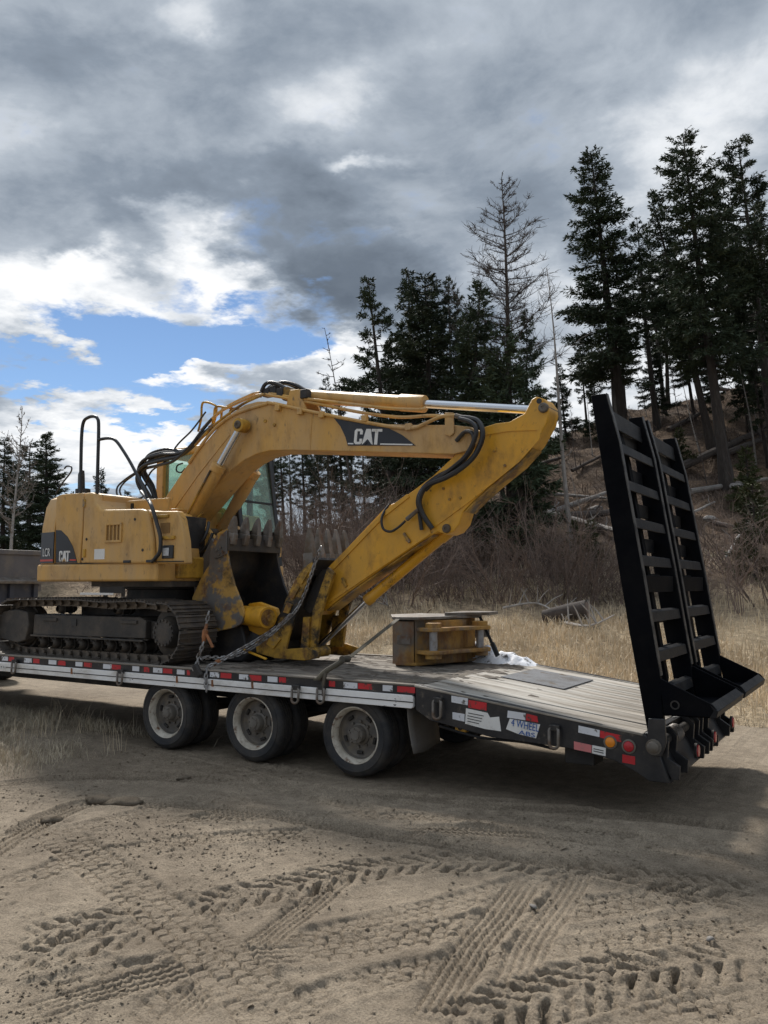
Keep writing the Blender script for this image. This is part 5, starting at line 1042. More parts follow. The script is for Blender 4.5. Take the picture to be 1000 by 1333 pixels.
# the side shell: rear door, engine side cover and front panel
rear_prof = [(-4.689,2.09),(-4.731,2.872),(-4.713,2.96),(-4.621,2.98),(-4.185,2.974),(-4.192,2.505),(-4.215,2.083)]
MB().prism(rear_prof, YN, YN + 0.06).build('rear_door', 'yellow_faded', ex, bevel=0.012)
side_prof = [(-4.193,2.083),(-4.17,2.505),(-4.163,2.973),(-4.025,2.969),(-3.98,2.938),(-3.932,2.83),(-3.858,2.759),(-3.772,2.741),(-3.132,2.719),(-3.027,2.691),(-2.979,2.617),(-2.912,2.371),(-2.876,2.065)]
sp_ = MB().prism(side_prof, YN - 0.012, YN + 0.75).build('engine_side_cover', 'yellow_faded', ex, bevel=0.03, seg=3)
front_prof = [(-2.863,2.065),(-2.899,2.37),(-2.966,2.616),(-3.007,2.686),(-2.557,2.669),(-2.493,2.578),(-2.425,2.321),(-2.393,2.059)]
MB().box(-3.05, -2.90, YN + .14, 1.0, 2.09, 2.66).build('dark_filler', 'frame_dark', ex, bevel=.01)  # plain dark block put in to darken the gap behind the front panel
fp = MB().prism(front_prof, YN + 0.01, YN + 0.13).build('front_side_panel', 'yellow_faded', ex, bevel=0.022, seg=3)
MB().box(-4.70, -3.95, YN + .062, 2.50, 2.09, 2.955).build('engine_hood', 'yellow_faded', ex, bevel=0.03)
MB().box(-3.96, -3.30, 0.90, 2.50, 2.09, 2.80).build('engine_deck', 'yellow_faded', ex, bevel=0.02)
MB().box(-3.98, -3.18, 0.62, 0.68, 2.70, 2.90).build('inner_hood_wall', 'yellow_faded', ex, bevel=0.015)
MB().box(-3.84, -3.80, 0.600, 0.625, 2.78, 2.86).build('hood_slot', 'cab_black', ex)
# filter window, decals and labels on the side
(xa, za), (xb, zb) = [(-3.738,2.574),(-3.439,2.331)]
vf = MB()
for q in ((xa, xa + .03, zb, za), (xb - .03, xb, zb, za), (xa + .03, xb - .03, za - .03, za), (xa + .03, xb - .03, zb, zb + .03)): vf.box(q[0], q[1], YN - .030, YN - .006, q[2], q[3])
vo = vf.build('vent_frame', 'yellow_faded', ex, bevel=0.004)
MB().box(xa + .03, xb - .03, YN - .0135, YN - .010, zb + .03, za - .03).build('vent_backing', 'louvre_brown', vo)
for t in (.22, .5, .78): MB().box(xa + .03 + (xb - xa - .06) * t - .008, xa + .03 + (xb - xa - .06) * t + .008, YN - .024, YN - .0135, zb + .03, za - .03).build('vent_bar', 'yellow_faded', vo)
(xa, za), (xb, zb) = [(-3.93,2.259),(-3.741,2.133)]
MB().box(xa, xb, YN - .016, YN - .011, zb, za).build('white_label', 'white_print', ex)
DK = [(-4.699,2.523),(-4.599,2.515),(-4.465,2.427),(-4.354,2.298),(-4.262,2.098),(-4.676,2.104)]
MB().prism(DK, YN - .005, YN + .01).build('side_decal', 'black_decal', ex)
# the same dark band round the tail: a strip that follows the curve
def tail_strip(r, z0, z1, a0, a1, name, m):
    q = arc(-3.85, 1.33, r, a0, a1, 14); q2 = arc(-3.85, 1.33, r - .02, a0, a1, 14)
    return MB().prism(q + q2[::-1], z0, z1, 'Z').build(name, m, ex)
def wrap_strip(off, z0, z1, name, m):
    o_ = [(-4.737, YN - off)] + arc(-3.85, 1.33, 1.655 + off, 223, 137, 14) + [(-4.737, 2.51 + off)]; i_ = [(-4.737, YN + .02)] + arc(-3.85, 1.33, 1.62, 223, 137, 14) + [(-4.737, 2.49)]
    return MB().prism(o_ + i_[::-1], z0, z1, 'Z').build(name, m, ex)
wrap_strip(.006, 2.10, 2.50, 'tail_decal', 'black_decal'); wrap_strip(.010, 2.125, 2.15, 'tail_stripe', 'red_print')
def cat_letters(p0, p1, h, y, parent, col='white_print', mark='yellow_faded'):
    """three heavy condensed capitals with a small triangle at the foot of the middle one"""
    ax_ = Vector((p1[0] - p0[0], 0, p1[1] - p0[1])); W = ax_.length; ax_.normalize(); up_ = Vector((-ax_.z, 0, ax_.x))
    def put(mb, pts, d): 
        v = [Vector((p0[0], y, p0[1])) + ax_ * (u * W) + up_ * (t * h) for u, t in pts]; mb.prism([(q.x, q.z) for q in v], y - d, y + .003); return mb
    put(put(put(MB(), [(0, .12), (.06, 0), (.24, 0), (.30, .12), (.30, .36), (.20, .36), (.20, .16), (.10, .16), (.10, .84), (.20, .84), (.20, .64), (.30, .64), (.30, .88), (.24, 1), (.06, 1), (0, .88)], .002),
            [(.30, 0), (.41, 0), (.44, .26), (.56, .26), (.59, 0), (.70, 0), (.58, 1), (.42, 1)], .0022), [(.62, 1), (.62, .83), (.75, .83), (.75, 0), (.86, 0), (.86, .83), (1, .83), (1, 1)], .002).build('lettering', col, parent)
    put(MB(), [(.32, -.03), (.50, .34), (.68, -.03), (.585, -.03), (.50, .16), (.415, -.03)], .005).build('triangle_mark', mark, parent)
p = [(-4.615,2.118),(-4.404,2.115),(-4.63,2.255)]
cat_letters(p[0], p[1], 0.135, YN - .007, ex)
p = [(-4.402,2.134),(-4.283,2.132)]
MB().bar((p[0][0], YN - .007, p[0][1]), (p[1][0], YN - .007, p[1][1]), .006, .018).build('red_line', 'red_print', ex)
# model lettering wrapped on the tail
lm = text_mesh('LCR', 0.15, 'model_lettering', 'white_print')
link('model_lettering', lm, (-4.905, 0.163, 2.235), ex, (PI / 2, 0, math.atan2(-.05, .325)), (.72, 1, 1))
for x, z in [(-4.144,2.84),(-4.114,2.215)]: MB().box(x - .02, x + .02, YN - .03, YN - .008, z - .05, z + .05).build('door_hinge', 'yellow_worn', sp_, bevel=.005)
for x, z in [(-4.154,2.14),(-4.086,2.386),(-3.222,2.599),(-3.077,2.23)]: MB().cyl((x, YN - .016, z), (x, YN - .008, z), .018, n=10).build('panel_bolt', 'frame_dark', sp_)
for x, z in [(-3.335,2.094),(-2.943,2.093)]: MB().box(x - .06, x + .06, YN - .028, YN - .008, z - .012, z + .02).build('door_latch', 'cab_black', sp_, bevel=.005)
MB().box(-4.71, -2.42, YN - .006, YN + .01, 2.083, 2.094).build('seam', 'frame_dark', sp_)
# front panel fittings
(xa, za), (xb, zb) = [(-2.762,2.277),(-2.583,2.123)]
lp = MB().box(xa, xb, YN - .012, YN + .012, zb, za).build('work_lamp', 'cab_black', ex, bevel=.008)
MB().box(xa + .025, xb - .055, YN - .022, YN - .012, zb + .03, za - .03).build('lamp_glass', 'lamp_glass', lp, bevel=.005)
for a_, b_ in (((211, 682), (222, 694)),): pass
(xa, za), (xb, zb) = [(-2.809,2.538),(-2.654,2.416)]
MB().box(xa, xb, YN + .004, YN + .012, zb, za).build('grille', 'louvre_brown', fp)
for q in ([(-2.952,2.634),(-2.672,2.595)], [(-2.778,2.385),(-2.565,2.343)]):
    MB().box(q[0][0], q[1][0], YN - .02, YN + .015, q[1][1], q[0][1]).build('door_handle', 'yellow_worn', fp, bevel=.006)
# muffler stack and rails behind
MB().tube([(-5.002,0.75,3.053),(-5.016,0.75,3.33),(-5.003,0.75,3.393)], [0.05, 0.045, 0.03], 12).build('exhaust_stack', 'cab_black', ex)
MB().cyl([(-4.97,0.75,3.051)][0], [(-4.974,0.75,3.125)][0], 0.10, n=18).build('exhaust_base', 'cab_black', ex)
rl = smooth_path([(-4.334,0.22,2.975),(-4.348,0.22,3.4),(-4.35,0.22,3.748),(-4.32,0.22,3.905),(-4.233,0.22,3.95),(-4.129,0.22,3.954),(-4.054,0.22,3.916),(-4.027,0.22,3.805),(-4.022,0.22,3.374),(-4.019,0.22,2.84)], 5)
MB().tube(rl, 0.021, 10).build('grab_rail', 'cab_black', ex)
rl = smooth_path([(-4.002,0.2,3.638),(-3.83,0.2,3.641),(-3.687,0.2,3.604),(-3.542,0.2,3.466),(-3.37,0.2,3.263),(-3.186,0.2,3.008),(-3.088,0.2,2.854)], 5)
MB().tube(rl, 0.020, 10).build('hand_rail', 'cab_black', ex)
MB().tube(smooth_path([(-5.754,0.9,3.132),(-5.607,0.9,3.278),(-5.445,0.9,3.41),(-5.432,0.9,3.486),(-5.534,0.9,3.505),(-5.583,0.9,3.475)], 4), 0.012, 6).build('mirror_arm', 'cab_black', ex)
# --- cab
X0, X1, Y0, Y1, Z0, Z1 = -4.50, -2.88, 1.66, 2.48, 2.08, 3.70
cabp = empty('cab', (-3.5, 2.07, 2.08), ex)
def cpost(a, b, wd=0.07, m='cab_black'): MB().bar(a, b, wd, wd, (0, 1, 0)).build('pillar', m, cabp, bevel=.012)
for y in (Y0 + .04, Y1 - .04):
    cpost((X0 + .05, y, Z0), (X0 + .05, y, Z1), .13, 'yellow_faded'); cpost((X1 - .02, y, Z0), (X1 - .24, y, Z1), .075); cpost((-3.45, y, Z0), (-3.45, y, Z1), .07)
    MB().box(X0, X1, y - .03, y + .03, Z0, Z0 + .35).build('cab_wall', 'yellow_faded', cabp, bevel=.01)
    MB().box(X0 + .12, -3.49, y - .006, y + .006, Z0 + .36, Z1 - .06).build('side_window', 'cab_glass', cabp)
    MB().prism([(-3.41, Z0 + .36), (X1 - .10, Z0 + .36), (X1 - .28, Z1 - .06), (-3.41, Z1 - .06)], y - .006, y + .006).build('side_window', 'cab_glass', cabp)
MB().prism([(X0 - .02, Z1 - .05), (X0 + .05, Z1 + .06), (X1 - .40, Z1 + .06), (X1 - .20, Z1 - .05)], Y0 - .01, Y1 + .01).build('cab_roof', 'yellow_faded', cabp, bevel=.04, seg=3)
MB().box(X1 - .06, X1, Y0 + .06, Y1 - .06, Z0, Z0 + .42).build('front_panel', 'yellow_worn', cabp, bevel=.01)
MB().prism([(X1 - .05, Z0 + .42), (X1 - .04, Z0 + .42), (X1 - .24, Z1 - .06), (X1 - .25, Z1 - .06)], Y0 + .08, Y1 - .08).build('windscreen', 'cab_glass', cabp)
MB().bar((X1 - .13, Y0 + .05, 2.95), (X1 - .13, Y1 - .05, 2.95), .03, .03).build('window_bar', 'cab_black', cabp)
MB().box(X0 + .02, X0 + .05, Y0 + .08, Y1 - .08, Z0 + .5, Z1 - .1).build('rear_window', 'cab_glass', cabp)
MB().prism([(-4.0, 2.45), (-3.5, 2.45), (-3.5, 2.56), (-3.86, 2.58), (-3.98, 3.25), (-4.08, 3.25)], 1.85, 2.3).build('seat', 'seat_dark', cabp, bevel=.03)
MB().tube(smooth_path([(-3.985,1.63,3.519),(-4.089,1.63,3.495),(-4.102,1.63,3.419),(-4.011,1.63,3.391),(-3.937,1.63,3.44)], 4), 0.011, 6).build('grab_handle', 'cab_black', cabp)
# boom foot brackets and dark machinery in front of the platform
for y in (0.98, 1.60):
    MB().prism([(-3.45, 2.085), (-2.72, 2.085), (-2.66, 2.32), (-2.95, 2.60), (-3.25, 2.62)], y, y + .07).build('boom_bracket', 'yellow_faded', ex, bevel=.012)
MB().box(-2.88, -2.80, 0.45, 1.62, 1.90, 2.16).build('nose_frame', 'yellow_worn', ex, bevel=.02)
MB().box(-3.9, -2.9, 0.95, 1.62, 2.086, 2.30).build('valve_block', 'frame_dark', ex, bevel=.02)
# --- boom
BN, BF = 1.11, 1.51
BOOM = [(-3.929,2.745),(-3.805,2.935),(-3.611,3.128),(-3.433,3.319),(-3.191,3.542),(-2.953,3.731),(-2.758,3.891),(-2.578,3.999),(-2.388,4.066),(-2.188,4.086),(-1.93,4.055),(-1.551,3.94),(-1.186,3.834),(-0.751,3.71),(-0.337,3.609),(0.057,3.559),(0.526,3.511),(0.724,3.47),(0.803,3.409),(0.81,3.287),(0.694,3.217),(0.523,3.195),(-0.337,3.289),(-1.183,3.379),(-1.637,3.427),(-1.969,3.452),(-2.189,3.428),(-2.387,3.367),(-2.576,3.275),(-2.805,3.096),(-3.025,2.912),(-3.264,2.716),(-3.424,2.532),(-3.677,2.521)]
bo = MB().prism(BOOM, BN, BF).build('boom', 'yellow_faded', ex, bevel=0.010)
MB().prism([(-3.745,2.767),(-3.201,3.291),(-2.667,3.751),(-2.627,3.708),(-3.159,3.238),(-3.673,2.723)], BN - .008, BN + .002).build('seam_plate', 'yellow_faded', bo)
dk = [(-1.035,3.766),(-0.798,3.709),(-0.535,3.641),(-0.281,3.558),(-0.102,3.463),(0.072,3.328),(-0.823,3.409),(-0.855,3.509),(-0.926,3.642)]
bd = MB().prism(dk, BN - .006, BN + .002).build('boom_decal', 'black_decal', ex)
p = [(-0.738,3.417),(-0.371,3.378)]
cat_letters(p[0], p[1], 0.176, BN - .009, bd, 'white_print', 'black_decal')
for q in ([(-0.818,3.431),(-0.743,3.423)], [(-0.382,3.386),(0.033,3.342)]): MB().bar((q[0][0], BN - .0075, q[0][1]), (q[1][0], BN - .0075, q[1][1]), .006, .014).build('white_line', 'white_print', bd)
for x, z in [(-1.906,3.761),(-2.052,3.824)]: MB().cyl((x, BN - .015, z), (x, BN, z), .022, n=6).build('boom_lug', 'yellow_worn', bo)
for q in ([(-1.336,3.84),(-1.366,3.402)],): MB().bar((q[0][0], BN - .002, q[0][1]), (q[1][0], BN - .002, q[1][1]), .006, .006, (0, 1, 0)).build('weld_line', 'yellow_faded', bo)
# pins
def pin(x, z, y0, y1, r, m='worn_steel', nm='pin', par=None):
    s = -1 if y0 < y1 else 1
    return MB().lathe([(r, y1), (r, y0), (r * .8, y0 + s * .012), (r * .35, y0 + s * .012), (r * .3, y0 + s * .004), (0.001, y0 + s * .004)], (x, 0, z), 20).build(nm, m, par or ex)
# --- boom lift cylinders, one each side
for y, base, gland, eye in ((1.00, (240, 690), (288, 603), (314.5, 554)), (1.66, None, None, None)):
    if base:
        A, B, C_ = [(-3.284,1,2.521),(-2.694,1,3.319),(-2.341,1,3.78)]; off = 0
    else: off = 0.66
    a, b, c = (Vector(v) + Vector((0, off, 0)) for v in (A, B, C_))
    cy = MB().tube([a, a.lerp(b, .55), a.lerp(b, .56), a.lerp(b, .90), a.lerp(b, .91), b], [.080, .080, .086, .086, .094, .094], 22).build('lift_cylinder', 'yellow_faded' if off else 'yellow_worn', ex)
    cy.data.materials[0] = MAT['yellow_faded']
    MB().cyl(b, c, .045, n=18).build('piston_rod', 'chrome', cy)
    MB().cyl((c.x, c.y - .07, c.z), (c.x, c.y + .07, c.z), .085, n=22).build('rod_eye', 'yellow_worn', cy)
    MB().cyl((a.x, a.y - .07, a.z), (a.x, a.y + .07, a.z), .10, n=22).build('base_eye', 'yellow_worn', cy)
    d = (b - a).normalized(); nrm = Vector((0, -1 if not off else 1, 0))
    MB().tube([a.lerp(b, .1) + nrm * .09, a.lerp(b, .45) + nrm * .10, a.lerp(b, .9) + nrm * .10], .014, 6).build('oil_pipe', 'yellow_worn', cy)
pin(C_[0], C_[2], 0.92, 1.74, .052, 'hub_grey'); pin(A[0], A[2], 0.92, 1.74, .05, 'hub_grey')
# --- stick cylinder on top of the boom
A, B, C_ = (Vector(v) for v in [(-1.82,1.33,4.157),(0.06,1.33,3.83),(1.337,1.33,3.616)])
sc_ = MB().tube([A, A.lerp(B, .83), A.lerp(B, .84), B], [.083, .083, .098, .098], 24).build('stick_cylinder', 'yellow_faded', ex)
MB().cyl(B, C_, .047, n=18).build('piston_rod', 'chrome', sc_)
MB().cyl((A.x, 1.22, A.z), (A.x, 1.44, A.z), .09, n=18).build('base_eye', 'yellow_worn', sc_)
for y in (1.17, 1.46): MB().prism([(-1.794,3.956),(-1.726,4.185),(-1.584,4.177),(-1.466,3.891)], y, y + .04).build('cylinder_bracket', 'yellow_faded', ex, bevel=.008)
# --- stick
SN, SF = 1.15, 1.42
STICK = [(-1.092,2.028),(-0.984,2.106),(-0.392,2.608),(-0.065,2.804),(0.261,2.993),(0.585,3.24),(0.837,3.453),(0.994,3.485),(1.148,3.485),(1.317,3.554),(1.393,3.687),(1.443,3.712),(1.524,3.679),(1.571,3.611),(1.578,3.54),(1.552,3.434),(1.427,3.237),(1.217,3.043),(0.943,2.857),(0.732,2.694),(0.615,2.587),(0.569,2.459),(0.496,2.381),(0.405,2.352),(0.313,2.387),(0.106,2.287),(-0.362,2.019),(-0.854,1.73),(-1.142,1.544),(-1.284,1.471),(-1.351,1.523),(-1.276,1.745)]
st = MB().prism(STICK, SN, SF).build('stick', 'yellow_bright', ex, bevel=0.010)
_lo = [(1.385,3.194),(1.217,3.035),(0.943,2.849),(0.732,2.686),(0.624,2.586)]
MB().prism(_lo + [(a + .012, b - .008) for a, b in _lo[::-1]], SN + .012, SF - .012).build('bottom_plate', 'yellow_worn', st)  # added plate; its darker colour stands for dirt and shade under the stick
_lo = [(0.266,2.364),(0.106,2.278),(-0.362,2.011),(-0.854,1.721),(-1.142,1.535)]
MB().prism(_lo + [(a + .004, b - .012) for a, b in _lo[::-1]], SN + .012, SF - .012).build('bottom_plate', 'yellow_worn', st)
RIB = [(0.85,3.409),(1.152,3.427),(1.458,3.411),(1.506,3.383),(1.472,3.27),(1.255,3.063),(0.982,2.877),(0.647,2.657),(0.411,2.514),(0.225,2.406),(0.207,2.423),(0.411,2.546),(0.965,2.902),(1.222,3.089),(1.431,3.289),(1.449,3.366),(1.151,3.387),(0.849,3.369)]
MB().prism(RIB, SN - .010, SN + .002).build('edge_rib', 'yellow_bright', st)
MB().prism([(-1.106,2.028),(-0.386,2.616),(-0.059,2.811),(-0.03,2.776),(-0.356,2.572),(-1.041,1.992)], SN - .014, SN + .004).build('top_flange', 'yellow_bright', st, bevel=.003)
MB().prism([(0.225,2.406),(-0.848,1.799),(-1.278,1.551),(-1.288,1.507),(-0.848,1.756),(0.234,2.365)], SN - .014, SN + .004).build('bottom_flange', 'yellow_bright', st, bevel=.003)
for q, r_ in zip([(1.522,3.586),(0.423,2.416),(0.703,3.344)], (.052, .048, .10)): pin(q[0], q[1], SN - .02, SF + .02, r_, 'hub_grey' if r_ < .06 else 'frame_dark')
(q,) = [(1.475,3.661)]; MB().cyl((q[0], SN - .004, q[1]), (q[0], SN + .01, q[1]), .028, n=14).build('lifting_hole', 'cab_black', st)
for q in [(0.978,3.196),(1.095,3.036),(0.386,2.843),(0.533,2.989),(0.458,2.724),(0.585,2.733),(-0.08,2.35),(-0.061,2.307),(-0.912,1.851),(-0.88,1.816),(-1.148,1.728),(-0.88,1.877)]:
    MB().cyl((q[0], SN - .012, q[1]), (q[0], SN + .002, q[1]), .016, n=6).build('stick_lug', 'yellow_worn', st)
for q0, q1 in ([(-0.099,2.384),(-0.022,2.281)], [(-0.912,1.903),(-0.858,1.799)], [(-1.17,1.79),(-1.136,1.685)]): MB().bar((q0[0], SN - .015, q0[1]), (q1[0], SN - .015, q1[1]), .03, .025, (0, 1, 0)).build('hose_clamp', 'yellow_worn', st, bevel=.004)
MB().tube([(-1.041,1.2,2.072),(-0.343,1.2,2.67),(-0.243,1.2,2.708)], [.030, .030, .022], 8).build('oil_pipe', 'yellow_bright', st)
# --- bucket cylinder
A, B, C_ = (Vector(v) for v in [(0.385,1.33,2.42),(-0.702,1.33,1.642),(-1.426,1.33,1.058)])
bc = MB().tube([A, A.lerp(B, .12), A.lerp(B, .13), A.lerp(B, .93), A.lerp(B, .94), B], [.07, .07, .060, .060, .068, .068], 22).build('bucket_cylinder', 'yellow_bright', ex)
MB().cyl(B, C_, .034, n=16).build('piston_rod', 'chrome', bc)
# --- linkage and bucket at the end of the stick
for y in (1.00, 1.58): MB().prism([(-1.364,1.455),(-1.275,1.457),(-1.283,1.082),(-1.404,1.077)], y, y + .06).build('bucket_link', 'yellow_greasy', ex, bevel=.006)
for y in (1.03, 1.56): MB().prism([(-1.041,2.025),(-0.955,1.955),(-1.145,1.486),(-1.207,1.085),(-1.316,1.081),(-1.254,1.527)], y, y + .05).build('tipping_link', 'yellow_greasy', ex, bevel=.006)
MB().prism([(-1.237,1.968),(-1.084,2.011),(-1.19,1.568),(-1.344,1.477),(-1.445,1.547)], 1.10, 1.56).build('stick_end', 'bucket_dark', ex, bevel=.012)
x, z = [(-1.187,1.065)][0]; MB().cyl((x, 0.94, z), (x, 1.22, z), .062, n=20).build('link_pin', 'yellow_greasy', ex)
BKN, BKF = 0.93, 1.73
SIDE = [(-1.159,2.103),(-1.311,2.017),(-1.442,1.86),(-1.563,1.657),(-1.629,1.515),(-1.809,1.299),(-2.017,1.149),(-1.991,1.025),(-1.712,0.976),(-1.289,0.969),(-1.095,1.004),(-1.075,1.073),(-1.247,1.117),(-1.555,1.087),(-1.513,1.237),(-1.426,1.44),(-1.319,1.747),(-1.201,1.964)]
bk = empty('bucket', (-1.9, 1.33, DZ), ex)
for y in (BKN, BKF - .035): MB().prism(SIDE, y, y + .035).build('side_plate', 'yellow_greasy' , bk, bevel=.006)
OUT = [(-1.159,2.103),(-1.311,2.017),(-1.442,1.86),(-1.563,1.657),(-1.629,1.515),(-1.809,1.299),(-2.017,1.149),(-1.991,1.025),(-1.712,0.976)]; INN = [(-1.137,2.076),(-1.278,1.991),(-1.408,1.834),(-1.529,1.64),(-1.595,1.498),(-1.774,1.282),(-1.958,1.134),(-1.933,1.054),(-1.701,1.011)]
MB().prism(OUT + INN[::-1], BKN + .035, BKF - .035).build('shell', 'bucket_dark', bk, bevel=.004)
for a_, b_ in (((395, 739), (384, 757)), ((382, 759), (373, 779)), ((371, 782), (366, 795))): pass
for q in ([(-1.281,1.991),(-1.226,1.964),(-1.323,1.825),(-1.39,1.851)], [(-1.4,1.825),(-1.345,1.799),(-1.443,1.659),(-1.51,1.684)], [(-1.532,1.623),(-1.453,1.597),(-1.508,1.491),(-1.587,1.508)], [(-1.731,1.248),(-1.616,1.199),(-1.728,1.081),(-1.833,1.139)]):
    MB().prism(q, BKN - .02, BKN + .002).build('wear_strip', 'yellow_worn', bk, bevel=.004)
def tooth(par, base, tip, y, wd, th, m='worn_steel', mb_=None):
    """adapter and pointed tooth: base and tip are (x, z)"""
    a, b = Vector((base[0], y, base[1])), Vector((tip[0], y, tip[1])); d = (b - a).normalized(); nrm = d.cross(Vector((0, 1, 0))); ln = (b - a).length; mb = mb_ or MB()
    secs = [(-.10, .52, 1.05), (.30, .55, 1.05), (.34, .44, .95), (.36, .50, .86), (.75, .44, .50), (.95, .34, .18), (1.0, .22, .08)]; v = []
    for t, w_, h_ in secs:
        c = a + d * ln * t
        for u, s in ((-1, -1), (1, -1), (1, 1), (-1, 1)): v.append(c + Vector((0, u * wd * w_, 0)) + nrm * (s * th * h_ / 2))
    f = [(k * 4 + i, k * 4 + (i + 1) % 4, k * 4 + 4 + (i + 1) % 4, k * 4 + 4 + i) for k in range(len(secs) - 1) for i in range(4)] + [(0, 1, 2, 3), (27, 26, 25, 24)]
    mb.add(v, f); return mb.build('tooth', m, par, bevel=.006)
tb_, tt_ = [(-1.249,2.035),(-1.265,2.483)]
for k in range(5): tooth(bk, tb_, tt_, BKN + .05 + (BKF - BKN - .10) * k / 4, .085, .13)
(la, lb) = [(-1.137,2.12),(-1.244,1.938)]
MB().bar((la[0], (BKN + BKF) / 2, la[1]), (lb[0], (BKN + BKF) / 2, lb[1]), BKF - BKN - .01, .05, (-.8, 0, .6)).build('cutting_lip', 'bucket_dark', bk, bevel=.006)
# --- pipes and hoses
def hose(pts, r, m='hose_rubber', nm='hose', n=6, sides=8): return MB().tube(smooth_path(pts, n), r, sides).build(nm, m, ex)
hose([(-3.328,1.1,3.401),(-3.115,1.1,3.615),(-2.879,1.1,3.812),(-2.594,1.1,3.95),(-2.34,1.1,4),(-2.043,1.1,4.033),(-1.946,1.1,4.031),(-1.171,1.09,3.811),(-0.325,1.09,3.587),(0.03,1.09,3.525),(0.183,1.09,3.551),(0.39,1.09,3.609),(0.591,1.09,3.599)], .021, 'yellow_faded', 'boom_pipe')
hose([(-3.219,1.2,3.842),(-2.925,1.2,4.034),(-2.585,1.2,4.135),(-2.229,1.2,4.191),(-1.957,1.2,4.138),(-1.253,1.2,3.95),(-0.706,1.2,3.797),(-0.191,1.2,3.687),(0.199,1.2,3.661),(0.48,1.2,3.614)], .019, 'yellow_faded', 'boom_pipe')
hose([(-3.209,1.3,3.939),(-2.913,1.3,4.112),(-2.572,1.3,4.213),(-2.291,1.3,4.248),(-1.717,1.2,4.099),(-1.03,1.2,3.952),(-0.393,1.2,3.814),(0.055,1.2,3.746),(0.105,1.25,3.767)], .019, 'yellow_faded', 'boom_pipe')
hose([(-3.244,1.12,3.629),(-2.965,1.12,3.834),(-2.639,1.12,3.998),(-2.385,1.12,4.097),(-2.1,1.15,4.175)], .017, 'yellow_worn', 'boom_pipe')
for d_ in (0, 9, 16, 24): hose([(-3.373,1.3,3.853),(-3.322,1.3,4.024),(-3.313,1.3,4.209),(-3.244,1.3,4.238),(-3.091,1.3,4.183),(-3.049,1.3,4.127),(-3.085,1.3,3.957),(-3.18,1.3,3.895)] if d_ == 0 else [tuple(Vector(q) + Vector((.018 * d_, 0, -.004 * d_ + .06))) for q in [(-3.241,1.25,3.852),(-3.203,1.25,4.002),(-3.192,1.25,4.093),(-3.124,1.25,4.116),(-2.973,1.25,4.079),(-2.867,1.25,4.107)]], .015, 'yellow_worn', 'boom_pipe', 4)
for x, z in [(-1.837,3.952),(-1.179,3.795),(-0.577,3.685),(-0.005,3.53),(-1.496,3.867)]: MB().box(x - .035, x + .035, BN - .05, BN, z - .03, z + .045).build('pipe_clamp', 'yellow_faded', ex, bevel=.006)
MB().prism([(0.442,3.647),(0.542,3.636),(0.55,3.421),(0.504,3.385),(0.44,3.407)], BN - .03, BN - .012).build('pipe_bracket', 'yellow_faded', ex, bevel=.004)
# black hoses over the boom's knee
for y, pts in ((1.25, ((338, 517), (344, 501), (352, 498), (364, 501), (374, 508))), (1.35, ((342, 515), (352, 503), (368, 497.5), (384, 501), (398, 508), (413, 510))), (1.42, ((346, 512), (358, 500), (372, 499), (390, 505), (406, 511)))): pass
hose([(-2.272,1.25,4.177),(-2.199,1.25,4.315),(-2.1,1.25,4.341),(-1.952,1.25,4.293),(-1.805,1.25,4.197)], .024); hose([(-2.307,1.35,4.22),(-2.183,1.35,4.314),(-1.985,1.35,4.347),(-1.789,1.35,4.292),(-1.622,1.35,4.203),(-1.434,1.35,4.161)], .026); hose([(-2.316,1.42,4.255),(-2.166,1.42,4.356),(-1.992,1.42,4.353),(-1.771,1.42,4.256),(-1.58,1.42,4.183)], .024)
for x, y, z in [(-2.177,1.3,4.224),(-2.066,1.3,4.239),(-1.914,1.25,4.181),(-1.506,1.2,4.102)]: MB().box(x - .05, x + .05, y - .05, y + .05, z - .05, z + .06).build('hose_fitting', 'bucket_dark', ex, bevel=.01)
# hoses from the house up to the boom's back
for k, (dz_, dy_) in enumerate(((0, 0), (.04, .06), (-.05, .03), (.09, .10), (-.09, -.02), (.02, .12))):
    o_ = Vector((0, dy_, dz_))
    hose([tuple(Vector(q) + o_ * (1 if 0 < i < 5 else .4)) for i, q in enumerate([(-4.117,1.25,2.932),(-4.203,1.2,3.09),(-4.338,1.15,3.327),(-4.22,1.12,3.505),(-3.895,1.12,3.563),(-3.465,1.12,3.557),(-3.168,1.15,3.758),(-2.98,1.15,3.85)])], .022)
hose([(-4.253,1.1,3.379),(-4.377,1,3.271),(-4.513,0.95,3.148),(-4.433,0.9,3.013),(-4.219,0.9,2.96),(-4.096,1,2.982),(-4.092,1.1,3.074)], .013); hose([(-4.312,1.1,3.341),(-4.436,1,3.212),(-4.464,0.95,3.082),(-4.248,0.9,2.92),(-4.066,0.95,2.914),(-3.947,1,2.933)], .012)
hose([(-3.591,0.55,2.991),(-3.268,0.35,2.878),(-2.931,0.12,2.748),(-2.813,0.1,2.543),(-2.744,0.1,2.363),(-2.751,0.1,2.204),(-2.834,0.11,2.126),(-2.906,0.13,2.092)], .024)
hose([(-3.031,1.2,3.975),(-3.169,1.15,3.809),(-3.307,1.1,3.632),(-3.589,1.08,3.45),(-3.912,1.1,3.416),(-4.249,1.15,3.384),(-4.39,1.2,3.23),(-4.231,1.2,3.039),(-4.032,1.2,2.892)], .020); hose([(-3.24,1.3,4.108),(-3.436,1.25,3.872),(-3.636,1.2,3.697),(-3.807,1.15,3.476),(-4.152,1.2,3.351),(-4.32,1.25,3.102)], .012)
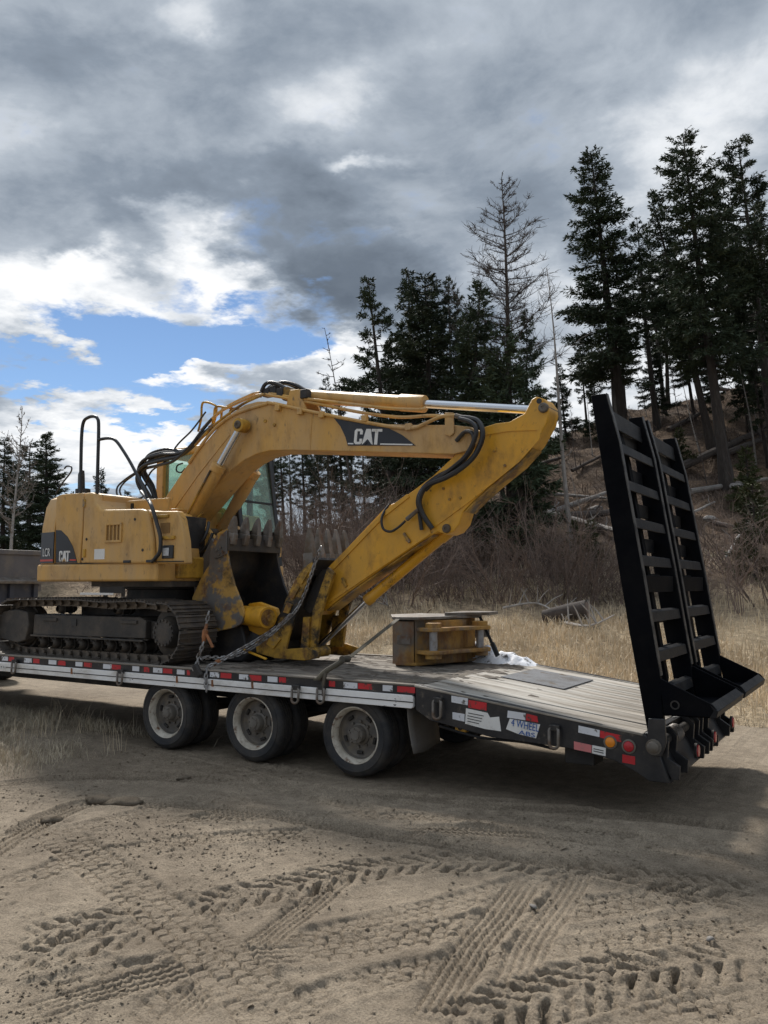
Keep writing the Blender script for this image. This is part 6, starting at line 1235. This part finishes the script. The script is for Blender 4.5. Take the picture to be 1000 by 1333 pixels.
# hoses near the lift cylinder foot
hose([(-3.132,0.9,2.201),(-3.014,0.9,2.256),(-2.86,0.9,2.367),(-2.834,0.95,2.503),(-2.858,1,2.603)], .020); hose([(-3.091,0.9,2.142),(-2.934,0.9,2.197),(-2.781,0.9,2.308),(-2.742,0.95,2.461)], .020); hose([(-3.149,0.95,2.416),(-3.099,0.95,2.532),(-3.042,0.97,2.647),(-2.947,0.98,2.722)], .014, 'yellow_worn', 'oil_pipe')
# hoses that loop from boom to stick
hose([(0.641,1.08,3.571),(0.771,1.05,3.54),(0.859,1.03,3.495),(0.916,1,3.396),(0.906,1,3.286),(0.818,1,3.135),(0.667,1,3.019),(0.477,1.02,2.939),(0.283,1.04,2.888),(0.178,1.06,2.815),(0.14,1.06,2.693),(0.184,1.08,2.552),(0.275,1.1,2.419)], .028); hose([(0.629,1.05,3.555),(0.778,1,3.499),(0.861,0.97,3.413),(0.834,0.97,3.288),(0.726,0.99,3.141),(0.55,1.02,3.03),(0.333,1.05,2.919),(0.21,1.07,2.83)],.024); hose([(0.571,1.09,3.331),(0.694,1.06,3.412),(0.811,1,3.359),(0.792,1,3.209),(0.622,1.02,3.057),(0.37,1.05,2.966),(0.191,1.07,2.864),(0.11,1.08,2.738),(0.117,1.1,2.59),(0.133,1.12,2.408)], .022)
hose([(-0.056,1.1,2.514),(-0.141,1.08,2.441),(-0.239,1.08,2.402),(-0.329,1.08,2.439),(-0.361,1.1,2.552),(-0.342,1.15,2.657),(-0.313,1.2,2.72)], .014); MB().tube([(0.13,1.06,2.627),(-0.037,1.1,2.53)], [.022, .026], 8).build('hose_fitting', 'worn_steel', ex)
MB().tube([(0.564,1.09,3.602),(0.659,1.08,3.565)], .026, 8).build('hose_fitting', 'worn_steel', ex)
# far side mirror post by the cab
MB().tube(smooth_path([(-3.128,2.55,3.601),(-3.107,2.55,3.154),(-3.101,2.55,2.767)], 3), .018, 6).build('mirror_post', 'cab_black', ex)

# ------------------------------------------------------------------ loose buckets on the deck
b2 = empty('digging_bucket', (-2.4, 1.25, DZ), None, 'open toothed digging bucket standing on the deck with its dark mouth towards the tail', 'excavator bucket')
N2, F2_ = 0.76, 1.72
SD = [(-2.326,2.493),(-2.485,2.443),(-2.594,2.279),(-2.614,2.066),(-2.737,1.909),(-2.884,1.667),(-2.853,1.462),(-2.72,1.299),(-2.47,1.269),(-2.191,1.322),(-2.085,1.37),(-2.04,1.477),(-2.09,1.61),(-2.202,1.816),(-2.278,2.016),(-2.319,2.181)]
for y, m_ in ((N2, 'bucket_paint'), (F2_ - .035, 'bucket_dark')): MB().prism(SD, y, y + .035).build('side_plate', m_, b2, bevel=.006)  # far plate's dark colour holds the shade inside the bucket's mouth
BACK = [SD[0], SD[1], SD[2], SD[3], SD[4], SD[5], SD[6], SD[7], SD[8], SD[9]]
cen = Vector((sum(p[0] for p in SD) / len(SD), sum(p[1] for p in SD) / len(SD)))
INN2 = [tuple(Vector(p) + (cen - Vector(p)).normalized() * .03) for p in BACK]
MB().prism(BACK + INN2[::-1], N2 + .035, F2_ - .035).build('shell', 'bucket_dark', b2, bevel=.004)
MB().prism([(-2.97,1.948),(-2.673,2.393),(-2.594,2.279),(-2.737,1.909),(-2.884,1.667),(-2.933,1.554)], N2 + .10, F2_ - .10).build('back_plate', 'bucket_grey', b2, bevel=.006)
base = [(SD[7][0] - .02, SD[7][1] + .04), (SD[9][0], SD[9][1] + .02), (SD[9][0] + .12, DZ + .10), (SD[9][0] + .02, DZ), (SD[7][0] + .1, DZ), (SD[7][0] - .05, DZ + .15)]
MB().prism(base, N2 + .12, F2_ - .12).build('shaded_base', 'bucket_dark', b2, bevel=.02)  # dark block added under the shell; the shadow there is put into its colour
lipb, lipt = [(-2.31,2.345),(-2.379,2.679)]
lz = lipb[1]
MB().box(lipb[0] - .05, lipb[0] + .02, N2 - .01, F2_ + .01, lz - .12, lz + .04).build('cutting_lip', 'bucket_dark', b2, bevel=.008)
for k in range(5): tooth(b2, (lipb[0] - .01, lz), (lipb[0] + .06, lz + .30), N2 + .05 + (F2_ - N2 - .10) * k / 4, .075, .14)
for y in (N2 - .022, F2_): MB().prism([(-2.316,2.473),(-2.413,2.412),(-2.521,2.24),(-2.506,2.138),(-2.432,2.146),(-2.31,2.189)], y, y + .022).build('side_cutter', 'bucket_grey', b2, bevel=.005)
for q in [(-2.461,2.238),(-2.4,2.273),(-2.423,2.191),(-2.362,2.218)]: MB().cyl((q[0], N2 - .04, q[1]), (q[0], N2 - .02, q[1]), .016, n=6).build('cutter_bolt', 'worn_steel', b2)
q0, q1 = [(-2.22,0.95,1.459),(-1.714,0.8,1.447)]
q0, q1 = Vector(q0), Vector(q1)
tube_ = MB().tube([q0, q0.lerp(q1, .55), q0.lerp(q1, .57), q1], [.115, .115, .125, .125], 28).build('pin_boss', 'yellow_bright', b2, bevel=.004)
dn = (q1 - q0).normalized(); u_ = dn.cross(Vector((0, 0, 1))).normalized(); v_ = dn.cross(u_)
fl_ = MB().cyl(q1, q1 + dn * .012, .095, n=24); fl_.cyl(q1, q1 + dn * .04, .035, n=14)
for k in range(6):
    a = k * PI / 3 + .3; c = q1 + (u_ * math.cos(a) + v_ * math.sin(a)) * .072; fl_.cyl(c, c + dn * .026, .012, n=6)
fl_.build('end_cap', 'yellow_worn', b2)
MB().prism([(-2.19,1.598),(-2.023,1.618),(-1.765,1.549),(-1.717,1.426),(-1.83,1.282),(-2.016,1.223),(-2.208,1.289)], 1.0, 1.06).build('bucket_ear', 'yellow_bright', b2, bevel=.01)
# the bucket that lies on its side further back
b3 = empty('ditching_bucket', (-0.1, 2.0, DZ), None, 'rusty grey and yellow bucket lying on its side with two mounting pins upright', 'excavator bucket')
g = [(-0.41,1.472),(-0.16,1.524),(0.053,1.456),(0.148,2.484),(-0.012,3.001)]
zt = 1.43
c0, c1, c2, c3 = (Vector((p[0], p[1], 0)) for p in (g[0], g[0], g[1], g[3]))
ey = (Vector((c3.x, c3.y, 0)) - Vector((c2.x, c2.y, 0))).normalized(); exx = Vector((ey.y, -ey.x, 0))     # along the mounting face, and out of it
def P3(u, v, z): q = c2 + ey * u + exx * v; return (q.x, q.y, z)
def bprism(poly, z0, z1, nm, m, bev=.006): return MB().prism([P3(u, v, 0)[:2] for u, v in poly], z0, z1, 'Z').build(nm, m, b3, bevel=bev)
Lf = (c3 - c2).length
cl_ = (c0 - c2); cu, cv = cl_.dot(ey), cl_.dot(exx)
bprism([(0.02, -.04), (Lf * .98, -.04), (Lf * .98, -.07), (0.02, -.07)], DZ + .02, zt, 'mounting_face', 'bucket_rusty')
bprism([(0.0, -.05), (cu, cv), (cu - .02, cv - .03), (-.0, -.09)], DZ + .02, zt - .02, 'shell', 'bucket_rusty')
BODY = [(c0.x, c0.y), (c2.x - .01, c2.y), (c3.x, c3.y), (c3.x - .16, 2.66), (c0.x - .30, 2.62), (c0.x - .40, c0.y + .62)]
MB().prism([BODY[0], BODY[5], BODY[4], BODY[3], (BODY[3][0], BODY[3][1] - .03), (BODY[4][0] + .03, BODY[4][1] - .03), (BODY[5][0] + .03, BODY[5][1]), (BODY[0][0] + .03, BODY[0][1] + .03)], DZ + .02, zt - .01, 'Z').build('back_shell', 'bucket_grey', b3, bevel=.006)
MB().prism([(p[0], p[1]) for p in BODY], DZ + .002, DZ + .035, 'Z').build('lower_side', 'bucket_rusty', b3, bevel=.006)
TOPP = [(c0.x - .03, c0.y - .02), (c2.x + .03, c2.y - .04), (c3.x + .05, c3.y - .02), (c3.x - .12, 2.70), (c0.x - .34, 2.66), (c0.x - .44, c0.y + .62)]
MB().prism(TOPP, zt, zt + .032, 'Z').build('upper_side', 'worn_steel', b3, bevel=.005)
MB().prism([(c3.x - .22, 2.02), (c3.x + .16, 2.44), (c3.x + .12, 2.78), (c3.x - .30, 2.74)], zt + .033, zt + .07, 'Z').build('wear_plate', 'worn_steel', b3, bevel=.005)
for z0 in (DZ + .13, zt - .13):
    ear = [(0.03, -.05), (.0, .12), (.05, .22), (.18, .25), (Lf * .45, .20), (Lf * .8, .24), (Lf * .97, .22), (Lf * 1.04, .12), (Lf * .99, -.05)]
    bprism(ear, z0, z0 + .045, 'mounting_ear', 'bucket_rusty', .01)
for u in (.13, Lf * .88):
    q = P3(u, .13, 0); MB().cyl((q[0], q[1], DZ + .10), (q[0], q[1], zt - .06), .046, n=18).build('mounting_pin', 'pin_steel', b3)
    for z0 in (DZ + .085, zt - .085): MB().lathe([(.092, 0), (.092, .05), (.05, .055)], (q[0], q[1], z0), 20, 'Z').build('pin_collar', 'bucket_rusty', b3)
_n = 14; _o = [(.16 + (Lf - .30) * i / _n, -.045 + .13 * math.sin(PI * i / _n) ** .8) for i in range(_n + 1)]
bprism(_o + [(u, v - .02) for u, v in _o[::-1]], DZ + .02, zt - .01, 'curved_back', 'bucket_rusty', .004)
bprism([(cu + .01, cv - .005), (-.06, -.055), (-.06, -.045), (cu + .01, cv + .012)], DZ + .24, DZ + .34, 'wear_rib', 'worn_steel')
bprism([(Lf + .02, .02), (Lf + .16, .0), (Lf + .22, -.12), (Lf + .05, -.14)], DZ + .04, DZ + .16, 'lower_block', 'bucket_dark'); bprism([(Lf + .0, -.06), (Lf + .30, -.10), (Lf + .30, -.20), (Lf, -.16)], DZ + .27, DZ + .37, 'side_lug', 'bucket_dark')
# ------------------------------------------------------------------ snow left along the far edge of the deck
sn = MB(); rs = np.random.RandomState(77); A_, B_ = Vector((-0.35, 2.66, DZ - .03)), Vector((0.95, 2.54, .86)); nx_, ny_ = 40, 14; vv_ = []
for i in range(nx_):
    t = i / (nx_ - 1)
    for j in range(ny_):
        s = j / (ny_ - 1); hgt = (0.30 * (1 - t) ** 0.8 + 0.05) * math.sin(PI * min(max(s, 0), 1)) ** .8 * (0.75 + .7 * float(fbm(np.array(t * 9.0), np.array(s * 3.0), 3))) * min(1, t * 8, (1 - t) * 6)
        vv_.append((A_.x + (B_.x - A_.x) * t, A_.y + (B_.y - A_.y) * t - .26 + .5 * s, A_.z + (B_.z - A_.z) * t + hgt))
sn.add(vv_, [(i * ny_ + j, (i + 1) * ny_ + j, (i + 1) * ny_ + j + 1, i * ny_ + j + 1) for i in range(nx_ - 1) for j in range(ny_ - 1)])
tag(sn.build('snow_heap', 'snow', None, origin=A_, smooth=60), 'dirty white snow heap along the far deck edge behind the bucket on its side', 'snow')
# ------------------------------------------------------------------ chains, binders and straps
def chain(path, label, link_len=.062, r=.0085, m='chain_steel', group='tie-down chains'):
    P = smooth_path(path, 10); seg = [0]
    for a, b in zip(P[:-1], P[1:]): seg.append(seg[-1] + (b - a).length)
    mb = MB(); n = int(seg[-1] / (link_len * .70))
    for k in range(n):
        s = seg[-1] * (k + .5) / n; i = max(j for j in range(len(P) - 1) if seg[j] <= s); t = (s - seg[i]) / max(seg[i + 1] - seg[i], 1e-6); c = P[i].lerp(P[i + 1], t); d = (P[i + 1] - P[i]).normalized()
        u = d.cross(Vector((0, 1, .2))).normalized(); v = d.cross(u)
        w_ = u * math.cos(PI / 2 * (k % 2) + .5) + v * math.sin(PI / 2 * (k % 2) + .5); a = link_len * .26; L2 = link_len / 2 - a
        mb.tube([c + d * ((L2 if math.cos(q) > 0 else -L2) + a * math.cos(q)) + w_ * a * math.sin(q) for q in np.linspace(0, 2 * PI, 13)[:-1]], r, 5, closed=True)
    return tag(mb.build('chain', m, None, origin=P[0], smooth=60), label, 'chain', group)
chain([(-1.041,0.9,2.247),(-1.089,0.88,2.109),(-1.158,0.86,1.903),(-1.235,0.85,1.705),(-1.314,0.8,1.533),(-1.451,0.7,1.362),(-1.588,0.6,1.218),(-1.779,0.5,1.081),(-1.88,0.3,1.023),(-1.998,0.1,1.032),(-1.988,0.02,1.022)], 'long chain draped down the side of the greasy bucket to the deck edge')
chain([(-1.438,0.86,1.486),(-1.522,0.8,1.382),(-1.553,0.65,1.302),(-1.669,0.5,1.187),(-1.769,0.3,1.078),(-1.824,0.12,0.989),(-1.873,0.02,0.946),(-1.867,-0.03,0.837),(-1.843,-0.04,0.695)], 'shorter chain running below the long one to the hook at the deck edge')
chain([(-2.023,0.16,1.53),(-2.005,0.12,1.447),(-2.007,0.1,1.373)], 'short chain above the rusty lever binder in front of the track')
chain([(-1.988,0.05,1.201),(-1.991,0.02,1.121),(-2.014,0,1.039),(-2.005,-0.03,0.96),(-2.03,-0.05,0.911)], 'short chain under the rusty lever binder hooked on the deck edge')
chain([(-1.874,2.3,1.174),(-1.788,2.3,1.098),(-1.642,2.3,1.024),(-1.51,2.3,1)], 'far chain lying on the deck beyond the bucket cylinder rod')
lb = empty('lever_binder', [(-1.997,0.08,1.291)][0], None, 'rusty orange lever chain binder hanging in front of the track', 'chain binder')
pa, pb = (Vector(v) for v in [(-1.986,0.09,1.399),(-1.998,0.06,1.2)])
MB().tube([pa, pa.lerp(pb, .3), pa.lerp(pb, .35), pa.lerp(pb, .7), pb], [.016, .02, .034, .030, .016], 10).build('barrel', 'binder_rust', lb)
pc, pd = (Vector(v) for v in [(-1.964,0.07,1.284),(-1.87,0.07,1.147)]); MB().bar(pc, pd, .03, .022).build('lever', 'binder_rust', lb, bevel=.005)
pe = Vector([(-1.963,-0.06,0.916)][0]); hk = MB().bar(pe + Vector((-.04, 0, .05)), pe + Vector((.05, 0, -.07)), .05, .07).build('grab_hook', 'frame_dark', None, bevel=.014, origin=pe); tag(hk, 'dark steel grab hook over the deck edge below the lever binder', 'hook')
oh = empty('chain_grabber', [(-1.858,0.12,0.988)][0], None, 'small orange grab hook on the lower chain', 'hook')
pf = Vector([(-1.847,0.12,0.988)][0]); MB().tube([pf + Vector((-.05, 0, -.03)), pf, pf + Vector((.04, 0, .02))], [.016, .03, .018], 8).build('clevis', 'binder_rust', oh)
MB().cyl(pf + Vector((0, -.05, 0)), pf + Vector((0, .05, 0)), .010, n=8).build('clevis_pin', 'worn_steel', oh)
# yellow bar on the deck
yb = Vector(([(-1.758,0.45,1.11)][0])), Vector(([(-1.436,0.45,1.016)][0]))
zb_ = DZ + .02
ya_, yb2 = (Vector(v) for v in [(-1.846,0.55,1.092),(-1.52,0.55,1.004)])
bar_ = MB().bar(ya_, yb2, .03, .022).build('binder_handle', 'bar_yellow', None, bevel=.006, origin=ya_); tag(bar_, 'yellow steel bar slanting down to the deck under the bucket', 'bar')
# ratchet strap across the deck to the bucket on its side
rt = empty('ratchet_strap', [(-0.249,0.05,1.013)][0], None, 'olive ratchet strap running from the deck edge up to the bucket on its side', 'strap')
s0, s1, s2 = (Vector(v) for v in [(-0.253,0.12,1.036),(-0.205,0.25,1.104),(-0.275,1.3,1.444)])
MB().bar(s1, s2, .05, .006, (0, .35, 1)).build('webbing', 'strap_web', rt)
MB().bar(s0, s1, .055, .022, (0, .4, 1)).build('ratchet_body', 'strap_steel', rt, bevel=.006)
r0, r1, r2, r3 = (Vector(v) for v in [(-0.383,-0.03,0.909),(-0.314,0,0.984),(-0.224,0.08,1.056),(-0.184,0.14,1.098)])
MB().tube(smooth_path([r0, r1, r2, r3], 4), [.026] * 13, 8).build('rolled_webbing', 'strap_web', rt)
MB().cyl(r3 + Vector((0, -.05, 0)), r3 + Vector((0, .06, 0)), .035, n=14).build('ratchet_drum', 'strap_steel', rt)
MB().bar(r0, [(-0.419,-0.045,0.908)][0], .05, .02).build('strap_tail', 'strap_web', rt)
t0, t1, t2 = (Vector(v) for v in [(-0.299,-0.02,0.972),(-0.311,-0.04,0.87),(-0.318,-0.03,0.752)]); MB().tube([t0, t1, t2], [.02, .016, .016], 6).build('strap_hook', 'strap_steel', rt)
st2 = empty('tie_strap', [(0.452,2.3,1)][0], None, 'thin black strap from the tipped bucket down to the deck by the snow', 'strap')
w0, w1, w2 = (Vector(v) for v in [(0.195,2.42,1.442),(0.34,2.36,1.223),(0.472,2.3,1.001)]); MB().bar(w0, w2, .035, .008, (0, 1, 0)).build('webbing', 'cab_black', st2); MB().bar(w1.lerp(w2, .35), w2, .055, .03, (0, 1, 0)).build('buckle', 'cab_black', st2, bevel=.006)
# ------------------------------------------------------------------ dump truck beyond the trailer
tk = empty('dump_truck', (-13, 4.9, 0), None, 'grey dump truck box behind the excavator, cut by the picture edge', 'truck')
tx1 = -9.5; ty0, ty1 = 0.95, 3.44
tk.location = (-13, 2.2, 0); WO[tk.name] = Vector((-13, 2.2, 0))
MB().box(tx1 - .06, tx1, ty0, ty1 - .02, 1.90, 2.40).build('tailgate', 'truck_grey', tk, bevel=.01)
MB().box(tx1 - .10, tx1 + .03, ty0, ty1, 2.38, 2.47).build('top_rail', 'truck_grey', tk, bevel=.012)
MB().prism([(tx1 - .05, 1.86), (tx1 + .13, 1.84), (tx1 + .14, 1.90), (tx1 - .03, 1.97)], ty0, ty1 - .10).build('lower_ledge', 'worn_steel', tk, bevel=.012)
MB().box(tx1 - .12, tx1 - .04, ty0 + .05, ty1 - .12, 1.10, 1.86).build('lower_panel', 'truck_blue', tk, bevel=.01)
for y in (1.2, 1.75, 2.3, 2.72, 3.22): MB().box(tx1 - .05, tx1 + .03, y, y + .09, 1.12, 1.85).build('panel_rib', 'truck_blue', tk, bevel=.01)
for y in (ty0, ty1 - .06): MB().box(-15.5, tx1 - .06, y, y + .06, 1.80, 2.42).build('box_side', 'truck_grey', tk, bevel=.01)
MB().box(-15.5, tx1 - .06, ty0, ty1, 1.70, 1.80).build('box_floor', 'truck_grey', tk)
MB().box(-15.5, tx1 - .1, ty0 + .7, ty1 - .7, .75, 1.10).build('chassis', 'frame_dark', tk, bevel=.02)
for x in (-10.4, -11.7):
    for y in (ty0 + .08, ty1 - .38):
        k = empty('wheel', (x, y, .5), tk)
        MB().lathe([(.28, .02), (.33, 0), (.45, .01), (.5, .05), (.5, .25), (.45, .29), (.33, .3), (.28, .28)], (x, y, .5), 36).build('tyre', 'tyre_rubber', k)
        MB().lathe([(.28, .02), (.26, .06), (.24, .15), (.10, .10), (.001, .09)], (x, y, .5), 28).build('rim', 'hub_grey', k)
# white panel with dark numerals standing beyond the road, seen under the counterweight
wp0, wp1 = (Vector(v) for v in [(-11.673,6.4,1.648),(-10.716,6.4,1.652)])
pn = empty('number_board', (wp0.x, 6.4, 0), None, 'white board with dark outlined numerals glimpsed under the counterweight', 'sign')
zc_ = [(-11.25,6.4,1.846)][0][2]
MB().box(wp0.x + .15, wp1.x, 6.4, 6.44, zc_ - .22, zc_ + .30).build('board', 'frame_dark', pn, bevel=.005)
for x in (wp0.x + .25, wp1.x - .1): MB().box(x, x + .06, 6.44, 6.50, on_ground(x, 6.47) - .1, zc_).build('post', 'frame_dark', pn)
me = text_mesh('27', .50, 'numerals', 'white_panel', .004); o = link('numerals', me, ((wp0.x + wp1.x) / 2 + .08, 6.392, zc_ + .09), pn, (PI / 2, 0, 0), (1.5, 1, 1))
MB().box(wp0.x - .5, wp1.x - .3, 6.36, 6.39, zc_ - .26, zc_ - .21).build('white_edge', 'white_panel', pn)
# stones and clods on the lot
rc = random.Random(21)
for i, ((x, y), lab) in enumerate(zip([(-1.38,-1.773),(-1.136,-1.737),(-1.205,-2.367),(2.633,-2.055),(3.56,-1.974),(-1.39,-0.787)], ('dark dirt clod beside the block tread print', 'dark dirt clod just right of the other by the verge', 'small dark clod at the head of the wide tread print', 'pale pebble among the lug prints', 'pale pebble on the smooth strip right of the lug prints', 'dirt clod between the verge and the front wheel'))):
    s = (.075, .08, .06, .018, .018, .05)[i]; r2 = np.random.RandomState(90 + i); bm = bmesh.new(); bmesh.ops.create_icosphere(bm, subdivisions=2, radius=1)
    for v in bm.verts: v.co = Vector((v.co.x * 1.5, v.co.y, v.co.z * .55)) * (1 + float(r2.normal(0, .2)))
    me = bpy.data.meshes.new('clod'); bm.to_mesh(me); bm.free(); me.materials.append(MAT['dirt' if s > .02 else 'grey_wood']); me.polygons.foreach_set('use_smooth', [True] * len(me.polygons))
    z = float(lot_z(np.array([x]), np.array([y]))[0]); tag(link('dirt_clod' if s > .02 else 'pebble', me, (x, y, z + s * .2), None, (0, 0, rc.uniform(0, 6)), (s, s, s)), lab, 'clod' if s > .02 else 'stone', 'clods and pebbles on the lot')
